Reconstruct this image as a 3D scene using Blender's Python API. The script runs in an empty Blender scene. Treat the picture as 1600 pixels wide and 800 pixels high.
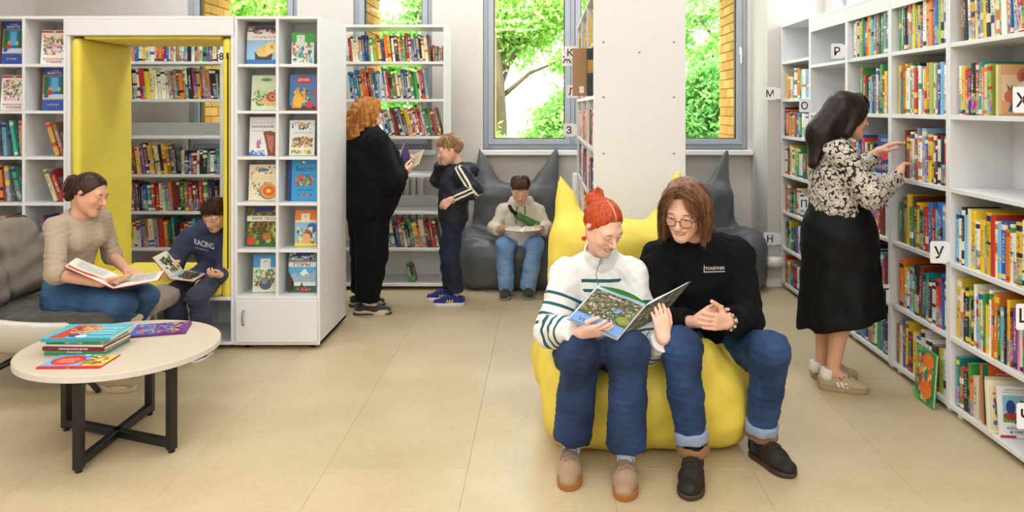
import bpy, bmesh, math, random
import numpy as np
from mathutils import Vector, Matrix, Euler

SC = bpy.context.scene
COL = SC.collection
PI = math.pi

# ------------------------------------------------------------------ camera
CAM_H, FPX, CX, CY = 1.5, 1200.0, 850.0, 168.0      # eye height, focal length and principal point in pixels of 1600x800
cam_data = bpy.data.cameras.new('camera')
cam_data.sensor_width = 36.0
cam_data.lens = 36.0 * FPX / 1600.0
cam_data.shift_x = -(CX - 800.0) / 1600.0
cam_data.shift_y = (CY - 400.0) / 1600.0
cam_data.clip_start = 0.05
cam = bpy.data.objects.new('camera', cam_data)
COL.objects.link(cam)
cam.location = (0, 0, CAM_H)
cam.rotation_euler = (PI / 2, 0, 0)
SC.camera = cam

# ------------------------------------------------------------------ world, sun, exposure
world = bpy.data.worlds.new('overcast_sky')
SC.world = world
world.use_nodes = True
bg = world.node_tree.nodes['Background']
bg.inputs[0].default_value = (0.93, 0.97, 1.0, 1)
bg.inputs[1].default_value = 6.0
sun_data = bpy.data.lights.new('sun', 'SUN')
sun_data.energy = 9.0
sun_data.angle = math.radians(3)
sun_data.color = (1.0, 0.94, 0.82)
sun = bpy.data.objects.new('sun', sun_data)
COL.objects.link(sun)
sun.rotation_euler = Vector((0.35, 0.62, -0.70)).to_track_quat('-Z', 'Y').to_euler()

SC.view_settings.view_transform = 'Standard'
SC.view_settings.look = 'None'
SC.view_settings.gamma = 1.0
SC.view_settings.use_curve_mapping = False
SC.view_settings.exposure = 0.0
SC.cycles.use_denoising = True
SC.cycles.max_bounces = 8
SC.cycles.diffuse_bounces = 4
SC.cycles.transparent_max_bounces = 16
SC.cycles.caustics_reflective = False
SC.cycles.caustics_refractive = False

CEIL = 3.35
LAMP_ROWS = [(-3.6, 39.0), (-1.9, 33.0), (-0.1, 22.0), (1.9, 13.0), (4.0, 14.0), (6.0, 22.0)]      # row depth, watts per panel; unseen, rows behind the camera added for frontal light
LAMP_POS = [(lx, ly, pw) for (ly, pw) in LAMP_ROWS for lx in (-2.6, -0.75, 1.1)]
for (lx, ly, pw) in LAMP_POS:
    ld = bpy.data.lights.new('unseen_panel_light', 'AREA')
    ld.shape = 'RECTANGLE'; ld.size = 1.15; ld.size_y = 0.55
    ld.energy = pw; ld.color = (0.915, 0.965, 1.0)
    lo = bpy.data.objects.new('unseen_panel_light', ld); COL.objects.link(lo)
    lo.location = (lx, ly, CEIL - 0.06)

# ------------------------------------------------------------------ helpers
def W(px, py, d):
    """place of a photo pixel at depth d (metres in front of the camera)"""
    return np.array(((px - CX) * d / FPX, d, CAM_H - (py - CY) * d / FPX))

def dfloor(py, z=0.0):
    return (CAM_H - z) * FPX / (py - CY)

def s2l(c):
    return c / 12.92 if c <= 0.04045 else ((c + 0.055) / 1.055) ** 2.4

def hexc(h):
    h = h.lstrip('#')
    return tuple(s2l(int(h[i:i + 2], 16) / 255.0) for i in (0, 2, 4)) + (1.0,)

MATS = {}
def mat(name, col, rough=0.5, var=0.06, scale=40.0, bump=0.0, bscale=None, sheen=0.0, metal=0.0, sub=0.0, coat=0.0, spec=0.5, stretch=None):
    """principled material whose colour and relief carry a little procedural noise"""
    if name in MATS: return MATS[name]
    m = bpy.data.materials.new(name); MATS[name] = m
    m.use_nodes = True
    nt = m.node_tree; N = nt.nodes; L = nt.links
    b = N['Principled BSDF']
    c = hexc(col) if isinstance(col, str) else col
    b.inputs['Roughness'].default_value = rough
    b.inputs['Metallic'].default_value = metal
    b.inputs['Specular IOR Level'].default_value = spec
    if sheen: b.inputs['Sheen Weight'].default_value = sheen
    if coat: b.inputs['Coat Weight'].default_value = coat
    if sub:
        b.inputs['Subsurface Weight'].default_value = sub
        b.inputs['Subsurface Radius'].default_value = (0.012, 0.005, 0.003)
        b.inputs['Subsurface Scale'].default_value = 1.0
    tc = N.new('ShaderNodeTexCoord')
    src = tc.outputs['Object']
    if stretch:
        mp = N.new('ShaderNodeMapping'); mp.inputs['Scale'].default_value = stretch
        L.new(src, mp.inputs[0]); src = mp.outputs[0]
    nz = N.new('ShaderNodeTexNoise'); nz.inputs['Scale'].default_value = scale; nz.inputs['Detail'].default_value = 3
    L.new(src, nz.inputs['Vector'])
    mx = N.new('ShaderNodeMixRGB')
    mx.inputs[1].default_value = tuple(max(0, x * (1 - var)) for x in c[:3]) + (1,)
    mx.inputs[2].default_value = tuple(min(1, x * (1 + var)) for x in c[:3]) + (1,)
    L.new(nz.outputs['Fac'], mx.inputs[0]); L.new(mx.outputs[0], b.inputs['Base Color'])
    if bump:
        n2 = N.new('ShaderNodeTexNoise'); n2.inputs['Scale'].default_value = bscale or scale * 4
        L.new(src, n2.inputs['Vector'])
        bp = N.new('ShaderNodeBump'); bp.inputs['Strength'].default_value = bump; bp.inputs['Distance'].default_value = 0.004
        L.new(n2.outputs['Fac'], bp.inputs['Height']); L.new(bp.outputs[0], b.inputs['Normal'])
    return m

PRINT = {}
def pcol(h):
    """flat printing ink of one colour"""
    if h not in PRINT:
        PRINT[h] = mat('ink_' + h.lstrip('#'), h, 0.45, 0.05, 90)
    return PRINT[h]

class MB:
    """collects boxes, prisms and tubes into one mesh"""
    def __init__(self): self.v = []; self.f = []; self.m = []; self.mi = 0
    def add(self, vs, fs):
        o = len(self.v); self.v += [tuple(map(float, p)) for p in vs]
        for f in fs: self.f.append([i + o for i in f]); self.m.append(self.mi)
        return self
    def box(self, a, b, M=None):
        x0, y0, z0 = a; x1, y1, z1 = b
        vs = [(x0, y0, z0), (x1, y0, z0), (x1, y1, z0), (x0, y1, z0), (x0, y0, z1), (x1, y0, z1), (x1, y1, z1), (x0, y1, z1)]
        if M is not None: vs = [tuple(M @ Vector(p)) for p in vs]
        return self.add(vs, [(0, 3, 2, 1), (4, 5, 6, 7), (0, 1, 5, 4), (1, 2, 6, 5), (2, 3, 7, 6), (3, 0, 4, 7)])
    def tube(self, pts, rad, n=8, cap=True):
        pts = [Vector(p) for p in pts]; rad = rad if hasattr(rad, '__len__') else [rad] * len(pts)
        rings = []; up = None
        for i, p in enumerate(pts):
            d = (pts[min(i + 1, len(pts) - 1)] - pts[max(i - 1, 0)]).normalized()
            if up is None:
                up = d.orthogonal().normalized()
            else:
                up = (up - d * up.dot(d)); up = up.normalized() if up.length > 1e-6 else d.orthogonal().normalized()
            sd = d.cross(up)
            rings.append([p + (up * math.cos(2 * PI * k / n) + sd * math.sin(2 * PI * k / n)) * rad[i] for k in range(n)])
        fs = []
        for i in range(len(pts) - 1):
            for k in range(n):
                fs.append((i * n + k, i * n + (k + 1) % n, (i + 1) * n + (k + 1) % n, (i + 1) * n + k))
        if cap:
            fs.append(tuple(range(n - 1, -1, -1))); fs.append(tuple((len(pts) - 1) * n + k for k in range(n)))
        return self.add([q for r in rings for q in r], fs)
    def prism(self, poly, h0, h1, axis='z'):
        n = len(poly)
        def P(a, b, h): return {'z': (a, b, h), 'y': (a, h, b), 'x': (h, a, b)}[axis]
        vs = [P(a, b, h0) for a, b in poly] + [P(a, b, h1) for a, b in poly]
        fs = [tuple(range(n - 1, -1, -1)), tuple(range(n, 2 * n))] + [(i, (i + 1) % n, n + (i + 1) % n, n + i) for i in range(n)]
        return self.add(vs, fs)
    def lathe(self, prof, n=20, c=(0, 0, 0)):
        vs = []; fs = []
        for r, z in prof:
            for k in range(n): vs.append((c[0] + r * math.cos(2 * PI * k / n), c[1] + r * math.sin(2 * PI * k / n), c[2] + z))
        for i in range(len(prof) - 1):
            for k in range(n): fs.append((i * n + k, i * n + (k + 1) % n, (i + 1) * n + (k + 1) % n, (i + 1) * n + k))
        return self.add(vs, fs)
    def mesh(self, name, mats, smooth=False):
        me = bpy.data.meshes.new(name)
        me.from_pydata(self.v, [], self.f)
        for m in (mats if isinstance(mats, (list, tuple)) else [mats]): me.materials.append(m)
        me.polygons.foreach_set('material_index', self.m)
        if smooth: me.polygons.foreach_set('use_smooth', [True] * len(me.polygons))
        me.update()
        return me
    def build(self, name, mats, parent=None, smooth=False, bevel=0.0, seg=2, fix=True):
        me = self.mesh(name, mats, smooth)
        if fix or bevel:
            bm = bmesh.new(); bm.from_mesh(me)
            bmesh.ops.recalc_face_normals(bm, faces=bm.faces)
            if bevel:
                ed = [e for e in bm.edges if len(e.link_faces) == 2 and e.calc_face_angle(0) > 0.5]
                bmesh.ops.bevel(bm, geom=ed, offset=bevel, segments=seg, affect='EDGES', profile=0.5)
            bm.to_mesh(me); bm.free()
        return link(name, me, parent)

def link(name, data, parent=None):
    o = bpy.data.objects.new(name, data); COL.objects.link(o)
    if parent is not None: o.parent = parent
    return o
def empty(name, loc=(0, 0, 0), rot=(0, 0, 0)):
    o = bpy.data.objects.new(name, None); COL.objects.link(o)
    o.location = loc; o.rotation_euler = rot; o.empty_display_size = 0.1
    return o
def tag(o, label=None, cat=None, group=None, kind=None):
    if label: o['label'] = label
    if cat: o['category'] = cat
    if group: o['group'] = group
    if kind: o['kind'] = kind
    return o
def copy_tree(o, parent=None):
    c = o.copy(); COL.objects.link(c); c.parent = parent
    for ch in list(o.children): copy_tree(ch, c)
    return c

TEXTS = {}
def text_data(s, align='CENTER'):
    """mesh of a line of lettering, 1 unit high, lying in the XY plane"""
    k = (s, align)
    if k not in TEXTS:
        cu = bpy.data.curves.new('lettering', 'FONT'); cu.body = s; cu.align_x = align; cu.resolution_u = 3
        cu.size = 1.0; cu.offset = 0.014
        ob = bpy.data.objects.new('lettering', cu)
        me = bpy.data.meshes.new_from_object(ob)
        n = len(me.vertices); co = np.empty(n * 3); me.vertices.foreach_get('co', co); co = co.reshape(-1, 3)
        fs = [tuple(p.vertices) for p in me.polygons]
        TEXTS[k] = (co, fs)
        bpy.data.objects.remove(ob); bpy.data.curves.remove(cu); bpy.data.meshes.remove(me)
    return TEXTS[k]
# ================================================================== the room
YB = 6.95            # inner face of the window wall
XL, XR, YF = -4.6, 2.36, -4.6
random.seed(7)
m_wall = mat('painted_wall', '#D3CCC5', 0.85, 0.03, 6, 0.05, 300)
m_ceil = mat('ceiling_paint', '#F2EFEA', 0.9, 0.02, 5)
m_wwhite = mat('white_laminate', '#E3E3E4', 0.38, 0.02, 8)
m_white2 = mat('white_plastic', '#F2F1EF', 0.35, 0.02, 20)
m_frame = mat('grey_window_profile', '#A3A8B2', 0.4, 0.04, 15)
m_gasket = mat('black_rubber', '#101012', 0.6, 0.05, 30)
m_mortar = mat('mortar', '#B98F45', 0.9, 0.1, 60)
m_black = mat('black_steel', '#141416', 0.42, 0.08, 60)

def wall_grid(name, us, vs, holes, plane):
    """a wall with rectangular openings; plane(u, v) gives (front point, back point)"""
    mb = MB()
    solid = lambda i, j: 0 <= i < len(us) - 1 and 0 <= j < len(vs) - 1 and not any(h[0] - 1e-6 <= us[i] and us[i + 1] <= h[1] + 1e-6 and h[2] - 1e-6 <= vs[j] and vs[j + 1] <= h[3] + 1e-6 for h in holes)
    idx = {}
    def vid(i, j, s):
        if (i, j, s) not in idx:
            idx[(i, j, s)] = len(mb.v); mb.v.append(tuple(plane(us[i], vs[j])[s]))
        return idx[(i, j, s)]
    for i in range(len(us) - 1):
        for j in range(len(vs) - 1):
            if not solid(i, j): continue
            for s in (0, 1):
                mb.f.append([vid(i, j, s), vid(i + 1, j, s), vid(i + 1, j + 1, s), vid(i, j + 1, s)])
            for (di, dj, a, b) in ((-1, 0, (i, j), (i, j + 1)), (1, 0, (i + 1, j), (i + 1, j + 1)), (0, -1, (i, j), (i + 1, j)), (0, 1, (i, j + 1), (i + 1, j + 1))):
                if not solid(i + di, j + dj):
                    mb.f.append([vid(*a, 0), vid(*b, 0), vid(*b, 1), vid(*a, 1)])
    mb.m = [0] * len(mb.f)
    return mb

# floor of large vinyl tiles, each with its own edges
m_floor_base = mat('floor_joint', '#C2B294', 0.8, 0.05, 20)
m_tile = bpy.data.materials.new('beige_vinyl_tile'); m_tile.use_nodes = True
def tile_nodes(m):
    nt = m.node_tree; N = nt.nodes; L = nt.links; b = N['Principled BSDF']
    tc = N.new('ShaderNodeTexCoord'); oi = N.new('ShaderNodeObjectInfo')
    va = N.new('ShaderNodeVectorMath'); va.operation = 'ADD'
    L.new(tc.outputs['Object'], va.inputs[0]); L.new(oi.outputs['Location'], va.inputs[1])
    n1 = N.new('ShaderNodeTexNoise'); n1.inputs['Scale'].default_value = 2.2; n1.inputs['Detail'].default_value = 6; n1.inputs['Roughness'].default_value = 0.65
    n2 = N.new('ShaderNodeTexNoise'); n2.inputs['Scale'].default_value = 38; n2.inputs['Detail'].default_value = 4
    L.new(va.outputs[0], n1.inputs['Vector']); L.new(va.outputs[0], n2.inputs['Vector'])
    r1 = N.new('ShaderNodeValToRGB'); r1.color_ramp.elements[0].position = 0.3; r1.color_ramp.elements[1].position = 0.72
    r1.color_ramp.elements[0].color = hexc('#BFAB88'); r1.color_ramp.elements[1].color = hexc('#CFBC9B')
    L.new(n1.outputs['Fac'], r1.inputs[0])
    r2 = N.new('ShaderNodeValToRGB'); r2.color_ramp.elements[0].position = 0.30; r2.color_ramp.elements[1].position = 0.5
    r2.color_ramp.elements[0].color = (0.80, 0.77, 0.72, 1); r2.color_ramp.elements[1].color = (1, 1, 1, 1)
    L.new(n2.outputs['Fac'], r2.inputs[0])
    mx = N.new('ShaderNodeMixRGB'); mx.blend_type = 'MULTIPLY'; mx.inputs[0].default_value = 0.35
    L.new(r1.outputs[0], mx.inputs[1]); L.new(r2.outputs[0], mx.inputs[2])
    # a little tone change from tile to tile
    hs = N.new('ShaderNodeMapRange'); hs.inputs['To Min'].default_value = 0.98; hs.inputs['To Max'].default_value = 1.015
    L.new(oi.outputs['Random'], hs.inputs[0])
    m2 = N.new('ShaderNodeMixRGB'); m2.blend_type = 'MULTIPLY'; m2.inputs[0].default_value = 1
    L.new(mx.outputs[0], m2.inputs[1]); L.new(hs.outputs[0], m2.inputs[2])
    L.new(m2.outputs[0], b.inputs['Base Color'])
    b.inputs['Roughness'].default_value = 0.36
    bp = N.new('ShaderNodeBump'); bp.inputs['Strength'].default_value = 0.06; bp.inputs['Distance'].default_value = 0.002
    L.new(n2.outputs['Fac'], bp.inputs['Height']); L.new(bp.outputs[0], b.inputs['Normal'])
tile_nodes(m_tile)
floor = tag(MB().box((XL, YF, -0.12), (XR, YB + 0.1, -0.006)).build('floor', m_floor_base), 'beige vinyl tile floor of the library reading room', kind='structure')
TW, TL = 0.589, 1.08
tile_me = None
i = 0
x = -0.317 - TW * 8
while x < XR:
    y = 3.727 - TL * 8 + (0 if round((x + 0.317) / TW) % 2 == 0 else TL / 2)
    while y < YB:
        if x + TW > XL and y + TL > YF:
            if tile_me is None:
                g = 0.0004
                tile_me = MB().box((g, g, -0.008), (TW - g, TL - g, 0)).build('tile', m_tile, floor, bevel=0.0008, seg=1)
                o = tile_me; tile_me = o.data
            else:
                o = link('tile', tile_me, floor)
            o.location = (x, y, 0)
        y += TL
    x += TW

# window wall: three windows
WZ0, WZ1 = 1.118, 2.95
WINS = [(-3.228, -2.234, 1), (-1.7275, -1.012, 1), (-0.5526, 1.844, 3)]
us = sorted({XL - 0.2, XR + 0.3} | {w for a, b, n in WINS for w in (a, b)}); vs = [-0.12, WZ0, WZ1, CEIL + 0.1]
wall_back = wall_grid('wall_back', us, vs, [(a, b, WZ0, WZ1) for a, b, n in WINS], lambda u, v: ((u, YB, v), (u, YB + 0.16, v))).build('wall_back', m_wall)
tag(wall_back, 'warm white window wall of the library', kind='structure')
outer = wall_grid('wall_outer', us, vs, [(a + 0.02, b - 0.02, WZ0 - 0.02, WZ1) for a, b, n in WINS], lambda u, v: ((u, YB + 0.165, v), (u, YB + 0.76, v)))
us2 = sorted({XL - 0.2, XR + 0.3} | {w for a, b, n in WINS for w in (a + 0.075, b - 0.075)})
outer = wall_grid('wall_outer', us2, [-1.0, WZ0 - 0.05, WZ1, CEIL + 0.6], [(a + 0.075, b - 0.075, WZ0 - 0.05, WZ1) for a, b, n in WINS], lambda u, v: ((u, YB + 0.165, v), (u, YB + 0.76, v)))
wall_outer = tag(outer.build('wall_outer', m_mortar), 'thick yellow brick outer wall seen through the windows', kind='structure')
# bricks of the reveals that show through the glass
m_brick = bpy.data.materials.new('yellow_brick'); m_brick.use_nodes = True
def brick_nodes(m):
    nt = m.node_tree; N = nt.nodes; L = nt.links; b = N['Principled BSDF']
    oi = N.new('ShaderNodeObjectInfo'); r = N.new('ShaderNodeValToRGB')
    r.color_ramp.elements[0].color = hexc('#C98E34'); r.color_ramp.elements[1].color = hexc('#E2B25C')
    L.new(oi.outputs['Random'], r.inputs[0])
    tc = N.new('ShaderNodeTexCoord'); n = N.new('ShaderNodeTexNoise'); n.inputs['Scale'].default_value = 25
    L.new(tc.outputs['Object'], n.inputs['Vector'])
    mx = N.new('ShaderNodeMixRGB'); mx.blend_type = 'MULTIPLY'; mx.inputs[0].default_value = 0.25
    L.new(r.outputs[0], mx.inputs[1]); L.new(n.outputs['Fac'], mx.inputs[2]); L.new(mx.outputs[0], b.inputs['Base Color'])
    b.inputs['Roughness'].default_value = 0.85
brick_nodes(m_brick)
brick_me = {}
def brick_row(xf, sgn, z0, z1):
    ch = 0.088; z = z0; k = 0
    while z < z1:
        y = YB + 0.17 - (0.14 if k % 2 else 0.0)
        while y < YB + 0.76:
            a, b = max(y, YB + 0.167), min(y + 0.272, YB + 0.765)
            if b - a > 0.05:
                key = round(b - a, 3)
                if key not in brick_me:
                    o = MB().box((-0.03, 0.0, 0), (0.012, b - a, 0.078)).build('brick', m_brick, wall_outer, bevel=0.003, seg=1); brick_me[key] = o.data
                else: o = link('brick', brick_me[key], wall_outer)
                o.location = (xf, a, z)
                if sgn < 0: o.scale = (-1, 1, 1)
            y += 0.281
        z += ch; k += 1
brick_row(WINS[0][0] + 0.075, 1, WZ0 - 0.05, 2.62)
brick_row(WINS[1][0] + 0.075, 1, WZ0 - 0.05, 2.62)
brick_row(WINS[2][1] - 0.075, -1, WZ0 - 0.05, 2.62)

m_glass = bpy.data.materials.new('window_glass'); m_glass.use_nodes = True
def glass_nodes(m):
    nt = m.node_tree; N = nt.nodes; L = nt.links
    N.remove(N['Principled BSDF'])
    t = N.new('ShaderNodeBsdfTransparent'); t.inputs[0].default_value = (0.97, 0.985, 0.98, 1)
    g = N.new('ShaderNodeBsdfGlossy'); g.inputs['Roughness'].default_value = 0.02
    nz = N.new('ShaderNodeTexNoise'); nz.inputs['Scale'].default_value = 1.5
    mr = N.new('ShaderNodeMapRange'); mr.inputs['To Min'].default_value = 0.008; mr.inputs['To Max'].default_value = 0.018
    L.new(nz.outputs['Fac'], mr.inputs[0])
    mx = N.new('ShaderNodeMixShader'); L.new(mr.outputs[0], mx.inputs[0]); L.new(t.outputs[0], mx.inputs[1]); L.new(g.outputs[0], mx.inputs[2])
    L.new(mx.outputs[0], N['Material Output'].inputs[0])
glass_nodes(m_glass)

def ring(mb, x0, x1, z0, z1, w, y0, y1):
    mb.box((x0, y0, z0), (x0 + w, y1, z1)); mb.box((x1 - w, y0, z0), (x1, y1, z1))
    mb.box((x0 + w, y0, z0), (x1 - w, y1, z0 + w)); mb.box((x0 + w, y0, z1 - w), (x1 - w, y1, z1))
def window(n, a, b, k, label):
    root = empty('window_%d' % n, ((a + b) / 2, YB, WZ0)); tag(root, label, kind='structure')
    c = (a + b) / 2; h = WZ1 - WZ0; hw = (b - a) / 2 - 0.002
    y0, y1 = 0.035, 0.115
    mb = MB(); ring(mb, -hw, hw, 0.004, h - 0.004, 0.042, y0, y1)
    sw = (2 * hw - 0.084) / k
    for i in range(1, k): mb.box((-hw + 0.042 + sw * i - 0.022, y0, 0.046), (-hw + 0.042 + sw * i + 0.022, y1, h - 0.046))
    mb.build('window_frame', m_frame, root, bevel=0.003, seg=1)
    for i in range(k):
        xa = -hw + 0.042 + sw * i + (0.022 if i else 0); xb = -hw + 0.042 + sw * (i + 1) - (0.022 if i < k - 1 else 0)
        s = MB(); ring(s, xa + 0.001, xb - 0.001, 0.047, h - 0.047, 0.05, y0 - 0.018, y1 - 0.02)
        so = s.build('sash', m_frame, root, bevel=0.004, seg=1)
        g = MB(); ring(g, xa + 0.051, xb - 0.051, 0.097, h - 0.097, 0.007, y0 + 0.01, y1 - 0.03)
        g.build('gasket', m_gasket, so)
        MB().box((xa + 0.056, y0 + 0.03, 0.102), (xb - 0.056, y0 + 0.036, h - 0.102)).build('pane', m_glass, so)
        hd = MB().box((xb - 0.03, y0 - 0.034, 0.86), (xb - 0.012, y0 - 0.019, 0.93)).box((xb - 0.026, y0 - 0.06, 0.9), (xb - 0.016, y0 - 0.034, 0.912)).box((xb - 0.028, y0 - 0.062, 0.78), (xb - 0.014, y0 - 0.052, 0.914))
        hd.build('handle', m_white2, so, bevel=0.002, seg=1)
        for hz in (0.03, h - 0.12):
            MB().tube([(xa - 0.004, y0 - 0.02, hz), (xa - 0.004, y0 - 0.02, hz + 0.09)], 0.007, 8).build('hinge', m_frame, so)
    sill = MB().box((-hw - 0.03, -0.09, -0.045), (hw + 0.03, 0.03, 0.0)).build('window_sill', m_white2, root, bevel=0.006)
    return root
window(1, *WINS[0], 'grey framed window high above the yellow reading nook')
window(2, *WINS[1], 'narrow grey framed window behind the bookcase by the standing boy')
window(3, *WINS[2], 'wide three sash grey window behind the dark beanbags')

# pier and the other walls
tag(MB().box((1.875, 6.44, 0), (XR, YB, CEIL)).build('wall_pier', m_wall), 'plain light pier at the end of the window wall', kind='structure')
tag(MB().box((XL - 0.15, YF, -0.12), (XL, YB, CEIL)).build('wall_left', m_wall), 'plain light side wall past the display cabinets', kind='structure')
tag(MB().box((XL - 0.15, YF - 0.15, -0.12), (XR + 0.15, YF, CEIL)).build('wall_front', m_wall), 'plain light wall behind the photographer', kind='structure')
wr = wall_grid('wall_right', [YF, 4.85, 6.3, YB], [-0.12, WZ0, WZ1, CEIL], [(4.85, 6.3, WZ0, WZ1)], lambda u, v: ((XR, u, v), (XR + 0.3, u, v))).build('wall_right', m_wall)
tag(wr, 'side wall behind the long run of bookcases', kind='structure')
w4 = empty('window_4', (XR + 0.1, 5.575, WZ0)); tag(w4, 'bright window showing just above the long bookcases', kind='structure')
mb = MB(); 
for (a, b, c_, d_) in ((-0.72, -0.66, 0, 1.83), (0.66, 0.72, 0, 1.83), (-0.66, 0.66, 0, 0.06), (-0.66, 0.66, 1.77, 1.83), (-0.03, 0.03, 0.06, 1.77)): mb.box((0, a, c_), (0.08, b, d_))
mb.build('window_frame', m_frame, w4)
MB().box((0.035, -0.66, 0.06), (0.041, -0.03, 1.77)).build('pane', m_glass, w4); MB().box((0.035, 0.03, 0.06), (0.041, 0.66, 1.77)).build('pane', m_glass, w4)
ceiling = tag(MB().box((XL - 0.15, YF - 0.15, CEIL), (XR + 0.3, YB + 0.76, CEIL + 0.15)).build('ceiling', m_ceil), 'white ceiling over the reading room', kind='structure')
tag(MB().box((XL, YB - 0.016, 0), (1.874, YB, 0.07)).build('baseboard_back', m_white2, bevel=0.004), 'white baseboard along the window wall', kind='structure')
tag(MB().box((1.859, 6.424, 0), (XR, 6.44, 0.07)).box((1.859, 6.44, 0), (1.875, YB - 0.016, 0.07)).build('baseboard_right', m_white2, bevel=0.004), 'white baseboard around the pier', kind='structure')
# ceiling lamps: unseen fixtures added around the panel lights
m_diff = bpy.data.materials.new('unseen_lamp_diffuser'); m_diff.use_nodes = True
_b = m_diff.node_tree.nodes['Principled BSDF']; _b.inputs['Emission Color'].default_value = (1, 0.96, 0.9, 1); _b.inputs['Emission Strength'].default_value = 2.0
_n = m_diff.node_tree.nodes.new('ShaderNodeTexNoise'); m_diff.node_tree.links.new(_n.outputs['Color'], _b.inputs['Base Color'])
fr = MB(); ring(fr, -0.6, 0.6, -0.3, 0.3, 0.02, 0, 0.05)
fr.v = [(x_, z_, CEIL - y_) for x_, y_, z_ in fr.v]
for i, (lx, ly, pw) in enumerate(LAMP_POS):
    if i == 0:
        o = fr.build('unseen_ceiling_lamp', m_white2); d = MB().box((-0.58, -0.28, CEIL - 0.03), (0.58, 0.28, CEIL - 0.001)).build('diffuser', m_diff, o); lamp0 = o
    else: o = copy_tree(lamp0)
    o.location = (lx, ly, 0)
    tag(o, 'unseen ceiling panel lamp added to light the reading room', 'lamp', 'added ceiling panel lamps')

# radiators and heating pipe
def radiator(x0, n, z0, z1, label):
    r = empty('radiator', (x0, YB - 0.085, z0)); tag(r, label, 'radiator')
    h = z1 - z0
    sec = None
    for i in range(n):
        if sec is None:
            mb = MB(); mb.box((0.004, -0.04, 0), (0.052, 0.04, h)); 
            o = mb.build('radiator_section', m_white2, r, bevel=0.016, seg=2); sec = o.data
        else: o = link('radiator_section', sec, r)
        o.location = (i * 0.058, 0, 0)
    L = n * 0.058
    for z in (0.05, h - 0.06): MB().tube([(0, 0.0, z), (L, 0, z)], 0.018, 10).build('header_pipe', m_white2, r, smooth=True)
    for xx in (0.1, L - 0.1): MB().box((xx - 0.01, 0.03, h * 0.7), (xx + 0.01, 0.07, h * 0.75)).build('wall_bracket', m_white2, r)
    MB().tube([(L, 0, 0.05), (L + 0.05, 0, 0.05), (L + 0.05, 0, -z0 + 0.02)], 0.012, 8).build('pipe', m_white2, r, smooth=True)
radiator(-1.6, 9, 0.30, 0.92, 'white ribbed radiator behind the bookcase by the standing boy')
radiator(0.245, 6, 0.30, 0.92, 'white ribbed radiator between the dark beanbag and the central bookcase')
tag(MB().tube([(1.845, 6.36, 0.22), (1.972, 6.36, 0.22)], 0.045, 12).build('heating_pipe', m_white2, smooth=True), 'thick white heating pipe low on the pier', 'pipe')

# ------------------------------------------------------------------ outside: trees and ground
m_bark = mat('bark', '#6B5B4B', 0.9, 0.2, 30, 0.3)
m_leafs = []
for nm, c0, c1 in (('leaf_light', '#93C45C', '#D2EC9A'), ('leaf_mid', '#6FB04E', '#B4DC86'), ('leaf_deep', '#5A9E4C', '#9CCE7C')):
    m = bpy.data.materials.new(nm); m.use_nodes = True; nt = m.node_tree; b = nt.nodes['Principled BSDF']
    n = nt.nodes.new('ShaderNodeTexNoise'); n.inputs['Scale'].default_value = 6; r = nt.nodes.new('ShaderNodeValToRGB')
    tc = nt.nodes.new('ShaderNodeTexCoord'); nt.links.new(tc.outputs['Object'], n.inputs['Vector'])
    r.color_ramp.elements[0].position = .35; r.color_ramp.elements[1].position = .65
    r.color_ramp.elements[0].color = hexc(c0); r.color_ramp.elements[1].color = hexc(c1)
    nt.links.new(n.outputs['Fac'], r.inputs[0]); nt.links.new(r.outputs[0], b.inputs['Base Color'])
    b.inputs['Roughness'].default_value = 0.5
    tl = nt.nodes.new('ShaderNodeBsdfTranslucent'); mx = nt.nodes.new('ShaderNodeMixShader'); mx.inputs[0].default_value = 0.45
    nt.links.new(r.outputs[0], tl.inputs[0]); nt.links.new(b.outputs[0], mx.inputs[1]); nt.links.new(tl.outputs[0], mx.inputs[2])
    nt.links.new(mx.outputs[0], nt.nodes['Material Output'].inputs[0]); m_leafs.append(m)
GZ = -0.2
m_lawn = mat('lawn', '#8DB552', 0.95, 0.3, 3, 0.5, 60)
tag(MB().box((-22, YB + 0.78, GZ - 0.2), (20, 34, GZ)).build('ground_lawn', m_lawn), 'green lawn outside the windows', kind='structure')
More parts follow.
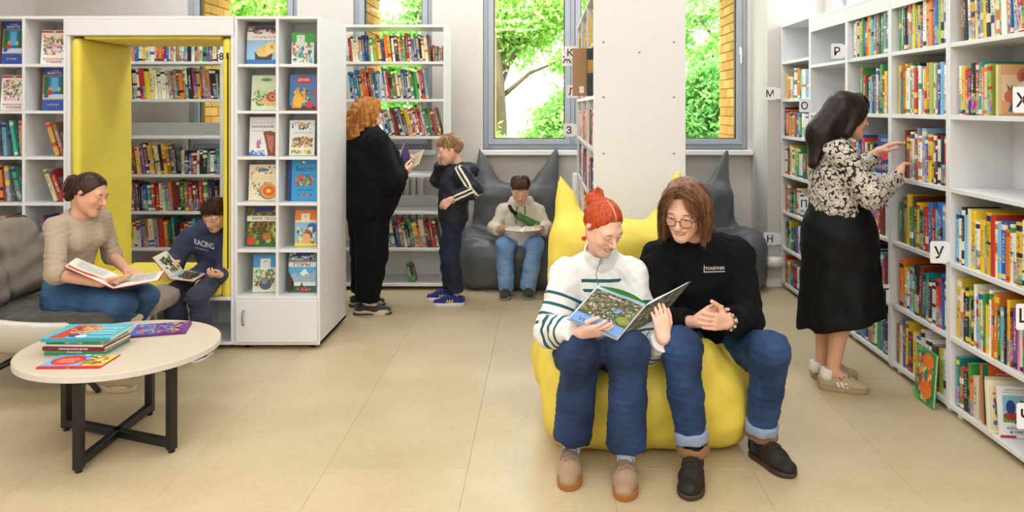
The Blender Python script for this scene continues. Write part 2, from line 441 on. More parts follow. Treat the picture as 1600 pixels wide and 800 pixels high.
def tree(name, loc, h, blobs, nleaf, size, lm, label, seed, trunk=True):
    rg = np.random.default_rng(seed)
    root = empty(name, (loc[0], loc[1], GZ)); tag(root, label, 'tree' if trunk else 'shrub')
    if trunk:
        pts = [(0.05 * math.sin(z * 1.3), 0.05 * math.cos(z * 1.7), z) for z in np.linspace(0, h * 0.85, 9)]
        MB().tube(pts, list(np.linspace(0.16, 0.05, 9)), 9).build('trunk', m_bark, root, smooth=True)
    vs = []; fs = []
    tot = sum(b[3] ** 2 for b in blobs)
    for (bx, by, bz, br) in blobs:
        if trunk:
            st = Vector((0.05 * math.sin(bz), 0.05, max(0.4, bz * 0.75))); en = Vector((bx, by, bz))
            MB().tube([st, st.lerp(en, .5) + Vector((0, 0, .1)), en], [0.05, 0.03, 0.012], 6).build('branch', m_bark, root, smooth=True)
        n = int(nleaf * br * br / tot)
        u = rg.normal(size=(n, 3)); u /= np.linalg.norm(u, axis=1)[:, None]
        rad = br * rg.uniform(0.35, 1.05, n) ** 0.6
        # leaves gather in sprays
        p = u * rad[:, None] * np.array((1, 0.8, 0.8)) + np.array((bx, by, bz))
        cl = p[rg.integers(0, n, max(4, n // 26))]; p = cl[rg.integers(0, len(cl), n)] + rg.normal(0, size * 1.05, (n, 3))
        a = rg.normal(size=(n, 3)); a /= np.linalg.norm(a, axis=1)[:, None]
        b = np.cross(a, rg.normal(size=(n, 3))); b /= np.linalg.norm(b, axis=1)[:, None]
        s = size * rg.uniform(0.6, 1.3, n)[:, None]
        q = np.stack([p - a * s * 0.6, p + b * s * 0.32, p + a * s * 0.6, p - b * s * 0.32], 1)
        o = len(vs); vs.extend(q.reshape(-1, 3).tolist()); fs.extend([(o + 4 * i, o + 4 * i + 1, o + 4 * i + 2, o + 4 * i + 3) for i in range(n)])
    mb = MB(); mb.v = vs; mb.f = fs; mb.m = [0] * len(fs)
    fo = mb.build('foliage', lm, root, fix=False); fo['kind'] = 'stuff'
    return root
T_ = [('broadleaf_tree', (-4.2, 11.4), 3.9, [(-.7, 0, 3.3, .7), (.3, -.4, 3.6, .75), (.1, .3, 2.7, .8), (.7, .2, 3.0, .6), (-.3, -.2, 2.0, .7)], 14000, .085, 0, 'leafy tree with a slim trunk outside the window above the nook', True),
      ('broadleaf_tree', (-1.9, 11.9), 3.8, [(-.5, 0, 2.6, .6), (.25, .1, 3.3, .55), (.3, -.3, 2.4, .6), (-.4, 0, 2.0, .5), (.0, .2, 2.9, .4)], 11000, .085, 1, 'leafy tree outside the narrow window by the bookcase', True),
      ('broadleaf_tree', (-.75, 12.2), 4.6, [(-.1, 0, 3.2, .55), (.45, -.4, 3.35, .6), (-.1, .2, 2.65, .4), (.75, 0, 2.95, .42), (.35, .2, 2.6, .3), (1.2, 0, 3.3, .5), (1.0, .1, 2.45, .22)], 12000, .08, 0, 'pale green tree hanging over the wide window', True),
      ('leafy_shrub', (.25, 11.0), 2.4, [(.0, 0, 1.1, .5), (.2, .2, 1.75, .34), (-.35, 0, 1.0, .45), (.3, -.1, 1.3, .5), (-.1, .1, 1.5, .3)], 11000, .07, 1, 'dark green shrub behind the middle of the wide window', False),
      ('leafy_shrub', (-.8, 10.2), 2.0, [(.0, 0, 1.0, .42), (.3, .2, .9, .4), (-.3, 0, 1.2, .4)], 7000, .07, 0, 'yellow green shrub at the lower corner of the wide window', False),
      ('broadleaf_tree', (2.95, 12.4), 4.4, [(-.5, 0, 3.2, .35), (-.2, -.4, 2.5, .5), (-.75, .2, 2.75, .3), (.5, 0, 3.2, .7)], 7000, .085, 1, 'green tree outside the sash beside the yellow brick', True),
      ('leafy_shrub', (2.25, 10.5), 2.8, [(.0, 0, 1.2, .6), (.3, .2, 1.6, .5), (-.35, 0, 1.65, .45), (.0, -.1, 2.0, .42)], 13000, .07, 2, 'dense green shrub outside the sash beside the yellow brick', False)]
for k, (nm, loc, h_, bl, nl, sz, lm, lb, tr) in enumerate(T_): tree(nm, loc, h_, bl, nl, sz, m_leafs[lm], lb, k + 1, tr)
# ================================================================== SDF shapes: soft, continuous bodies (cushions, clothes, people)
class Shape:
    """union / cut of round cones, ellipsoids and soft boxes, meshed by sparse surface nets"""
    def __init__(self): self.p = []
    def cone(self, a, b, ra, rb=None, k=0.02, op='+', flat=None, clip0=False, clip1=False):
        a = np.asarray(a, np.float32); b = np.asarray(b, np.float32); rb = ra if rb is None else rb
        if flat is not None: flat = (np.asarray(flat[0], np.float32), float(flat[1]))
        ra, rb, k = float(ra), float(rb), float(k)
        self.p.append(('cone', a, b, ra, rb, flat, clip0, clip1, k, op, (a + b) / 2, np.linalg.norm(b - a) / 2 + max(ra, rb))); return self
    def chain(self, pts, rads, k=0.02, flat=None):
        for i in range(len(pts) - 1): self.cone(pts[i], pts[i + 1], rads[i], rads[i + 1], k, '+', flat)
        return self
    def ell(self, c, r, R=None, k=0.02, op='+'):
        c = np.asarray(c, np.float32); r = np.asarray(r if hasattr(r, '__len__') else (r, r, r), np.float32)
        self.p.append(('ell', c, r, np.eye(3, dtype=np.float32) if R is None else np.asarray(R, np.float32), float(k), op, c, float(r.max()))); return self
    def box(self, c, h, R=None, rnd=0.02, k=0.02, op='+'):
        c = np.asarray(c, np.float32); h = np.asarray(h, np.float32)
        self.p.append(('box', c, h, np.eye(3, dtype=np.float32) if R is None else np.asarray(R, np.float32), rnd, k, op, c, np.linalg.norm(h))); return self
    def half(self, c, n, k=0.004, op='-'):
        """cut away the side that n points to"""
        c = np.asarray(c, np.float32); n = np.asarray(n, np.float32); n = n / np.linalg.norm(n)
        self.p.append(('half', c, n, k, op, c, 1e9)); return self
    def fn(self, f, amp=0.0):
        self.p.append(('fn', f, amp, 0, '~', np.zeros(3), 1e9)); return self
    @staticmethod
    def dist(q, p):
        t = q[0]
        if t == 'cone':
            _, a, b, ra, rb, flat, c0, c1 = q[:8]
            ba = b - a; L2 = max(ba @ ba, 1e-12); pa = p - a
            raw = (pa @ ba) / L2; h = np.clip(raw, 0, 1)
            v = pa - h[:, None] * ba
            if flat is not None:
                n, f = flat; v = v + (v @ n)[:, None] * (n * (f - 1))
            d = np.sqrt(np.einsum('ij,ij->i', v, v)) - (ra + (rb - ra) * h)
            L = math.sqrt(L2)
            if c0: d = np.maximum(d, -raw * L)
            if c1: d = np.maximum(d, (raw - 1) * L)
            return d
        if t == 'ell':
            _, c, r, R = q[:4]
            l = (p - c) @ R
            l = l / r; k0 = np.sqrt(np.einsum('ij,ij->i', l, l)); l = l / r; k1 = np.sqrt(np.einsum('ij,ij->i', l, l))
            return k0 * (k0 - 1) / np.maximum(k1, 1e-9)
        if t == 'box':
            _, c, h, R, rnd = q[:5]
            l = np.abs((p - c) @ R) - (h - rnd)
            return np.sqrt((np.maximum(l, 0) ** 2).sum(1)) + np.minimum(l.max(1), 0) - rnd
        if t == 'half':
            return -((p - q[1]) @ q[2])
    def eval(self, p, centers=None, bid=None, brad=0):
        p = p.astype(np.float32, copy=False); d = np.full(len(p), 10.0, np.float32)
        for q in self.p:
            k, op, c, r = q[-4:]
            if q[0] == 'fn':
                d = d + q[1](p); continue
            idx = None
            if centers is not None and r < 1e8:
                if q[0] == 'cone':
                    ab = q[2] - q[1]; tt = np.clip(((centers - q[1]) @ ab) / max(ab @ ab, 1e-12), 0, 1)
                    near = np.linalg.norm(centers - q[1] - tt[:, None] * ab, axis=1) < (max(q[3], q[4]) + brad * 1.5 + k + 0.008)
                else:
                    near = np.linalg.norm(centers - c, axis=1) < (r + brad * 1.5 + k + 0.008)
                if not near.any(): continue
                if not near.all():
                    idx = np.nonzero(near[bid])[0]
            pp = p if idx is None else p[idx]; dd = d if idx is None else d[idx]
            e = self.dist(q, pp)
            if op == '+':
                h = np.clip(0.5 + 0.5 * (e - dd) / k, 0, 1) if k > 0 else (e > dd) * 1.0
                n = e + (dd - e) * h - k * h * (1 - h)
            else:
                e = -e
                h = np.clip(0.5 - 0.5 * (e - dd) / k, 0, 1)
                n = e + (dd - e) * h + k * h * (1 - h)
            if idx is None: d = n
            else: d[idx] = n
        return d
    def bounds(self):
        lo = np.full(3, 1e9); hi = -lo
        for q in self.p:
            if q[-3] == '+':
                c, r = q[-2:]; lo = np.minimum(lo, c - r); hi = np.maximum(hi, c + r)
        return lo - 0.02, hi + 0.02
    def net(self, h):
        B = 8
        lo, hi = self.bounds(); lo = np.floor(lo / h) * h
        nb = np.ceil((hi - lo) / (h * B)).astype(int) + 1
        g = np.stack(np.meshgrid(*[np.arange(n) for n in nb], indexing='ij'), -1).reshape(-1, 3)
        cen = lo + (g + 0.5) * h * B; brad = h * B * 0.87
        dc = self.eval(cen, cen, np.arange(len(cen)), brad)
        g = g[np.abs(dc) < brad * 1.45 + 0.006]; cen = lo + (g + 0.5) * h * B
        o = np.stack(np.meshgrid(*[np.arange(B + 1)] * 3, indexing='ij'), -1).reshape(-1, 3)
        nB = len(g)
        vals = np.empty((nB, (B + 1) ** 3), np.float32)
        CH = 500
        for s in range(0, nB, CH):
            gg = g[s:s + CH]
            pts = (lo + (gg[:, None, :] * B + o[None]) * h).reshape(-1, 3)
            vals[s:s + CH] = self.eval(pts, cen[s:s + CH], np.repeat(np.arange(len(gg)), len(o)), brad).reshape(len(gg), -1)
        V = vals.reshape(nB, B + 1, B + 1, B + 1)
        S = V < 0
        corners = [(i, j, k) for i in (0, 1) for j in (0, 1) for k in (0, 1)]
        cnt = sum(S[:, i:B + i, j:B + j, k:B + k].astype(np.int8) for i, j, k in corners)
        act = (cnt > 0) & (cnt < 8)
        bi, ci, cj, ck = np.nonzero(act)
        val = {c: V[bi, ci + c[0], cj + c[1], ck + c[2]] for c in corners}
        acc = np.zeros((len(bi), 3)); n = np.zeros(len(bi))
        for a in corners:
            for ax in range(3):
                if a[ax] == 0:
                    b = list(a); b[ax] = 1; b = tuple(b)
                    va, vb = val[a], val[b]; cr = (va < 0) != (vb < 0)
                    t = np.where(cr, va / np.where(cr, va - vb, 1), 0)
                    q = np.tile(np.array(a, float), (len(bi), 1)); q[:, ax] = t
                    acc += q * cr[:, None]; n += cr
        cell = g[bi] * B + np.stack([ci, cj, ck], 1)
        vert = lo + (cell + acc / n[:, None]) * h
        D = (nb * B + 2).astype(np.int64)
        key = lambda c: (c[:, 0].astype(np.int64) * D[1] + c[:, 1]) * D[2] + c[:, 2]
        ks = key(cell); order = np.argsort(ks); kss = ks[order]
        def look(c):
            kk = key(c); i = np.searchsorted(kss, kk); i = np.clip(i, 0, len(kss) - 1)
            ok = kss[i] == kk
            return order[i], ok
        quads = []
        v0 = val[(0, 0, 0)]
        for ax in range(3):
            b = [0, 0, 0]; b[ax] = 1
            v1 = val[tuple(b)]; cr = (v0 < 0) != (v1 < 0)
            idx = np.nonzero(cr)[0]; c = cell[idx]
            u, w = (ax + 1) % 3, (ax + 2) % 3
            du = np.zeros(3, int); du[u] = 1; dw = np.zeros(3, int); dw[w] = 1
            a1, o1 = look(c - du); a2, o2 = look(c - du - dw); a3, o3 = look(c - dw)
            ok = o1 & o2 & o3
            q = np.stack([idx, a1, a2, a3], 1)[ok]
            fl = (v0[idx] < 0)[ok]
            q[~fl] = q[~fl][:, ::-1]
            quads.append(q)
        return vert, np.concatenate(quads)
    def mesh(self, name, mats, h, attrs=None, facemat=None):
        v, f = self.net(h)
        me = bpy.data.meshes.new(name)
        me.vertices.add(len(v)); me.vertices.foreach_set('co', v.astype(np.float32).ravel())
        me.loops.add(len(f) * 4); me.loops.foreach_set('vertex_index', f.astype(np.int32).ravel())
        me.polygons.add(len(f)); me.polygons.foreach_set('loop_start', np.arange(0, len(f) * 4, 4, dtype=np.int32))
        me.polygons.foreach_set('use_smooth', np.ones(len(f), bool))
        for m in (mats if isinstance(mats, (list, tuple)) else [mats]): me.materials.append(m)
        if facemat is not None:
            me.polygons.foreach_set('material_index', facemat(v[f].mean(1)).astype(np.int32))
        me.update(calc_edges=True); me.validate()
        for k, fn in (attrs or {}).items():
            a = me.attributes.new(k, 'FLOAT', 'POINT'); a.data.foreach_set('value', fn(v).astype(np.float32))
        return me
    def build(self, name, mats, h, parent=None, attrs=None, facemat=None):
        me = self.mesh(name, mats, h, attrs, facemat)
        return link(name, me, parent)

def folds(seed, amp, wl, n=5, stretch=(1, 1, 1)):
    """slow warped waves: the creases of cloth"""
    rg = np.random.default_rng(seed)
    ks = rg.normal(size=(n, 3)); ks /= np.linalg.norm(ks, axis=1)[:, None]; ks *= (2 * PI / wl) * rg.uniform(0.6, 1.5, n)[:, None] * np.array(stretch)
    ks = ks.astype(np.float32); ph = rg.uniform(0, 6.28, n).astype(np.float32); wk = (rg.normal(size=(n, 3)) * 9).astype(np.float32)
    def f(p):
        s = np.zeros(len(p), np.float32)
        for i in range(n): s += np.sin(p @ ks[i] + ph[i] + 1.3 * np.sin(p @ wk[i]))
        return amp * s / n * 1.6
    return f

# ================================================================== bookcases
def bookcase(name, label, w, d, h, shelves, loc, rotz=0.0, back=True, header=0.0, feet=0.03, uprights=(), back_rows=None, t=0.019, group=None):
    """front at local y=0, x from 0 to w; shelves = heights of the shelf tops"""
    r = empty(name, loc, (0, 0, rotz)); tag(r, label, 'bookcase', group)
    side = None
    for x in (0.001, w - t - 0.001):
        if side is None: o = MB().box((0, 0, feet), (t, d, h)).build('side_panel', m_wwhite, r, bevel=0.0012, seg=1); side = o.data
        else: o = link('side_panel', side, r)
        o.location = (x, 0, 0)
    xs = [0.001] + list(uprights) + [w - t - 0.001]
    for u in uprights:
        o = link('upright', side, r); o.location = (u, 0, 0)
    for i in range(len(xs) - 1):
        sh = None; a, b = xs[i] + t, xs[i + 1]
        for z in shelves:
            if sh is None: o = MB().box((0, 0.002, -0.022), (b - a, d - 0.006, 0)).build('shelf', m_wwhite, r, bevel=0.0012, seg=1); sh = o.data
            else: o = link('shelf', sh, r)
            o.location = (a, 0, z)
        if header: 
            MB().box((a, 0.001, h - 0.022 - header), (b, 0.018, h - 0.022)).build('header_board', m_wwhite, r, bevel=0.001, seg=1)
        MB().box((a, 0.0, h - 0.022), (b, d, h)).build('top_board', m_wwhite, r, bevel=0.0012, seg=1)
        rows = back_rows if back_rows is not None else ([(feet, h - 0.022)] if back else [])
        for z0, z1 in rows:
            MB().box((a, d - 0.005, z0), (b, d, z1)).build('back_panel', m_wwhite, r)
    ft = None
    if feet > 0.015:
        for x in (0.05, w - 0.05):
            for y in (0.045, d - 0.05):
                if ft is None: o = MB().lathe([(0, 0), (0.02, 0), (0.02, feet * 0.6), (0.016, feet), (0, feet)], 12).build('foot', m_white2, r, smooth=False); ft = o.data
                else: o = link('foot', ft, r)
                o.location = (x, y, 0)
    return r

SH6 = [0.055, 0.385, 0.745, 1.108, 1.463, 1.815]         # shelf tops of the near bookcases
SH7 = [0.055, 0.345, 0.645, 0.949, 1.264, 1.569, 1.878]  # shelf tops of the far bookcases
XS = 1.98
BAYS = [3.12, 3.765, 4.40, 5.03, 5.725, 6.42]
BAYNAME = ['bookcase at the frame edge', 'bookcase the woman reaches into', 'bookcase facing the reaching woman', 'hidden bookcase', 'end bookcase']
for i in range(5):
    y0, y1 = BAYS[i], BAYS[i + 1]
    lab = ['white open bookcase cut off by the frame edge, empty middle shelf', 'white open bookcase that the woman in the floral blouse reaches into', 'white open bookcase just past the reaching woman, blue cover facing out', 'white open bookcase mostly hidden behind the woman in the floral blouse', 'white seven shelf bookcase at the far end beside the pier'][i]
    bookcase('bookcase', lab, y1 - y0, 0.31, 2.172 if i < 4 else 2.187, SH6 if i < 4 else SH7, (XS, y1, 0), -PI / 2, True, 0.09 if i in (1, 2, 3) else 0.0, group='bookcases along the side wall')
# the row behind the nook and by the standing boy
bookcase('bookcase', 'white bookcase full of old books seen through the reading nook', 1.24, 0.37, 2.18, SH7, (-3.88, 6.3, 0), 0, feet=0.012, back_rows=[(0.012, 0.62), (1.264, 1.37)])
bookcase('bookcase', 'white bookcase beside the standing boy with tilted books', 1.066, 0.37, 2.18, SH7, (-1.872, 6.3, 0), 0, feet=0.012, back_rows=[(0.012, 0.32), (0.645, 0.74), (1.878, 1.95)])
# central double sided row
cb = bookcase('bookcase', 'tall white central bookcase seen edge-on behind the yellow beanbag', 2.18, 0.25, 2.18, SH7, (0.28, 6.5, 0), -PI / 2, feet=0.012, uprights=(0.72, 1.45), t=0.019)
bookcase('bookcase', 'tall white bookcase facing the long aisle behind the yellow beanbag', 2.18, 0.25, 2.18, SH7, (0.79, 4.32, 0), PI / 2, feet=0.012, uprights=(0.72, 1.45))
ep = MB().box((2.182, -0.003, 0.012), (2.2, 0.513, 2.18)).build('end_panel', m_wwhite, cb, bevel=0.0015, seg=1)
ep['label'] = 'plain white end panel with small screw caps'
sc_me = None
for (px, py) in ((999, 82), (1053, 66), (1053, 152), (1053, 240), (943, 66), (943, 152), (943, 240)):
    w_ = W(px, py, 4.30)
    o = MB().lathe([(0, 0.0012), (0.005, 0.0010), (0.006, 0)], 10).build('screw_cap', mat('screw_cap_grey', '#77777a', .5), ep) if sc_me is None else link('screw_cap', sc_me, ep)
    sc_me = o.data
    o.rotation_euler = (0, PI / 2, 0); o.location = (2.2, float(w_[0]) - 0.28, float(w_[2]))

# ------------------------------------------------------------------ the reading nook and its two display cabinets
YN, DN = 4.76, 0.63
NZ = [0.330, 0.619, 0.909, 1.1946, 1.480, 1.770]
NT = 2.067
m_yel = mat('yellow_upholstery', '#E9D54C', 0.55, 0.05, 5, 0.15, 500, sheen=0.1)
m_edge = mat('cabinet_edge', '#E4E0DA', 0.45, 0.03, 20)
def nx(px): return (px - CX) * YN / FPX
def display_cabinet(label, x0, cols, base_door):
    w = 0.018 + cols * 0.2565
    r = empty('display_cabinet', (x0, YN, 0)); tag(r, label, 'cabinet')
    for i in range(cols + 1):
        MB().box((i * 0.2565, 0, 0.33 if 0 < i < cols else 0.03), (i * 0.2565 + 0.018, DN, NT - 0.018)).build('side_panel' if i in (0, cols) else 'divider', m_wwhite, r, bevel=0.001, seg=1)
    MB().box((0, -0.001, NT - 0.018), (w, DN, NT)).build('top_board', m_wwhite, r, bevel=0.001, seg=1)
    MB().box((0, -0.004, 0.0296), (w, DN, 0.048)).build('bottom_board', m_wwhite, r, bevel=0.001, seg=1)
    MB().box((0.018, -0.002, NZ[0] - 0.018), (w - 0.018, DN, NZ[0])).build('base_board', m_wwhite, r, bevel=0.001, seg=1)
    for i in range(cols):
        for z in NZ[1:]:
            MB().box((i * 0.2565 + 0.018, 0.002, z - 0.018), ((i + 1) * 0.2565, 0.30, z)).build('shelf', m_wwhite, r, bevel=0.001, seg=1)
        MB().box((i * 0.2565 + 0.018, 0.30, NZ[0]), ((i + 1) * 0.2565, 0.306, NT - 0.018)).build('back_panel', m_wwhite, r)
    if base_door:
        d = MB().box((0.016, -0.018, 0.05), (w - 0.014, 0, NZ[0] - 0.02)).build('door', m_wwhite, r, bevel=0.0015, seg=1)
        MB().tube([(0.065, -0.018, 0.155), (0.065, -0.04, 0.165), (0.065, -0.045, 0.2), (0.065, -0.04, 0.235), (0.065, -0.018, 0.245)], 0.005, 8).build('handle', mat('brushed_steel', '#9a9790', .3, metal=.9), d, smooth=True)
    else:
        MB().box((0.018, 0.01, 0.05), (w - 0.018, 0.026, NZ[0] - 0.02)).build('kick_panel', m_wwhite, r)
    wh = None
    for x in (0.06, w - 0.06):
        for y in (0.05, DN - 0.06):
            if wh is None:
                mb = MB(); mb.tube([(-0.012, 0, 0.0155), (0.012, 0, 0.0155)], 0.0155, 12); mb.box((-0.02, -0.02, 0.026), (0.02, 0.02, 0.0295))
                o = mb.build('caster', m_gasket, r); wh = o.data
            else: o = link('caster', wh, r)
            o.location = (x, y, 0)
    return r
cabR = display_cabinet('white display cabinet with ten face-out books and a low door', nx(500) - 0.531, 2, True)
XRC = nx(500) - 0.531
# screw caps on its end panel
capm = mat('white_cap', '#FBFAF8', .4); cme = None
for (y, z) in [(yy, zz) for zz in NZ for yy in (0.04, 0.12, 0.24, 0.5)] + [(yy, 0.2) for yy in (0.06, 0.3, 0.55)]:
    o = MB().lathe([(0, 0.0014), (0.006, 0.001), (0.007, 0)], 8).build('screw_cap', capm, cabR) if cme is None else link('screw_cap', cme, cabR)
    cme = o.data; o.rotation_euler = (0, PI / 2, 0); o.location = (0.531, y, z + 0.01)
XLC = nx(104) - 0.002 - (0.018 + 3 * 0.2565)
cabL = display_cabinet('white cube display cabinet behind the seated woman in the armchair', XLC, 3, False)

n0, n1 = nx(104), XRC - 0.002
nook = empty('reading_nook', (n0, YN, 0)); tag(nook, 'white reading nook lined with yellow pads where the boy sits', 'nook')
NWd = n1 - n0
for a in (0.0, NWd - 0.02): MB().box((a, 0, 0.03), (a + 0.02, DN, NT - 0.02)).build('side_panel', m_wwhite, nook, bevel=0.001, seg=1)
MB().box((0, -0.004, NT - 0.018), (NWd, DN, NT)).build('top_board', m_wwhite, nook, bevel=0.001, seg=1)
MB().box((0.0, -0.006, 1.948), (NWd, 0.016, NT - 0.019)).build('header_board', m_wwhite, nook, bevel=0.0015, seg=1)
MB().box((0.02, 0.016, 1.945), (NWd - 0.02, DN, 1.965)).build('inner_ceiling', m_wwhite, nook)
MB().box((0.02, -0.004, 0.305), (NWd - 0.02, DN, 0.325)).build('bench_board', m_wwhite, nook, bevel=0.001, seg=1)
MB().box((0.02, -0.004, 0.0296), (NWd - 0.02, DN, 0.048)).build('bottom_board', m_wwhite, nook, bevel=0.001, seg=1)
MB().box((0.02, DN - 0.2, 0.048), (NWd - 0.02, DN - 0.194, 0.305)).build('back_panel', m_wwhite, nook)
for px in (243, 293): MB().box((nx(px) - n0 - 0.009, 0, 0.048), (nx(px) - n0 + 0.009, DN - 0.2, 0.305)).build('divider', m_wwhite, nook, bevel=0.001, seg=1)
def pad(name, c, h, rnd, seed):
    s = Shape().box(c, h, None, rnd, 0.01); s.fn(folds(seed, 0.002, 0.25))
    o = s.build(name, m_yel, 0.016, nook); return o
MB_ = pad('side_pad', (0.02 + 0.03, DN / 2 + 0.0, 1.125), (0.029, DN / 2 - 0.004, 0.81), 0.024, 1)
rp = pad('side_pad', (NWd - 0.05, DN / 2, 1.125), (0.029, DN / 2 - 0.004, 0.81), 0.024, 2)
MB().box((NWd - 0.042, -0.0012, 0.5), (NWd - 0.036, 0.006, 1.82)).build('zip', m_gasket, rp)
MB().box((NWd - 0.044, -0.006, 1.80), (NWd - 0.034, 0.0, 1.84)).build('zip_puller', m_gasket, rp)
pad('top_pad', (NWd / 2, DN / 2, 1.936), (NWd / 2 - 0.085, DN / 2 - 0.02, 0.012), 0.01, 3)
pad('seat_pad', (NWd / 2, DN / 2 - 0.002, 0.372), (NWd / 2 - 0.083, DN / 2 + 0.0, 0.047), 0.03, 4)

# ------------------------------------------------------------------ index tabs sticking out of the shelves
m_tab = mat('white_card', '#F4F3F6', 0.5, 0.02, 20)
m_ink = mat('black_ink', '#111114', 0.6, 0.05, 50)
def letter_tab(ch, px, py, d, w, h, label, side=1, attach=True, reach=None):
    """white card facing the camera, lettered; side=+1: its clip is on the right"""
    c = W(px, py, d)
    r = empty('letter_tab', tuple(c)); tag(r, label, 'sign', 'letter tabs on the shelves')
    n = 6; rr = min(w, h) * 0.12; poly = []
    for (cx_, cz_, a0) in ((w / 2 - rr, h / 2 - rr, 0), (-w / 2 + rr, h / 2 - rr, 90), (-w / 2 + rr, -h / 2 + rr, 180), (w / 2 - rr, -h / 2 + rr, 270)):
        for k in range(n + 1):
            a = math.radians(a0 + 90 * k / n); poly.append((cx_ + rr * math.cos(a), cz_ + rr * math.sin(a)))
    MB().prism(poly, -0.0012, 0.0012, 'y').build('card', m_tab, r)
    if attach:
        e = max(0.012, reach - c[0] - w / 2 - 0.006)
        cl = [(w / 2 - 0.002, h * 0.42), (w / 2 + e, h * 0.42), (w / 2 + e, h * 0.12), (w / 2 + e + 0.006, 0), (w / 2 + e, -h * 0.12), (w / 2 + e, -h * 0.42), (w / 2 - 0.002, -h * 0.42)]
        MB().prism(cl, -0.003, -0.0013, 'y').build('clip', m_tab, r)
    co, fs = text_data(ch)
    sz = h * 0.74
    mid = (co.max(0) + co.min(0)) / 2
    mb = MB(); mb.add([((p[0] - mid[0]) * sz, -0.0018, (p[1] - mid[1]) * sz) for p in co], fs)
    mb.build('letter', m_ink, r, fix=False)
    return r
for ch, px, py, d, w, h, lab in (
    ('М', 1203, 146, 6.40, 0.105, 0.11, 'white index tab lettered М beside the pier'),
    ('О', 1257, 165, 5.70, 0.078, 0.10, 'white index tab lettered О on the end bookcase'),
    ('Н', 1203, 373, 6.40, 0.105, 0.11, 'white index tab lettered Н low beside the pier'),
    ('П', 1256, 318, 5.70, 0.078, 0.10, 'white index tab lettered П behind the blouse woman'),
    ('Р', 1308, 80, 5.03, 0.078, 0.10, 'white index tab lettered Р near the top shelf'),
    ('Т', 1383, 458, 4.395, 0.078, 0.10, 'white index tab lettered Т beside the black skirt'),
    ('У', 1467, 394, 3.755, 0.085, 0.108, 'white index tab lettered У at hip height'),
    ('Х', 1597, 156, 3.105, 0.075, 0.105, 'white index tab lettered Х at eye height by the frame edge'),
    ('Ц', 1602, 495, 3.105, 0.075, 0.105, 'white index tab lettered Ц low by the frame edge'),
    ('Ч', 1603, 650, 3.105, 0.075, 0.105, 'white index tab lettered Ч just above the floor by the frame edge'),
    ('К', 891, 82, 6.38, 0.095, 0.11, 'white index tab lettered К on the central bookcase'),
    ('Ж', 886, 93, 6.44, 0.095, 0.11, 'white index tab lettered Ж behind the К tab'),
    ('Л', 893, 143, 6.38, 0.085, 0.11, 'white index tab lettered Л under the К tab'),
    ('З', 889, 203, 6.38, 0.095, 0.11, 'white index tab lettered З lower on the central bookcase'),
    ('8', 346, 88, 6.28, 0.05, 0.11, 'white index tab lettered 8 behind the yellow pad')):
    letter_tab(ch, px, py, d, w, h, lab, 1, ch != '8', XS if px > 1000 else 0.28)

# ------------------------------------------------------------------ coffee table
def coffee_table():
    c = (-1.935, 3.52)
    r = empty('coffee_table', (c[0], c[1], 0)); tag(r, 'round cream coffee table with black crossed steel legs', 'table')
    R = 0.418; n = 72; zt = 0.412; th = 0.028
    prof = [(0.001, zt - th), (R - 0.002, zt - th), (R, zt - th + 0.002), (R, zt - 0.002), (R - 0.002, zt), (0.001, zt)]
    MB().lathe(prof, n).build('table_top', [mat('cream_laminate', '#D2C2AE', 0.42, 0.02, 12)], r, smooth=False)
    e = MB().lathe([(R, zt - th + 0.0015), (R + 0.0012, zt - th + 0.002), (R + 0.0012, zt - 0.002), (R, zt - 0.0015)], n).build('edge_band', mat('grey_edge_band', '#D5D0C9', .4), r)
    L = [W(123, 735, 3.16), W(268, 705, 3.345), W(234, 645, 3.75), W(104, 670, 3.57)]
    L = [Vector((p[0] - c[0], p[1] - c[1], 0)) for p in L]
    m = sum(L, Vector()) / 4
    for p in L:
        d = (p - m).normalized(); a = math.atan2(d.y, d.x)
        M = Matrix.Translation(p) @ Matrix.Rotation(a, 4, 'Z')
        MB().box((-0.0175, -0.0175, 0.014), (0.0175, 0.0175, zt - th - 0.001), M).build('leg', m_black, r, bevel=0.002, seg=1)
        MB().lathe([(0, 0), (0.014, 0), (0.014, 0.014), (0, 0.014)], 10, (p.x, p.y, 0)).build('foot', m_gasket, r)
    for a, b, up in ((0, 2, 0), (3, 1, 0.0)):
        d = (L[b] - L[a]); ln = d.length; M = Matrix.Translation(L[a]) @ Matrix.Rotation(math.atan2(d.y, d.x), 4, 'Z')
        MB().box((0.0178, -0.0172, 0.022), (ln - 0.0178, 0.0172, 0.055), M).build('cross_bar', m_black, r, bevel=0.002, seg=1)
        MB().box((0.0178, -0.0172, zt - th - 0.034), (ln - 0.0178, 0.0172, zt - th - 0.002), M).build('top_bar', m_black, r, bevel=0.002, seg=1)
    return r
coffee_table()
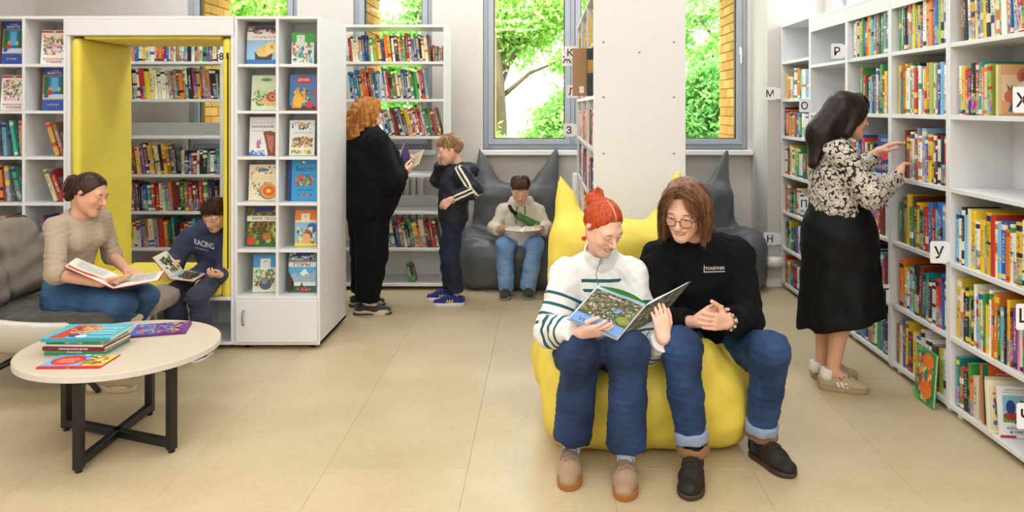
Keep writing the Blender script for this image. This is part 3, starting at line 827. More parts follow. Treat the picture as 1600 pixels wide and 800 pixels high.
# ================================================================== books
CODE = {'r': ('red', '#C23427'), 'o': ('orange', '#E07B2C'), 'y': ('yellow', '#EBC637'), 'g': ('green', '#3F9446'), 'd': ('dark green', '#1F6A44'), 't': ('teal', '#1E8B8C'),
        'b': ('blue', '#2B68B5'), 'n': ('navy', '#232F66'), 'c': ('pale blue', '#7DB4D8'), 'p': ('purple', '#72519B'), 'k': ('black', '#25242A'), 'w': ('white', '#ECE8E0'),
        'e': ('cream', '#E6D9B6'), 'm': ('maroon', '#7A2A26'), 'a': ('brown', '#9A6B41'), 's': ('grey', '#8D9299'), 'i': ('pink', '#DE7C9C'), 'l': ('lime', '#9DC245')}
ORD = ['first', 'second', 'third', 'fourth', 'fifth', 'sixth', 'seventh', 'eighth', 'ninth', 'tenth', 'eleventh', 'twelfth', 'thirteenth', 'fourteenth', 'fifteenth', 'sixteenth', 'seventeenth', 'eighteenth', 'nineteenth', 'twentieth',
       'twenty-first', 'twenty-second', 'twenty-third', 'twenty-fourth', 'twenty-fifth', 'twenty-sixth', 'twenty-seventh', 'twenty-eighth', 'twenty-ninth', 'thirtieth', 'thirty-first', 'thirty-second', 'thirty-third', 'thirty-fourth', 'thirty-fifth']
m_pages = mat('book_pages', '#EFE6D2', 0.8, 0.08, 3, 0.3, 200, stretch=(60, 1, 1))

def cover_material(name, per_object):
    """printed cover: ground colour, spine bands, a line of lettering and a picture panel, from the book's own coordinates"""
    m = bpy.data.materials.new(name); m.use_nodes = True
    nt = m.node_tree; N = nt.nodes; L = nt.links; b = N['Principled BSDF']
    b.inputs['Roughness'].default_value = 0.42
    def math_(op, a, bb=None, clamp=False):
        n = N.new('ShaderNodeMath'); n.operation = op; n.use_clamp = clamp
        for i, v in enumerate((a, bb)):
            if v is None: continue
            if isinstance(v, (int, float)): n.inputs[i].default_value = v
            else: L.new(v, n.inputs[i])
        return n.outputs[0]
    if per_object:
        tc = N.new('ShaderNodeTexCoord'); co = tc.outputs['Object']
        oi = N.new('ShaderNodeObjectInfo'); base = oi.outputs['Color']; rnd = oi.outputs['Random']
        at = N.new('ShaderNodeAttribute'); at.attribute_type = 'OBJECT'; at.attribute_name = 'accent'; acc = at.outputs['Color']
    else:
        a1 = N.new('ShaderNodeAttribute'); a1.attribute_name = 'unit'; co = a1.outputs['Vector']
        a2 = N.new('ShaderNodeAttribute'); a2.attribute_name = 'ground'; base = a2.outputs['Color']
        a3 = N.new('ShaderNodeAttribute'); a3.attribute_name = 'accent'; acc = a3.outputs['Color']
        a4 = N.new('ShaderNodeAttribute'); a4.attribute_name = 'rnd'; rnd = a4.outputs['Fac']
    sp = N.new('ShaderNodeSeparateXYZ'); L.new(co, sp.inputs[0])
    x, y, z = sp.outputs
    cb_ = N.new('ShaderNodeCombineXYZ')
    for i in range(3): L.new(math_('MULTIPLY', rnd, (37.0, 91.0, 53.0)[i]), cb_.inputs[i])
    off = N.new('ShaderNodeVectorMath'); off.operation = 'ADD'; L.new(co, off.inputs[0]); L.new(cb_.outputs[0], off.inputs[1])
    fr = lambda k: math_('FRACT', math_('MULTIPLY', rnd, k))
    def band(lo, hi, v):
        return math_('MULTIPLY', math_('GREATER_THAN', v, lo), math_('LESS_THAN', v, hi))
    # spine bands
    p1 = math_('ADD', math_('MULTIPLY', fr(13.7), 0.55), 0.15)
    hgt = math_('ADD', math_('MULTIPLY', fr(29.3), 0.16), 0.02)
    isb = math_('GREATER_THAN', fr(7.9), 0.35)
    b1 = math_('MULTIPLY', band(p1, math_('ADD', p1, hgt), z), isb)
    foot = math_('MULTIPLY', band(0.03, 0.11, z), math_('GREATER_THAN', fr(17.1), 0.55))
    head = math_('MULTIPLY', band(0.86, 0.95, z), math_('GREATER_THAN', fr(41.1), 0.5))
    bands = math_('MAXIMUM', math_('MAXIMUM', b1, foot), head)
    onsp = math_('LESS_THAN', y, 0.06)
    # lettering on the spine
    nz = N.new('ShaderNodeTexNoise'); nz.inputs['Scale'].default_value = 1.0; nz.inputs['Detail'].default_value = 1
    mp = N.new('ShaderNodeMapping'); mp.inputs['Scale'].default_value = (5, 1, 34); L.new(off.outputs[0], mp.inputs[0]); L.new(mp.outputs[0], nz.inputs['Vector'])
    let = math_('MULTIPLY', math_('GREATER_THAN', nz.outputs['Fac'], 0.54), math_('MULTIPLY', band(-0.22, 0.22, x), band(0.3, 0.8, z)))
    let = math_('MULTIPLY', let, math_('GREATER_THAN', fr(23.7), 0.2))
    # picture on the cover and sometimes across the spine
    v = N.new('ShaderNodeTexVoronoi'); v.inputs['Scale'].default_value = 7.0
    mq = N.new('ShaderNodeMapping'); mq.inputs['Scale'].default_value = (0.5, 1, 1.4); L.new(off.outputs[0], mq.inputs[0])
    nw = N.new('ShaderNodeTexNoise'); nw.inputs['Scale'].default_value = 4; L.new(mq.outputs[0], nw.inputs['Vector'])
    va = N.new('ShaderNodeVectorMath'); va.operation = 'ADD'; L.new(mq.outputs[0], va.inputs[0])
    ns = N.new('ShaderNodeVectorMath'); ns.operation = 'SCALE'; ns.inputs['Scale'].default_value = 0.35; L.new(nw.outputs['Color'], ns.inputs[0]); L.new(ns.outputs[0], va.inputs[1])
    L.new(va.outputs[0], v.inputs['Vector'])
    hv = N.new('ShaderNodeHueSaturation'); hv.inputs['Saturation'].default_value = 1.1; hv.inputs['Value'].default_value = 0.75; L.new(v.outputs['Color'], hv.inputs['Color'])
    pan = math_('MULTIPLY', band(0.14, 0.9, y), band(0.1, 0.74, z))
    art = math_('MULTIPLY', math_('MULTIPLY', onsp, math_('GREATER_THAN', fr(61.3), 0.72)), band(0.05, 0.42, z))
    pic = math_('MAXIMUM', math_('MULTIPLY', pan, 0.75), math_('MULTIPLY', art, 0.8))
    def mix(f, a, bcol):
        n = N.new('ShaderNodeMixRGB'); L.new(f, n.inputs[0])
        for i, q in ((1, a), (2, bcol)):
            if isinstance(q, tuple): n.inputs[i].default_value = q
            else: L.new(q, n.inputs[i])
        return n.outputs[0]
    c = mix(math_('MULTIPLY', bands, onsp), base, acc)
    c = mix(pic, c, hv.outputs['Color'])
    # lettering: dark on pale grounds, pale on dark ones
    bw = N.new('ShaderNodeRGBToBW'); L.new(base, bw.inputs[0])
    ink = mix(math_('GREATER_THAN', bw.outputs[0], 0.3), (0.85, 0.8, 0.62, 1), (0.05, 0.045, 0.06, 1))
    c = mix(math_('MULTIPLY', math_('MULTIPLY', let, onsp), 0.85), c, ink)
    L.new(c, b.inputs['Base Color'])
    return m
m_cov = cover_material('printed_cover', True)
m_covs = cover_material('printed_cover_far', False)

def book_geometry():
    """unit book: x thickness -.5..5, y 0 (spine) .. 1 (fore-edge), z 0..1"""
    prof = [(-.5, 1), (-.5, .03), (-.42, .006), (-.2, 0), (.2, 0), (.42, .006), (.5, .03), (.5, 1), (.42, 1), (.42, .045), (-.42, .045), (-.42, 1)]
    mb = MB(); mb.prism(prof, 0, 1, 'z')
    mb.mi = 1; mb.box((-.42, .045, .014), (.42, .975, .986))
    return mb
BOOK = book_geometry().build('book', [m_cov, m_pages])
BOOK_ME = BOOK.data; bpy.data.objects.remove(BOOK)
BV = np.array([tuple(v.co) for v in BOOK_ME.vertices]); BF = [(tuple(p.vertices), p.material_index) for p in BOOK_ME.polygons]
STUFF = {'v': [], 'f': [], 'm': [], 'unit': [], 'ground': [], 'accent': [], 'rnd': []}
rb = random.Random(11)
def vary(h, s=0.16):
    c = hexc(h); k = 1 + rb.uniform(-s, s)
    return tuple(min(1, max(0, q * k * (1 + rb.uniform(-.08, .08)))) for q in c[:3]) + (1.0,)
def accent_for(code):
    return hexc(CODE[rb.choice('wekryn' if code not in 'we' else 'rbgkno')][1])

def place_book(M, size, code, where=None, group=None):
    """size = (thickness, depth, height); M = frame with x along the row, y into the shelf, z up"""
    g, a = vary(CODE[code][1]), accent_for(code)
    if where is None:
        S = M @ Matrix.Diagonal((*size, 1))
        o = len(STUFF['v'])
        A = np.array(S)
        P = BV @ A[:3, :3].T + A[:3, 3]
        STUFF['v'] += P.tolist(); STUFF['unit'] += BV.tolist(); r = rb.random()
        STUFF['ground'] += [g] * len(BV); STUFF['accent'] += [a] * len(BV); STUFF['rnd'] += [r] * len(BV)
        for f, m in BF: STUFF['f'].append([i + o for i in f]); STUFF['m'].append(m)
        return None
    ob = bpy.data.objects.new('book', BOOK_ME); COL.objects.link(ob)
    ob.matrix_world = M @ Matrix.Diagonal((*size, 1))
    ob.color = g; ob['accent'] = a[:3]
    tag(ob, where, 'book', group)
    return ob

def row(origin, ux, uy, length, codes, hmax, hmin=0.62, depth=0.17, lean=0.0, bay=None, rowname=None, group=None, tmin=0.5, jut=0.008, inset=0.0):
    """fill a shelf: codes are the colours from one end to the other; lean tips the tops backward along the row (degrees)"""
    ux = Vector(ux); uy = Vector(uy); up = Vector((0, 0, 1))
    codes = [c for c in codes if c != ' ']
    th = [rb.uniform(tmin, 1.35) for _ in codes]
    rise = hmax * math.sin(math.radians(abs(lean)))
    avail = length - rise - 0.004
    k = avail / sum(th); th = [t * k for t in th]
    cs = math.cos(math.radians(lean))
    p = rise if lean > 0 else 0.0
    seen = {}
    for i, c in enumerate(codes):
        t = th[i] * cs
        h = hmax * rb.uniform(hmin, 0.985) * cs; dp = min(depth * rb.uniform(0.8, 1.1), h * 0.95)
        a = math.radians(lean + (rb.uniform(-0.3, 0.3) if lean == 0 else 0))
        rx = (ux * math.cos(a) + up * math.sin(a)); rz = (up * math.cos(a) - ux * math.sin(a))
        # lowest corner rests on the board
        lift = max(0.0, -t * math.sin(a)) + 0.0006
        base = Vector(origin) + ux * p + up * lift + uy * (inset + rb.uniform(0.0, jut))
        q = base + rx * (t * 0.5)
        M = Matrix((( rx.x, uy.x, rz.x, q.x), (rx.y, uy.y, rz.y, q.y), (rx.z, uy.z, rz.z, q.z), (0, 0, 0, 1)))
        where = None
        if bay:
            where = '%s book, %s along the %s, %s' % (CODE[c][0], ORD[i], rowname, bay)
        place_book(M, (t * 0.985, dp, h), c, where, group)
        p += th[i] if lean == 0 else t / cs

RN = {5: 'top row', 4: 'second row', 3: 'third row', 2: 'fourth row', 1: 'fifth row', 0: 'bottom row'}
def bay_row(bi, r, codes, y_from=None, y_to=None, hf=0.86, indiv=True, hmin=0.7, lean=0.0, shelves=SH6, tops=None, depth=0.2):
    """one shelf of the bookcases along the side wall, far end first"""
    y1, y0 = BAYS[bi + 1], BAYS[bi]
    a = (y_from if y_from is not None else y1 - 0.03); b = (y_to if y_to is not None else y0 + 0.024)
    nxt = shelves[r + 1] if r + 1 < len(shelves) else 2.15
    hm = (nxt - 0.022 - shelves[r]) * hf
    row((XS + 0.018, a, shelves[r]), (0, -1, 0), (1, 0, 0), a - b, codes, hm, hmin, depth, lean, BAYNAME[bi] if indiv else None, RN[r] if shelves is SH6 else None, 'books along the side wall')
# nearest bookcase, cut off by the frame
bay_row(0, 5, 'akwyensykwlegwobwrgy', y_from=3.70, hf=0.93, lean=3)
bay_row(0, 4, 'wyrnkrtoel', y_from=3.715, y_to=3.44, hf=0.78, hmin=.82)
bay_row(0, 2, 'cwkceywygyrwcboewywrk', y_from=3.73, hf=0.86, hmin=.72)
bay_row(0, 1, 'yenkgkwcegywoogckyrpiwgb', hf=0.9, hmin=.68)
bay_row(0, 0, 'takgoe', y_from=3.73, y_to=3.545, hf=0.8)
# the one the woman reaches into
bay_row(1, 5, 'gwsknocygykwyopblewr', y_from=4.33, hf=0.97, hmin=.7)
bay_row(1, 4, 'ytaywgwrkwbwyolesncwk', y_from=4.34, hf=0.88, hmin=.8)
bay_row(1, 3, 'mmyeaswcpyymkwkrr', y_from=4.27, hf=0.86, hmin=.72)
bay_row(1, 2, 'ddaygmytrrbrcbce', y_from=4.33, hf=0.85, hmin=.72)
bay_row(1, 1, 'ooywcgkmttskwrrbwo', y_from=4.33, hf=0.86, hmin=.72)
bay_row(1, 0, 'aebykybwwwdkylws', y_from=4.36, hf=0.88, hmin=.76)
# in front of her
bay_row(2, 5, 'weeygbroycsakgstt', y_from=4.97, hf=0.95, hmin=.72)
bay_row(2, 4, 'grklckpwkgryabb', y_from=4.86, hf=0.9, hmin=.62)
bay_row(2, 3, 'rywbbrwgyn', y_from=4.98, y_to=4.66, hf=0.66)
bay_row(2, 2, 'yarwpirmw', y_from=4.9, hf=0.84)
bay_row(2, 1, 'brnkbcrmn', y_from=4.9, hf=0.86)
bay_row(2, 0, 'wkgbnakwgbnc', y_from=5.0, hf=0.8)
bay_row(3, 3, 'eayw', y_from=5.68, y_to=5.54, hf=0.8, indiv=False)
bay_row(3, 2, 'aeye', y_from=5.68, y_to=5.54, hf=0.8, indiv=False)
bay_row(3, 1, 'rboyg', y_from=5.68, y_to=5.5, hf=0.8, indiv=False)
bay_row(3, 0, 'kgbeanwyk', y_from=5.4, hf=0.8, indiv=False)
# far end bookcase: small in the photo, joined
for r, cs, yf, yt in ((5, 'yoekwogwce', 6.36, None), (4, 'koogrbgwwn', 6.39, None), (3, 'wkywygwdoa', 6.38, None), (2, 'ragdew', 6.36, 5.95), (1, 'kytkpwboroy', 6.36, None), (0, 'rybrwnrke', 6.38, None)):
    bay_row(4, r, cs, yf, yt, hf=0.86, indiv=False, shelves=SH7)

# bookcase beside the standing boy: tilted rows
def back_row(x0, x1, r, codes, hf, lean, bay=None, hmin=.75, jut=.02):
    nxt = SH7[r + 1] if r + 1 < len(SH7) else 2.158
    row((x0, 6.315, SH7[r]), (1, 0, 0), (0, 1, 0), x1 - x0, codes, (nxt - 0.022 - SH7[r]) * hf, hmin, 0.17, lean, bay, {6: 'top row', 5: 'second row', 4: 'third row'}.get(r), 'books beside the standing boy', jut=jut, inset=.02)
BB = None
xa = -1.872 + 0.024
back_row(-1.632, -0.93, 6, 'kreewobngwloybnoykwkoagrwpsekeea', 0.93, 6, BB)
back_row(-1.632, -0.95, 5, 'cbgbyorkrgbecwbwrkgaeesbwygdgewrc', 0.93, 8, BB)
back_row(-1.38, -0.835, 4, 'cwbemmnskyyrwwrrwgddgrba', 0.90, 14, BB, hmin=.86)
back_row(-1.50, -0.86, 1, 'oyerkbwnbrwkgyoemkrm', 0.88, 10)
back_row(-1.15, -1.06, 0, 'gm', 0.7, 14)
# small upright books laid deeper on the top row
back_row(-0.93, -0.835, 6, 'massaa', 0.55, 0, jut=.05)
# rows seen through the nook
def nook_row(r, codes, hf, lean, x0=-3.6, x1=-2.68, hmin=.78):
    back_row(x0, x1, r, codes, hf, lean, None, hmin)
nook_row(6, 'ykrgbnbcobwyewerorpbwreawtkwaowgpkea', 0.95, 0)
nook_row(5, 'oewkwskewrryeewwesaakogwkrpyrsonks', 0.93, 5)
nook_row(3, 'ogwrmmegmyerpmeyoekyansk', 0.93, 8, x1=-3.02)
nook_row(3, 'ekbrmwkkgswct', 0.74, 0, x0=-3.0, x1=-2.67)
nook_row(2, 'nrgrrrsmpksbtrrwecommgarmkrgpnka', 0.9, 4)
nook_row(1, 'obrglywwpsaesrodtkmrwcbtgsgr', 0.9, 5)
nook_row(0, 'tkrbagwmntbmgr', 0.6, 8)
# left and right sides of the central bookcase
for r, cs in ((6, 'rykeg'), (5, 'ra'), (4, 'rowk'), (3, 'nrbg'), (2, 'wry'), (1, 'gby')):
    for (a, b) in ((6.46, 5.80), (5.74, 5.08), (5.0, 4.66 if r == 5 else 4.36)):
        row((0.29, a, SH7[r]), (0, -1, 0), (1, 0, 0), a - b, (cs * 9)[:22], ((SH7[r + 1] if r < 6 else 2.158) - .022 - SH7[r]) * .86, .75, .16, 0)
def flush_stuff():
    me = bpy.data.meshes.new('books_on_far_shelves')
    me.from_pydata(STUFF['v'], [], STUFF['f']); me.materials.append(m_covs); me.materials.append(m_pages)
    me.polygons.foreach_set('material_index', STUFF['m'])
    for k, t, w in (('unit', 'FLOAT_VECTOR', 'vector'), ('ground', 'FLOAT_COLOR', 'color'), ('accent', 'FLOAT_COLOR', 'color'), ('rnd', 'FLOAT', 'value')):
        a = me.attributes.new(k, t, 'POINT'); a.data.foreach_set(w, np.array(STUFF[k], np.float32).ravel())
    o = link('books_on_far_shelves', me)
    tag(o, 'rows of small worn books on the far shelves', 'books', kind='stuff')
flush_stuff()

# ------------------------------------------------------------------ books that show their covers
def shapes_mesh(mb, mats, shapes, w, h, y):
    """flat printed shapes in unit coordinates on the plane y"""
    dy = min(0.00022, 0.0032 / max(len(shapes), 1))
    for i, s in enumerate(shapes):
        col = s[-1]
        m = pcol(col)
        if m not in mats: mats.append(m)
        mb.mi = mats.index(m); yy = y - dy * (i + 1)
        if s[0] == 'r':
            _, a, b, c, d, _ = s; pts = [(a, b), (c, b), (c, d), (a, d)]
        elif s[0] == 'e':
            _, cx_, cz_, rx, rz, _ = s; pts = [(cx_ + rx * math.cos(2 * PI * k / 20), cz_ + rz * math.sin(2 * PI * k / 20)) for k in range(20)]
        elif s[0] == 'p': pts = s[1]
        elif s[0] == 't':
            _, txt, cx_, cz_, hh, ww, _ = s
            co, fs = text_data(txt); mn, mxx = co.min(0), co.max(0); sx = ww / (mxx[0] - mn[0]); sz = hh / max(mxx[1] - mn[1], .3)
            mb.add([((cx_ + (p[0] - (mn[0] + mxx[0]) / 2) * sx - .5) * w, yy, (cz_ + (p[1] - (mn[1] + mxx[1]) / 2) * sz) * h) for p in co], fs)
            continue
        pts = [(min(max(a, 0.0), 1.0), min(max(b, 0.0), 1.0)) for a, b in pts]
        mb.add([((a - .5) * w, yy, b * h) for a, b in pts], [tuple(range(len(pts)))])

def scatter_art(seed, cols, x0, z0, x1, z1, n, smin=.03, smax=.1):
    """a busy picture: many small overlapping dabs of colour"""
    r = random.Random(seed); out = []
    for _ in range(int(n * 2.6)):
        a, b = r.uniform(smin, smax) * .6, r.uniform(smin, smax) * .5
        cx_, cz_ = r.uniform(x0 + a, x1 - a), r.uniform(z0 + b, z1 - b)
        k = r.randint(5, 8); ph = r.uniform(0, 6)
        pts = [(cx_ + a * r.uniform(.6, 1) * math.cos(ph + 2 * PI * j / k), cz_ + b * r.uniform(.6, 1) * math.sin(ph + 2 * PI * j / k)) for j in range(k)]
        out.append(('p', pts, r.choice(cols)))
    return out

def cover_book(label, w, h, t, ground, art, M, spine=None, group='books with their covers showing', parts=True):
    """closed book, front cover facing local -y, bottom edge at z=0, centred in x; spine on the -x side"""
    r = empty('book'); r.matrix_world = M; tag(r, label, 'book', group)
    prof = [(-w / 2, -t / 2), (w / 2, -t / 2), (w / 2, -t / 2 + .0025), (-w / 2 + .003, -t / 2 + .0025), (-w / 2 + .003, t / 2 - .0025), (w / 2, t / 2 - .0025), (w / 2, t / 2), (-w / 2, t / 2)]
    cm = [pcol(ground)] + ([pcol(spine)] if spine else [])
    mb = MB(); mb.prism(prof, 0, h, 'z')
    if spine: mb.m[2 + 7] = 1
    mb.build('cover', cm, r)
    MB().box((-w / 2 + .0035, -t / 2 + .0026, .003), (w / 2 - .004, t / 2 - .0026, h - .003)).build('pages', m_pages, r)
    if art:
        pm = []; p = MB(); shapes_mesh(p, pm, art, w, h, -t / 2)
        p.build('cover_print', pm, r, fix=False)
    return r
def frame(pos, yaw=0.0, tilt=0.0, roll=0.0):
    """upright book: yaw about z, tilt leans the top back"""
    return Matrix.Translation(Vector(pos)) @ Matrix.Rotation(yaw, 4, 'Z') @ Matrix.Rotation(-tilt, 4, 'X') @ Matrix.Rotation(roll, 4, 'Y')
def px_book(label, x0, y0, x1, y1, d, ground, art, yaw=0.0, tilt=0.1, t=0.018, spine=None, zbase=None):
    a, b = W(x0, y1, d), W(x1, y0, d); w = b[0] - a[0]; h = (b[2] - a[2]) / math.cos(tilt)
    z = zbase if zbase is not None else a[2]
    th = abs(math.sin(tilt)) * t / 2
    return cover_book(label, w / max(math.cos(yaw), .5), h, t, ground, art, frame(((a[0] + b[0]) / 2, d + t / 2, z + th + .0004), yaw, tilt), spine)
DB = YN + 0.10
barto = [('r', .1, .0, 1, 1, '#2F4FA8'), ('r', .1, .25, .94, .83, '#B79A3C'), ('r', .13, .27, .91, .81, '#2A6DB4'), ('r', .13, .27, .3, .81, '#1E6B3C'), ('r', .76, .27, .91, .81, '#1E6B3C'), ('r', .13, .27, .91, .38, '#C9D5E6'), ('r', .4, .45, .66, .78, '#62AFDE'),
         ('e', .38, .5, .07, .06, '#D9A23A'), ('e', .36, .42, .1, .06, '#B2402F'), ('e', .24, .34, .09, .05, '#3456A5'), ('e', .7, .5, .06, .05, '#D7C35A'), ('t', 'АГНИЯ', .52, .945, .03, .3, '#E8E4EE'), ('t', 'БАРТО', .52, .885, .06, .52, '#F4F2F4'), ('t', 'СТИХИ', .52, .13, .045, .42, '#D8C68A')]
def reading(seed): return [('r', 0, .925, 1, .985, '#C23B3A'), ('e', .5, .955, .07, .025, '#E8C35A')] + scatter_art(seed, ['#E0523F', '#F2C84B', '#7BB04A', '#6C8FC2', '#8A5A3A', '#E9A0A6', '#D9D2E6', '#F0E6D0'], .06, .25, .96, .9, 46, .05, .14) + [('t', 'ВНЕКЛАССНОЕ', .53, .165, .045, .84, '#BE2B2F'), ('t', 'ЧТЕНИЕ', .53, .08, .065, .62, '#BE2B2F')]
px_book('dark blue book of verse facing out on the top corner shelf', -2, 30, 36, 97, DB, '#4A2F22', barto, 0, .1, zbase=NZ[5])
px_book('white red lettered book facing out beside the top blue one', 64, 43, 101, 97, DB, '#F3EFEA', reading(3), .12, .1, zbase=NZ[5])
px_book('white red lettered book facing out under the top blue one', 1, 115, 38, 170, DB, '#F3EFEA', reading(8), .08, .1, zbase=NZ[4])
px_book('dark blue book of verse facing out on the second shelf', 63, 104, 101, 170, DB, '#4A2F22', barto, .18, .1, zbase=NZ[4])
sea = [('r', 0, .86, 1, 1, '#8A7A52')] + scatter_art(1, ['#C8592E', '#2F5E9C', '#E0C268', '#3A3A36', '#F0E8DC'], .02, .78, .98, .99, 26, .05, .1) + [('r', .25, .92, .85, .985, '#2B2F7E'), ('r', 0, .64, 1, .78, '#F3EEE8'), ('t', 'ОТКРЫТИЯ', .55, .715, .055, .74, '#C4592F'), ('r', 0, 0, 1, .64, '#9CC9E8'), ('r', 0, 0, 1, .13, '#3C7DBA'), ('e', .8, .5, .2, .1, '#F2DDB0'), ('p', [(.28, .12), (.8, .12), (.84, .32), (.62, .2), (.4, .2), (.26, .34)], '#5A3A24'), ('p', [(.33, .25), (.62, .2), (.66, .5), (.36, .46)], '#E8BE6A'), ('p', [(.64, .24), (.92, .32), (.95, .58), (.6, .54)], '#EFD08A'), ('e', .8, .46, .05, .05, '#D98A3C')]
px_book('sea discovery book with a sailing ship facing out', 385, 37, 434, 97, DB, '#F3EEE8', sea, 0, .08, zbase=NZ[5])
grn = [('r', 0, .70, 1, 1, '#3BAE3A'), ('r', .22, .7, .58, .93, '#E9EDE2'), ('e', .4, .85, .03, .02, '#C23B3A'), ('r', 0, 0, 1, .7, '#DDE9E4'), ('r', .04, .3, .16, .7, '#A9653A'), ('r', .7, .3, .82, .7, '#A9653A')] + scatter_art(5, ['#3E8A45', '#E0A040', '#2F5E9C', '#F3E9D2', '#C8592E', '#5FB0D8'], .05, .04, .95, .62, 34, .06, .14)
px_book('small green topped story book facing out', 456, 47, 489, 97, DB, '#5FBF54', grn, .2, .12, zbase=NZ[5])
snail = [('r', 0, 0, 1, 1, '#D9E3C4')] + scatter_art(6, ['#7FB45A', '#4F8A3F', '#B9CFA0', '#8A6A42', '#C9D8B4'], .02, .1, .98, .6, 34, .06, .16) + [('e', .55, .87, .2, .045, '#4E9A4C'), ('t', 'УЛИТКИ', .62, .75, .06, .6, '#F4F2E6'), ('p', [(.22, .2), (.95, .12), (.9, .24), (.6, .32), (.35, .28)], '#E0B56A'), ('e', .76, .38, .2, .14, '#B4593E'), ('e', .8, .38, .12, .09, '#D8876A'), ('e', .8, .38, .05, .04, '#8A3A2A')]
px_book('pale green nature book with a snail facing out', 392, 115, 434, 170, DB, '#D9E3C4', snail, 0, .1, zbase=NZ[4])
red = [('r', 0, .0, .93, 1, '#4C7FC0'), ('r', .93, 0, 1, 1, '#C2274A'), ('r', 0, 0, .93, .12, '#4A3A2A')] + scatter_art(7, ['#C8D8EC', '#3B5E2F', '#8A5A3A', '#5E8A3E'], .05, .2, .9, .6, 20, .06, .14) + [('p', [(.1, .06), (.42, .06), (.5, .3), (.36, .42), (.34, .66), (.22, .6), (.12, .3)], '#E0A02E'), ('e', .3, .3, .16, .2, '#EDB53A'), ('p', [(.46, .2), (.56, .2), (.56, .6), (.48, .66)], '#E3A93C'), ('e', .72, .16, .14, .1, '#CE3A30'), ('r', .24, .76, .74, .93, '#CF2738'), ('t', 'ДРУЖОК', .49, .85, .09, .42, '#F5E6D6')]
px_book('blue story book with a red title plate facing out', 452, 114, 496, 170, DB, '#C2274A', red, 0, .09, zbase=NZ[4])
nano = [('t', 'ПОЗНАЁМ', .5, .85, .035, .72, '#9A94A6'), ('t', 'НАНОМИР', .49, .75, .075, .82, '#25316E'), ('r', .1, .62, .8, .66, '#D8D4DC'), ('p', [(.5, .62), (.62, .3), (.7, 0), (.98, 0), (.96, .6), (.78, .64)], '#8A4A38'), ('p', [(.62, .55), (.72, .2), (.86, .06), (.92, .5)], '#B97A62'), ('p', [(.25, .28), (.3, .42), (.38, .38), (.42, .46), (.44, .3), (.34, .24)], '#B77AB8'), ('e', .34, .22, .07, .03, '#C8503C'), ('r', 0, 0, .6, .08, '#5C86C9')] + scatter_art(9, ['#3F66B4', '#7FA6DC', '#D8E2F2'], .02, .0, .62, .16, 14, .05, .1)
px_book('white science book with a brown fossil cover facing out', 389, 183, 431, 243, DB, '#F1EDEE', nano, 0, .08, zbase=NZ[3])
rus = [('r', 0, 0, 1, 1, '#E8EEF0')] + scatter_art(12, ['#3A4A5A', '#E0E6EA', '#5C86A9'], .02, .7, .98, .98, 14, .05, .1) + [('e', .52, .86, .2, .045, '#E0A640'), ('t', 'РОССИИ', .55, .64, .07, .72, '#C6B59A')] + scatter_art(13, ['#B97A3C', '#8A5A2E', '#E0B45A', '#5E3A22', '#C8A06A'], .06, .2, .96, .55, 30, .06, .14) + scatter_art(14, ['#F0C44A', '#6FA84A', '#E89A3C', '#F3ECD8'], .04, .02, .96, .18, 16, .06, .14)
px_book('white book with golden wooden towers facing out', 452, 188, 490, 243, DB, '#EEEDE8', rus, .1, .12, zbase=NZ[3])
earth = [('r', 0, 0, 1, 1, '#F1E6C4')] + scatter_art(15, ['#7FB0D4', '#E0A640', '#8AB45A', '#F6F0DE', '#C8702E'], .02, .05, .98, .97, 44, .05, .1) + [('r', .12, .52, .98, .74, '#F1E6C4'), ('e', .5, .85, .2, .045, '#4C8AC4'), ('t', 'ЗЕМЛИ', .54, .62, .1, .74, '#E8D08C'), ('e', .68, .26, .31, .22, '#3F7FB0'), ('e', .7, .27, .29, .2, '#EE9A2C'), ('e', .7, .27, .2, .14, '#E4642A'), ('e', .7, .27, .08, .05, '#F6D84A')]
px_book('yellow science book with a sliced globe facing out', 388, 260, 433, 316, DB, '#F1E6C4', earth, 0, .09, zbase=NZ[2])
blu = [('r', .13, 0, 1, 1, '#2E9ED8'), ('r', 0, 0, .13, 1, '#263F86'), ('t', 'Барто', .56, .75, .14, .58, '#1F3F8A'), ('e', .46, .9, .05, .03, '#C2324A'), ('e', .52, .92, .05, .03, '#F0EEF0'), ('e', .78, .84, .04, .03, '#D94A7A')] + scatter_art(16, ['#E0463A', '#F2D04A', '#3FA05A', '#F0A870', '#2F5EA8', '#8A4A2A'], .22, .34, .88, .64, 34, .05, .1) + scatter_art(17, ['#C8403A', '#E8B08A', '#7A3A2A'], .3, .1, .84, .17, 10, .04, .07) + [('t', 'стихи детям', .58, .25, .03, .5, '#1F5F9A')]
px_book('bright blue book of verse facing out', 449, 251, 496, 316, DB, '#2E9ED8', blu, 0, .07, spine='#263F86', zbase=NZ[2])
forest = scatter_art(18, ['#3E7A2E', '#7FAE3C', '#2F5A22', '#A9C85A', '#5A3F22', '#8A6A2E'], .02, .02, .98, .98, 90, .08, .2) + [('r', 0, .82, 1, 1, '#4A5A2E')] + scatter_art(20, ['#C8A05A', '#2E3A22', '#7A4A2A', '#5E7A3A'], .02, .8, .98, .98, 16, .05, .1) + [('r', .24, .86, .84, .97, '#2B2F7E'), ('r', 0, .62, 1, .75, '#EFEBE2'), ('t', 'МИР ЛЕСА', .56, .685, .075, .76, '#A8242E'), ('r', .4, .08, .52, .6, '#6A4424'), ('e', .64, .24, .13, .09, '#B4762E'), ('e', .14, .14, .13, .1, '#D9402E')]
px_book('green forest book with a red flower facing out', 385, 325, 434, 388, DB, '#3E6A2E', forest, 0, .08, zbase=NZ[1])
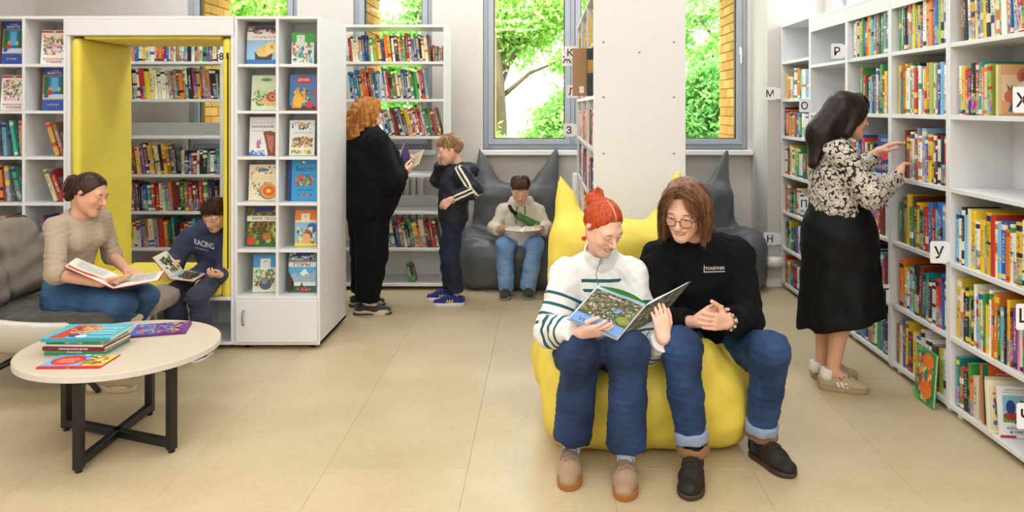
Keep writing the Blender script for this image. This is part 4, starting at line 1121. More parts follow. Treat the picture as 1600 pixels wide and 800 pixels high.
orange = [('r', 0, .72, 1, 1, '#EC7F2A'), ('r', .28, .62, .68, .9, '#F0E8CE'), ('e', .48, .82, .03, .02, '#6A7A9A'), ('r', 0, 0, 1, .66, '#8CC0DC'), ('e', .8, .5, .25, .14, '#2F5EA8'), ('r', 0, 0, 1, .1, '#E4D94A')] + scatter_art(22, ['#E8EEF0', '#E8A06A', '#8A4A2A', '#5FB0B8', '#D8E46A'], .05, .06, .95, .55, 24, .08, .16) + [('e', .62, .3, .2, .13, '#8A5230'), ('e', .54, .22, .2, .14, '#E9A878')]
px_book('small orange topped tale book facing out', 461, 332, 493, 388, DB, '#F0D8A8', orange, .15, .12, zbase=NZ[1])
mouse = [('r', 0, .66, 1, 1, '#4FA0DC'), ('r', .3, .56, .74, .9, '#EAF0EE'), ('e', .52, .82, .03, .02, '#5A6A8A')] + scatter_art(23, ['#E8E0D0', '#B4452E', '#6FA84A', '#3E7A3E', '#C9D8A4', '#8A94B4'], .03, .14, .97, .62, 50, .07, .14) + [('r', 0, 0, 1, .14, '#DDE2C8'), ('e', .55, .2, .26, .14, '#5A5A66'), ('e', .5, .3, .12, .09, '#8A8A9A')]
px_book('small blue topped tale book facing out', 395, 404, 430, 461, DB, '#C9D8B4', mouse, .12, .12, zbase=NZ[0])
mount = [('r', 0, .7, .94, 1, '#7A8A9A')] + scatter_art(24, ['#E8EEF4', '#4A4A52', '#A9B8C8', '#2E3A4A'], .02, .72, .92, .98, 22, .06, .14) + [('r', .24, .86, .74, .97, '#2B2F7E'), ('r', 0, .6, .94, .71, '#F1EDE6'), ('t', 'ГОРЫ', .46, .655, .085, .56, '#8A2430'), ('r', 0, 0, .94, .6, '#5FAEDC'), ('p', [(0, .3), (.2, .48), (.34, .36), (.56, .56), (.72, .4), (.94, .52), (.94, .2), (0, .2)], '#9FB8C4'), ('p', [(.3, .38), (.56, .56), (.72, .4), (.6, .44), (.5, .38), (.4, .44)], '#EEF4F6'), ('p', [(0, .5), (.12, .34), (.26, .14), (.2, 0), (0, 0)], '#4A3F2E'), ('r', .2, .14, .94, .24, '#DDE6EA'), ('r', .1, .0, .94, .15, '#3E6A3A'), ('p', [(.05, .04), (.14, .34), (.22, .04)], '#22331F'), ('p', [(.4, .1), (.46, .26), (.52, .1)], '#22331F')] + scatter_art(26, ['#B4304E', '#D96A84', '#8A2440'], .3, .02, .8, .14, 16, .05, .09)
px_book('mountain book with snowy peaks facing out', 450, 396, 496, 461, DB, '#2E8AC8', mount, 0, .08, zbase=NZ[0])

# tilted volumes on the left cabinet
def volume(label, px, py_top, w, h, code, lean, z, depth=.16, dd=0.05, col=None):
    t = w; x = (px - CX) * (YN + dd) / FPX
    a = math.radians(lean); ux = Vector((1, 0, 0)); up = Vector((0, 0, 1))
    rx = ux * math.cos(a) + up * math.sin(a); rz = up * math.cos(a) - ux * math.sin(a)
    q = Vector((x, YN + dd, z + max(0, -t * math.sin(a)) + .0006)) + rx * t * .5
    M = Matrix(((rx.x, 0, rz.x, q.x), (rx.y, 1, rz.y, q.y), (rx.z, 0, rz.z, q.z), (0, 0, 0, 1)))
    o = place_book(M, (t, depth, h), code, label, 'old volumes behind the seated woman')
    if col: o.color = hexc(col)
    return o
for lab, px, t, h, cde, ln, zi, col in (
    ('faded grey volume at the edge of the fourth cube shelf', -9, .022, .21, 's', 3, 3, '#8D9AA0'), ('pale blue volume leaning in the fourth cube row', 5, .025, .21, 'c', 4, 3, '#6F9AC0'), ('turquoise volume with brown label leaning in the cube', 22, .022, .225, 't', 9, 3, '#3FB0A0'), ('tan volume beside the turquoise one', 31, .024, .222, 'o', 3, 3, '#C99A72'),
    ('ochre volume leaning alone in its cube', 86, .028, .215, 'y', 17, 3, '#C9A050'), ('brown volume leaning behind the ochre one', 95.5, .025, .2, 'a', 17, 3, '#8A6A5C'),
    ('orange volume in the cube under the turquoise one', -3, .03, .23, 'o', 3, 2, '#E08048'), ('grey volume with blue label in the cube', 10, .027, .225, 's', 5, 2, '#9A9A9C'), ('sea green volume leaning over the grey one', 28, .025, .22, 't', 13, 2, '#4FA58E'),
    ('cream volume with grey label leaning on red', 84, .025, .21, 'e', 20, 2, '#DCC79C'), ('red volume leaning behind the cream one', 94, .026, .205, 'r', 20, 2, '#B02F32'),
    ('beige volume low behind the armchair', 0, .04, .2, 'e', 2, 1, '#B9A98C'), ('crimson volume tipped low behind the armchair', 27, .03, .2, 'r', 16, 1, '#B43038'), ('slate blue volume low behind the armchair', 70, .03, .2, 'b', 12, 1, '#4A5E84')):
    volume(lab, px, 0, t, h, cde, ln, NZ[zi], col=col)

# covers among the shelves
tan = [('r', .0, .0, 1, 1, '#E2A878'), ('r', .08, .3, .9, .8, '#EBC9A4'), ('e', .68, .78, .22, .16, '#C9785A'), ('e', .68, .76, .14, .1, '#B85A4A'), ('e', .66, .52, .2, .16, '#EDE4D4'), ('e', .32, .38, .18, .13, '#CF6A50'), ('p', [(.24, .5), (.2, .62), (.3, .54), (.34, .62), (.36, .5)], '#6F7A4A'), ('p', [(.24, .08), (.34, .3), (.5, .26), (.56, .08)], '#5A5E86'), ('r', 0, .02, .06, .98, '#D9C68A'), ('e', .72, .12, .1, .06, '#C9785A')]
cover_book('peach picture book with a round cartoon figure facing the aisle', .175, .225, .02, '#C98A5E', tan, frame((XS + .02 + .0875, 3.39, SH6[4] + .001), 0, 0), spine='#DCC98A')
side_story = [('r', 0, 0, 1, 1, '#F2F0EE'), ('t', 'ШКОЛЬНАЯ', .42, .935, .028, .5, '#2B4A9A'), ('t', 'КЛАССИКА ДЕТЯМ', .5, .885, .028, .76, '#C0302E'), ('r', .1, .3, .92, .83, '#8CC4E0'), ('r', .1, .3, .92, .46, '#5FA04A'), ('e', .32, .42, .2, .08, '#B4382E'), ('e', .3, .6, .12, .14, '#2E4A8A'), ('p', [(.5, .5), (.78, .5), (.74, .74), (.54, .74)], '#4E8A3E'), ('p', [(.48, .42), (.8, .42), (.78, .56), (.52, .56)], '#E0B83A'), ('e', .66, .77, .07, .05, '#E8B890'), ('p', [(.5, .42), (.62, .42), (.44, .28), (.36, .28)], '#2B2F6E'), ('p', [(.66, .42), (.78, .42), (.94, .3), (.84, .28)], '#2B2F6E'), ('t', 'РАССКАЗЫ', .5, .19, .05, .62, '#24408C'), ('t', 'и сказки', .5, .115, .045, .5, '#24408C'), ('r', 0, 0, 1, .045, '#C0302E'), ('r', .4, 0, .62, .06, '#F2F0EE')]
cover_book('white school classics book facing out on the bottom shelf', .165, .215, .016, '#F2F0EE', side_story, frame((XS - .0 + .10, 3.36, SH6[0] + .001), -.12, .12))
cover_book('cream picture book propped behind the school classics one', .165, .225, .016, '#EDE3C8', [('r', .06, .06, .94, .9, '#E3D4AE')] + scatter_art(31, ['#8A4A6A', '#E0A640', '#5A6AA8', '#C8592E', '#5E8A3E'], .1, .12, .9, .8, 40, .07, .14), frame((XS + .0 + .075, 3.405, SH6[0] + .001), -.12, .12))
cover_book('cream edged book behind the propped pair on the bottom shelf', .18, .225, .016, '#E8DDBE', [], frame((XS + .0 + .11, 3.45, SH6[0] + .001), -.1, .12))
cover_book('orange book with white title at the back of the bottom shelf', .19, .265, .02, '#E4642C', [('r', 0, 0, .14, 1, '#1F7A5A'), ('t', 'ТАЙНА', .6, .92, .05, .36, '#F5EDE2'), ('t', 'МАЛЫШЕЙ', .6, .855, .05, .56, '#F5EDE2')], frame((XS + .0 + .12, 3.50, SH6[0] + .001), -.06, .08))
cover_book('orange and green picture book standing in front of the bottom shelf', .19, .27, .012, '#3E9A4E', [('r', 0, .0, .3, 1, '#6FBF5A')] + scatter_art(33, ['#EE7A24', '#3FA060', '#2F6EB4', '#F2B04A', '#E0522E', '#1F7A5A', '#CFE08A'], .03, .03, .97, .97, 80, .08, .2) + [('e', .62, .28, .3, .16, '#EE7A24'), ('e', .68, .82, .26, .14, '#EE7A24')], frame((XS - .05, 3.90, .001), -PI / 2 + 0.02, .07))
cover_book('navy picture book with a red figure facing the aisle', .19, .23, .014, '#24407E', [('t', 'сказки', .5, .86, .08, .6, '#BFD0EE')] + scatter_art(34, ['#D8344A', '#3E8A5A', '#E8B83A', '#6FA0D8'], .1, .05, .9, .3, 16, .08, .16) + [('e', .5, .52, .3, .18, '#D8344A')], frame((XS + .035, 4.532, SH6[3] + .001), -PI / 2 + .1, .06))
cover_book('orange framed storybook facing out behind the brunette', .2, .235, .016, '#E0622E', [('r', .1, .08, .94, .92, '#3A3478'), ('r', .16, .55, .9, .64, '#E0622E'), ('t', 'СКАЗКИ', .54, .76, .07, .6, '#F0E6D8')] + scatter_art(35, ['#D8B03A', '#B4404A', '#5A78C0'], .14, .12, .9, .5, 24, .08, .14), frame((XS + .14, 5.14, SH6[4] + .001), -.25, .08))
cover_book('dark book with a wooden block picture jutting from the central bookcase', .2, .285, .02, '#A07A50', [('r', .42, 0, 1, 1, '#2E3A3E'), ('r', .44, .48, .98, .76, '#B98A3E'), ('r', .5, .55, .86, .74, '#C99A4A'), ('r', .2, .06, .34, .2, '#E8E6E0'), ('r', .6, .1, .72, .4, '#3E5A5A')], frame((.272, 4.62, SH7[5] + .001), 0, 0))

# ------------------------------------------------------------------ the books on the coffee table
def flat_book(label, cx, cy, z, w, h, t, yaw, ground, art, spine, spine_text=None, tcol='#F0EEE8'):
    """book lying flat: spine edge toward local -y after turning; w along x, h along y"""
    M = Matrix.Translation((cx, cy, z + t / 2 + .0005)) @ Matrix.Rotation(yaw, 4, 'Z') @ Matrix.Rotation(-PI / 2, 4, 'X') @ Matrix.Translation((0, 0, -h / 2))
    r = empty('book'); r.matrix_world = M; tag(r, label, 'book', 'books on the coffee table')
    # bound edge at z=0 (towards the viewer)
    prof = [(-t / 2, 0), (-t / 2, h), (-t / 2 + .002, h), (-t / 2 + .002, .003), (t / 2 - .002, .003), (t / 2 - .002, h), (t / 2, h), (t / 2, 0)]
    mb = MB(); mb.prism(prof, -w / 2, w / 2, 'x'); mb.m[9] = 1
    mb.build('cover', [pcol(ground), pcol(spine)], r)
    MB().box((-w / 2 + .003, -t / 2 + .0022, .0035), (w / 2 - .003, t / 2 - .0022, h - .004)).build('pages', m_pages, r)
    if art:
        pm = []; p = MB(); shapes_mesh(p, pm, art, w, h, -t / 2); p.build('cover_print', pm, r, fix=False)
    if spine_text:
        co, fs = text_data(spine_text); mn, mxx = co.min(0), co.max(0); s = t * .5 / .72
        mb = MB(); mb.add([((q[0] - (mn[0] + mxx[0]) / 2) * s, -(q[1] - .36) * s, -.0003) for q in co], fs); mb.build('spine_title', pcol(tcol), r, fix=False)
    return r
ZT = 0.412
def pxt(px, py, z): 
    p = W(px, py, dfloor(py, z)); return p[0], p[1]
tx, ty = pxt(138, 527, ZT + .05)
zz = ZT
stack = [('thin teal book at the bottom of the table stack', .27, .205, .008, .0, '#2F8A86', '#2F8A86', None), ('green spined book second from the bottom of the table stack', .26, .21, .012, .02, '#6FA04A', '#4E8A3E', 'СТРАНА ЛЕСОВ'), ('maroon spined book in the middle of the table stack', .275, .215, .016, .0, '#7A2A30', '#6E1F28', 'ПРИКЛЮЧЕНИЯ ДЕТЯМ'),
         ('white spined book under the yellow one in the table stack', .262, .205, .008, -.02, '#E4E0DA', '#E4E0DA', 'СКАЗКИ'), ('yellow edged book under the top of the table stack', .25, .2, .014, -.03, '#EAD43A', '#3E8A3E', 'ЗВЕРИ И ПТИЦЫ')]
for lab, w, h, t, yw, g, s, tx_ in stack:
    flat_book(lab, tx + .0, ty, zz, w, h, t, yw - .02, g, [], s, tx_); zz += t + .001
top_art = [('r', 0, 0, 1, 1, '#57B9CC'), ('p', [(.08, .02), (.3, .02), (.52, .9), (.18, .95)], '#C8402E'), ('p', [(.3, .3), (.62, .5), (.66, .75), (.44, .9), (.36, .7)], '#E8A04A'), ('e', .42, .2, .1, .12, '#3A3E8A'), ('e', .52, .14, .08, .08, '#E8E6EE')] + scatter_art(41, ['#E8B870', '#C85A3E', '#F0D8A0', '#7A4A8A', '#D8E6EA'], .2, .2, .6, .9, 24, .04, .08) + [('t', 'ПРИКЛЮЧЕНИЯ', .78, .62, .1, .38, '#DCEFF0'), ('t', 'КОТА И МЫШИ', .76, .42, .09, .36, '#DCEFF0'), ('r', .6, .2, .96, .28, '#8AD0DC')]
flat_book('turquoise storybook on top of the table stack', tx + .005, ty + .0, zz, .295, .225, .016, .05, '#57B9CC', top_art, '#3E9AAE')
px_, py_ = pxt(247, 519, ZT)
purple = [('r', 0, 0, 1, 1, '#5A6AC0'), ('p', [(.5, 0), (1, 0), (1, 1), (.78, 1)], '#7A2E86'), ('e', .3, .3, .2, .16, '#B8A0A8')] + scatter_art(43, ['#3E7AC8', '#8A5AB0', '#C8407A', '#5FB0D8', '#E0C26A', '#4A3A8A'], .04, .04, .96, .96, 60, .05, .12)
flat_book('purple and blue picture book lying beside the stack', px_, py_ + .03, ZT, .25, .2, .01, .28, '#6A2E7A', purple, '#5A2468')
px_, py_ = pxt(124, 566, ZT)
redb = [('r', 0, 0, 1, 1, '#7FB0DC'), ('r', 0, 0, 1, .1, '#CF2738'), ('e', .32, .52, .26, .36, '#CF2F2E'), ('e', .32, .52, .21, .29, '#D94A38'), ('t', 'ДАЛЁКИЕ', .32, .6, .14, .3, '#F2C8B0'), ('t', 'ГОРОДА', .32, .42, .14, .28, '#F2C8B0'), ('r', .66, .1, 1, .95, '#E8C84A')] + scatter_art(45, ['#E8C84A', '#C86A3A', '#5FA05A', '#F3EED8', '#8A4A2A'], .56, .14, .98, .95, 24, .05, .12) + [('e', .52, .86, .05, .06, '#F4F2EE')]
flat_book('thin red edged picture book at the front of the table', px_, py_, ZT, .26, .17, .007, .03, '#CF2738', redb, '#CF2738', 'ЛУНА', '#F2D8D0')
# ================================================================== people
V3 = lambda *a: np.array(a, float)
def unit(v): v = np.asarray(v, float); return v / max(np.linalg.norm(v), 1e-9)
def lerp(a, b, t): return np.asarray(a) * (1 - t) + np.asarray(b) * t

def shift_build(S, name, mats, h, root, attrs=None, facemat=None):
    me = S.mesh(name, mats, h, attrs, facemat)
    b = np.array(root.location)
    co = np.empty(len(me.vertices) * 3, np.float32); me.vertices.foreach_get('co', co)
    co = co.reshape(-1, 3) - b.astype(np.float32); me.vertices.foreach_set('co', co.ravel()); me.update()
    return link(name, me, root)
def shift_mb(mb, name, mats, root, smooth=True, parent=None, fix=True):
    b = root.location
    mb.v = [(p[0] - b[0], p[1] - b[1], p[2] - b[2]) for p in mb.v]
    return mb.build(name, mats, parent or root, smooth=smooth, fix=fix)

def skin_mat(name, col, lip, brow):
    m = bpy.data.materials.new(name); m.use_nodes = True
    nt = m.node_tree; N = nt.nodes; L = nt.links; b = N['Principled BSDF']
    b.inputs['Roughness'].default_value = 0.48
    b.inputs['Subsurface Weight'].default_value = 0.12; b.inputs['Subsurface Radius'].default_value = (0.012, 0.005, 0.003); b.inputs['Subsurface Scale'].default_value = 1.0
    tc = N.new('ShaderNodeTexCoord'); nz = N.new('ShaderNodeTexNoise'); nz.inputs['Scale'].default_value = 35
    L.new(tc.outputs['Object'], nz.inputs['Vector'])
    c = hexc(col); mx = N.new('ShaderNodeMixRGB'); mx.inputs[1].default_value = tuple(q * .95 for q in c[:3]) + (1,); mx.inputs[2].default_value = tuple(min(1, q * 1.05) for q in c[:3]) + (1,)
    L.new(nz.outputs['Fac'], mx.inputs[0]); cur = mx.outputs[0]
    for nm, cc, lo, hi, fac in (('blush', (c[0] * 1.02, c[1] * .72, c[2] * .68, 1), 0, 1, .55), ('lip', hexc(lip), 0.0, .3, .85), ('mouth', hexc('#7E322E'), 0, .25, .9), ('teeth', hexc('#EDE6DC'), 0, .2, 1), ('brow', hexc(brow), 0, .35, .85)):
        a = N.new('ShaderNodeAttribute'); a.attribute_name = nm
        r = N.new('ShaderNodeMapRange'); r.inputs['From Min'].default_value = lo; r.inputs['From Max'].default_value = hi; r.inputs['To Max'].default_value = fac
        L.new(a.outputs['Fac'], r.inputs[0])
        q = N.new('ShaderNodeMixRGB'); L.new(r.outputs[0], q.inputs[0]); L.new(cur, q.inputs[1]); q.inputs[2].default_value = cc; cur = q.outputs[0]
    L.new(cur, b.inputs['Base Color'])
    return m
def hair_mat(name, dark, light, scale=60):
    m = bpy.data.materials.new(name); m.use_nodes = True
    nt = m.node_tree; N = nt.nodes; L = nt.links; b = N['Principled BSDF']
    b.inputs['Roughness'].default_value = 0.42; b.inputs['Specular IOR Level'].default_value = 0.32
    tc = N.new('ShaderNodeTexCoord'); mp = N.new('ShaderNodeMapping'); mp.inputs['Scale'].default_value = (1, 1, .12)
    L.new(tc.outputs['Object'], mp.inputs[0])
    nz = N.new('ShaderNodeTexNoise'); nz.inputs['Scale'].default_value = scale; nz.inputs['Detail'].default_value = 4; L.new(mp.outputs[0], nz.inputs['Vector'])
    r = N.new('ShaderNodeValToRGB'); r.color_ramp.elements[0].position = .3; r.color_ramp.elements[1].position = .7
    r.color_ramp.elements[0].color = hexc(dark); r.color_ramp.elements[1].color = hexc(light); L.new(nz.outputs['Fac'], r.inputs[0]); L.new(r.outputs[0], b.inputs['Base Color'])
    bp = N.new('ShaderNodeBump'); bp.inputs['Strength'].default_value = .25; bp.inputs['Distance'].default_value = .002; L.new(nz.outputs['Fac'], bp.inputs['Height']); L.new(bp.outputs[0], b.inputs['Normal'])
    return m
def cloth(name, col, rough=.85, var=.06, scale=30, bump=.25, bscale=600, sheen=.15):
    return mat(name, col, rough, var, scale, bump, bscale, sheen, spec=.22)
def denim(name, col, light):
    m = bpy.data.materials.new(name); m.use_nodes = True
    nt = m.node_tree; N = nt.nodes; L = nt.links; b = N['Principled BSDF']; b.inputs['Roughness'].default_value = .85
    tc = N.new('ShaderNodeTexCoord')
    n1 = N.new('ShaderNodeTexNoise'); n1.inputs['Scale'].default_value = 5; n1.inputs['Detail'].default_value = 3; L.new(tc.outputs['Object'], n1.inputs['Vector'])
    mp = N.new('ShaderNodeMapping'); mp.inputs['Scale'].default_value = (1, 1, .08); L.new(tc.outputs['Object'], mp.inputs[0])
    n2 = N.new('ShaderNodeTexNoise'); n2.inputs['Scale'].default_value = 260; L.new(mp.outputs[0], n2.inputs['Vector'])
    r = N.new('ShaderNodeValToRGB'); r.color_ramp.elements[0].position = .35; r.color_ramp.elements[1].position = .75
    r.color_ramp.elements[0].color = hexc(col); r.color_ramp.elements[1].color = hexc(light); L.new(n1.outputs['Fac'], r.inputs[0])
    mx = N.new('ShaderNodeMixRGB'); mx.blend_type = 'OVERLAY'; mx.inputs[0].default_value = .35; L.new(r.outputs[0], mx.inputs[1]); L.new(n2.outputs['Fac'], mx.inputs[2])
    L.new(mx.outputs[0], b.inputs['Base Color'])
    bp = N.new('ShaderNodeBump'); bp.inputs['Strength'].default_value = .3; bp.inputs['Distance'].default_value = .002; L.new(n2.outputs['Fac'], bp.inputs['Height']); L.new(bp.outputs[0], b.inputs['Normal'])
    return m
def attr_cloth(name, col, rules, rough=.85):
    """cloth whose woven pattern follows stored coordinates: rules = [(attribute, [(lo, hi)...], colour)]"""
    m = bpy.data.materials.new(name); m.use_nodes = True
    nt = m.node_tree; N = nt.nodes; L = nt.links; b = N['Principled BSDF']; b.inputs['Roughness'].default_value = rough
    tc = N.new('ShaderNodeTexCoord'); nz = N.new('ShaderNodeTexNoise'); nz.inputs['Scale'].default_value = 300; L.new(tc.outputs['Object'], nz.inputs['Vector'])
    c = hexc(col); mx = N.new('ShaderNodeMixRGB'); mx.inputs[1].default_value = tuple(q * .93 for q in c[:3]) + (1,); mx.inputs[2].default_value = c; L.new(nz.outputs['Fac'], mx.inputs[0]); cur = mx.outputs[0]
    for at, bands, cc in rules:
        a = N.new('ShaderNodeAttribute'); a.attribute_name = at
        for lo, hi in bands:
            g = N.new('ShaderNodeMath'); g.operation = 'GREATER_THAN'; g.inputs[1].default_value = lo; L.new(a.outputs['Fac'], g.inputs[0])
            l = N.new('ShaderNodeMath'); l.operation = 'LESS_THAN'; l.inputs[1].default_value = hi; L.new(a.outputs['Fac'], l.inputs[0])
            k = N.new('ShaderNodeMath'); k.operation = 'MULTIPLY'; L.new(g.outputs[0], k.inputs[0]); L.new(l.outputs[0], k.inputs[1])
            q = N.new('ShaderNodeMixRGB'); L.new(k.outputs[0], q.inputs[0]); L.new(cur, q.inputs[1]); q.inputs[2].default_value = hexc(cc); cur = q.outputs[0]
    L.new(cur, b.inputs['Base Color'])
    bp = N.new('ShaderNodeBump'); bp.inputs['Strength'].default_value = .25; bp.inputs['Distance'].default_value = .002; L.new(nz.outputs['Fac'], bp.inputs['Height']); L.new(bp.outputs[0], b.inputs['Normal'])
    return m

class Head:
    """placement of a head: centre, facing (0 = towards the camera, +90 = towards image right), pitch down, roll"""
    def __init__(self, c, psi, pitch, roll=0.0, s=1.0):
        p, t, r = map(math.radians, (psi, pitch, roll))
        f = V3(math.sin(p), -math.cos(p), 0); u = V3(0, 0, 1); rt = np.cross(f, u)
        f2 = f * math.cos(t) - u * math.sin(t); u2 = u * math.cos(t) + f * math.sin(t)
        r2 = rt * math.cos(r) + u2 * math.sin(r); u3 = u2 * math.cos(r) - rt * math.sin(r)
        self.R = np.stack([r2, f2, u3], 1); self.c = np.asarray(c, float); self.s = s
    def __call__(self, x, y, z): return self.c + self.R @ (V3(x, y, z) * self.s)
    def inv(self, p): return (p - self.c) @ self.R / self.s
    def v(self, x, y, z): return self.R @ V3(x, y, z)

def add_head(S, H, child=False, smile=0.0):
    s = H.s
    E = lambda c, r, k=.012, op='+': S.ell(H(*c), np.array(r) * s, H.R, k * s, op)
    C = lambda a, b, ra, rb, k=.01: S.cone(H(*a), H(*b), ra * s, rb * s, k * s)
    w = .94 if child else 1.0
    E((0, -.012, .03), (.074, .091, .083), .02)
    E((0, .028, -.028), (.060, .062, .08), .03)
    ch = -.093 if child else -.103
    C((0, .03, -.06), (0, .070, ch), .046, .016, .03)
    for sx in (-1, 1):
        C((sx * .05, .0, -.045), (sx * .014, .066, ch + .004), .022, .016, .03)
        E((sx * .034, .058, -.03), (.026, .024, .024 if not child else .028), .02)
        E((sx * .074, -.008, -.012), (.008, .017, .030), .006)
        E((sx * .076, .004, -.014), (.004, .006, .014), .004, '-')
    C((-.036, .074, .018), (.036, .074, .018), .015, .015, .02)
    # eye hollows, nose, mouth
    for sx in (-1, 1): E((sx * .031, .098, .001), (.018, .014, .010), .012, '-')
    nl = .8 if child else 1.0
    C((0, .088, .006), (0, .088 + .024 * nl, -.030), .007, .0105 * nl, .012)
    for sx in (-1, 1): E((sx * .010 * nl, .098, -.034), (.007, .009, .006), .006)
    mw = .019 + .008 * smile
    C((-mw, .087 - .004 * smile, -.058 + .005 * smile), (0, .094, -.0605), .0045, .006, .008)
    C((mw, .087 - .004 * smile, -.058 + .005 * smile), (0, .094, -.0605), .0045, .006, .008)
    C((-mw * .7, .087, -.070), (mw * .7, .087, -.070), .0055, .0055, .008)
    E((0, .096, -.0655), (mw * .9, .004, .0014), .003, '-')
def head_attrs(H, smile=0.0, lips=1.0):
    mw = .021 + .008 * smile
    def L(p): return H.inv(p)
    def front(l): return (l[:, 1] > .055) & (np.linalg.norm(l, axis=1) < .16)
    def lip(p):
        l = L(p); zc = -.0645 + .25 * smile * l[:, 0] ** 2 * 30
        return np.where(front(l), lips * (1 - (l[:, 0] / (mw + .004)) ** 2 - ((l[:, 2] - zc) / .0115) ** 2), -1)
    def mouth(p):
        l = L(p); zc = -.0655 + .25 * smile * l[:, 0] ** 2 * 30
        return np.where(front(l), 1 - (l[:, 0] / mw) ** 2 - ((l[:, 2] - zc) / (.0024 + .0062 * smile)) ** 2, -1)
    def teeth(p):
        l = L(p)
        return np.where(front(l), smile * (1 - (l[:, 0] / (mw * .88)) ** 2 - ((l[:, 2] + .0640 - 7 * l[:, 0] ** 2) / .0052) ** 2), -1) if smile > .4 else np.full(len(p), -1.0)
    def brow(p):
        l = L(p); ax = np.abs(l[:, 0]); zb = .0245 - 9 * (ax - .030) ** 2
        return np.where(front(l), 1 - ((ax - .033) / .019) ** 2 - ((l[:, 2] - zb) / .0042) ** 2, -1)
    def blush(p):
        l = L(p); ax = np.abs(l[:, 0])
        a = np.exp(-(((ax - .038) / .02) ** 2 + ((l[:, 2] + .03) / .022) ** 2)) * (l[:, 1] > .03)
        b = np.exp(-((l[:, 0] / .012) ** 2 + ((l[:, 2] + .03) / .012) ** 2)) * (l[:, 1] > .09)
        e = np.exp(-(((ax - .078) / .01) ** 2 + ((l[:, 2] + .012) / .03) ** 2)) * (np.abs(l[:, 1]) < .04)
        return np.where(np.linalg.norm(l, axis=1) < .16, np.maximum(np.maximum(a, b * .8), e * .7), 0)
    return dict(lip=lip, mouth=mouth, teeth=teeth, brow=brow, blush=blush)
m_eyew = mat('eye_white', '#E9E4DE', .25); m_iris = mat('iris', '#3E3A34', .2); m_lash = mat('lash', '#2A1D18', .7)
def eyes(H, root, skin, lid=18, low=-26):
    """lid, low: elevation in degrees where the upper and lower lids meet the eye"""
    for sx in (-1, 1):
        mb = MB(); nu, nv = 20, 22; c = V3(sx * .031, .078, .002); r0 = .0125
        vs = []; 
        for j in range(nv + 1):
            el = math.radians(-90 + 180 * j / nv)
            for i in range(nu + 1):
                az = math.radians(-90 + 180 * i / nu)
                e = math.degrees(el)
                r = r0 * (1.10 if e > lid or e < low else 1.0)
                vs.append(H(*(c + r * V3(math.cos(el) * math.sin(az) * 1.22, math.cos(el) * math.cos(az), math.sin(el)))))
        mb.v = [tuple(v) for v in vs]
        for j in range(nv):
            e = -90 + 180 * (j + .5) / nv
            for i in range(nu):
                a = -90 + 180 * (i + .5) / nu
                k = 0
                if e > lid or e < low: k = 2
                if lid - 2 < e < lid + 9: k = 3
                if k == 0 and (a * 1.1) ** 2 + (e - (lid + low) / 2 + 2) ** 2 < 20 ** 2: k = 1
                q = j * (nu + 1) + i
                mb.f.append([q, q + 1, q + nu + 2, q + nu + 1]); mb.m.append(k)
        shift_mb(mb, 'eye', [m_eyew, m_iris, skin, m_lash], root)

def hand(S, wrist, d, palm, side, curl=(.3, .3, .3, .35), s=1.0, thumb=(.5, .3), spread=0.06, h=None):
    """side: 'R' or 'L'; d: direction of the fingers; palm: direction the palm faces; curl per finger (0 straight .. 1 fist)"""
    y = unit(d); z = -unit(np.asarray(palm) - (np.asarray(palm) @ y) * y); x = np.cross(y, z)
    if side == 'R': x = -x            # x: towards the thumb
    O = np.asarray(wrist, float)
    T = lambda a, b, c: O + (x * a + y * b + z * c) * s
    kn = [(.028, .086), (.0095, .090), (-.009, .086), (-.0265, .077)]
    for kx, ky in kn: S.cone(T(kx * .6, .008, 0), T(kx, ky, .001), .015 * s, .0105 * s, .012 * s, '+', (z, 1.0))
    S.ell(T(.017, .035, -.008), np.array((.016, .028, .012)) * s, np.stack([x, y, z], 1), .012 * s)
    S.ell(T(-.018, .035, -.006), np.array((.014, .03, .010)) * s, np.stack([x, y, z], 1), .012 * s)
    ln = [.068, .077, .071, .056]
    for i, (kx, ky) in enumerate(kn):
        p = T(kx, ky, .001); ang = 0.0; sp = (1.5 - i) * spread
        for j, (fr, rr) in enumerate(((.45, .0088), (.31, .0079), (.24, .0070))):
            ang += curl[i] * (1.25, 1.45, .95)[j]
            dv = (y * math.cos(ang) - z * math.sin(ang)); dv = unit(dv + x * sp * math.cos(ang))
            q = p + dv * ln[i] * fr * s
            S.cone(p, q, rr * s * (.92 if i == 3 else 1), rr * .93 * s * (.92 if i == 3 else 1), .0035 * s); p = q
    tb, tc_ = thumb
    a = T(.020, .022, -.008); m1 = a + (x * (.62 * tb + .25) + y * .85 - z * .30 * (1 - tb * .4)) * .044 * s
    dv = unit(x * (.45 * tb - .25 * tc_) + y * 1.0 - z * .45 * tc_); m2 = m1 + dv * .031 * s; dv = unit(dv - x * .5 * tc_ - z * .2 * tc_); m3 = m2 + dv * .026 * s
    S.cone(a, m1, .0135 * s, .0108 * s, .01 * s); S.cone(m1, m2, .0105 * s, .0092 * s, .004 * s); S.cone(m2, m3, .0092 * s, .0078 * s, .003 * s)

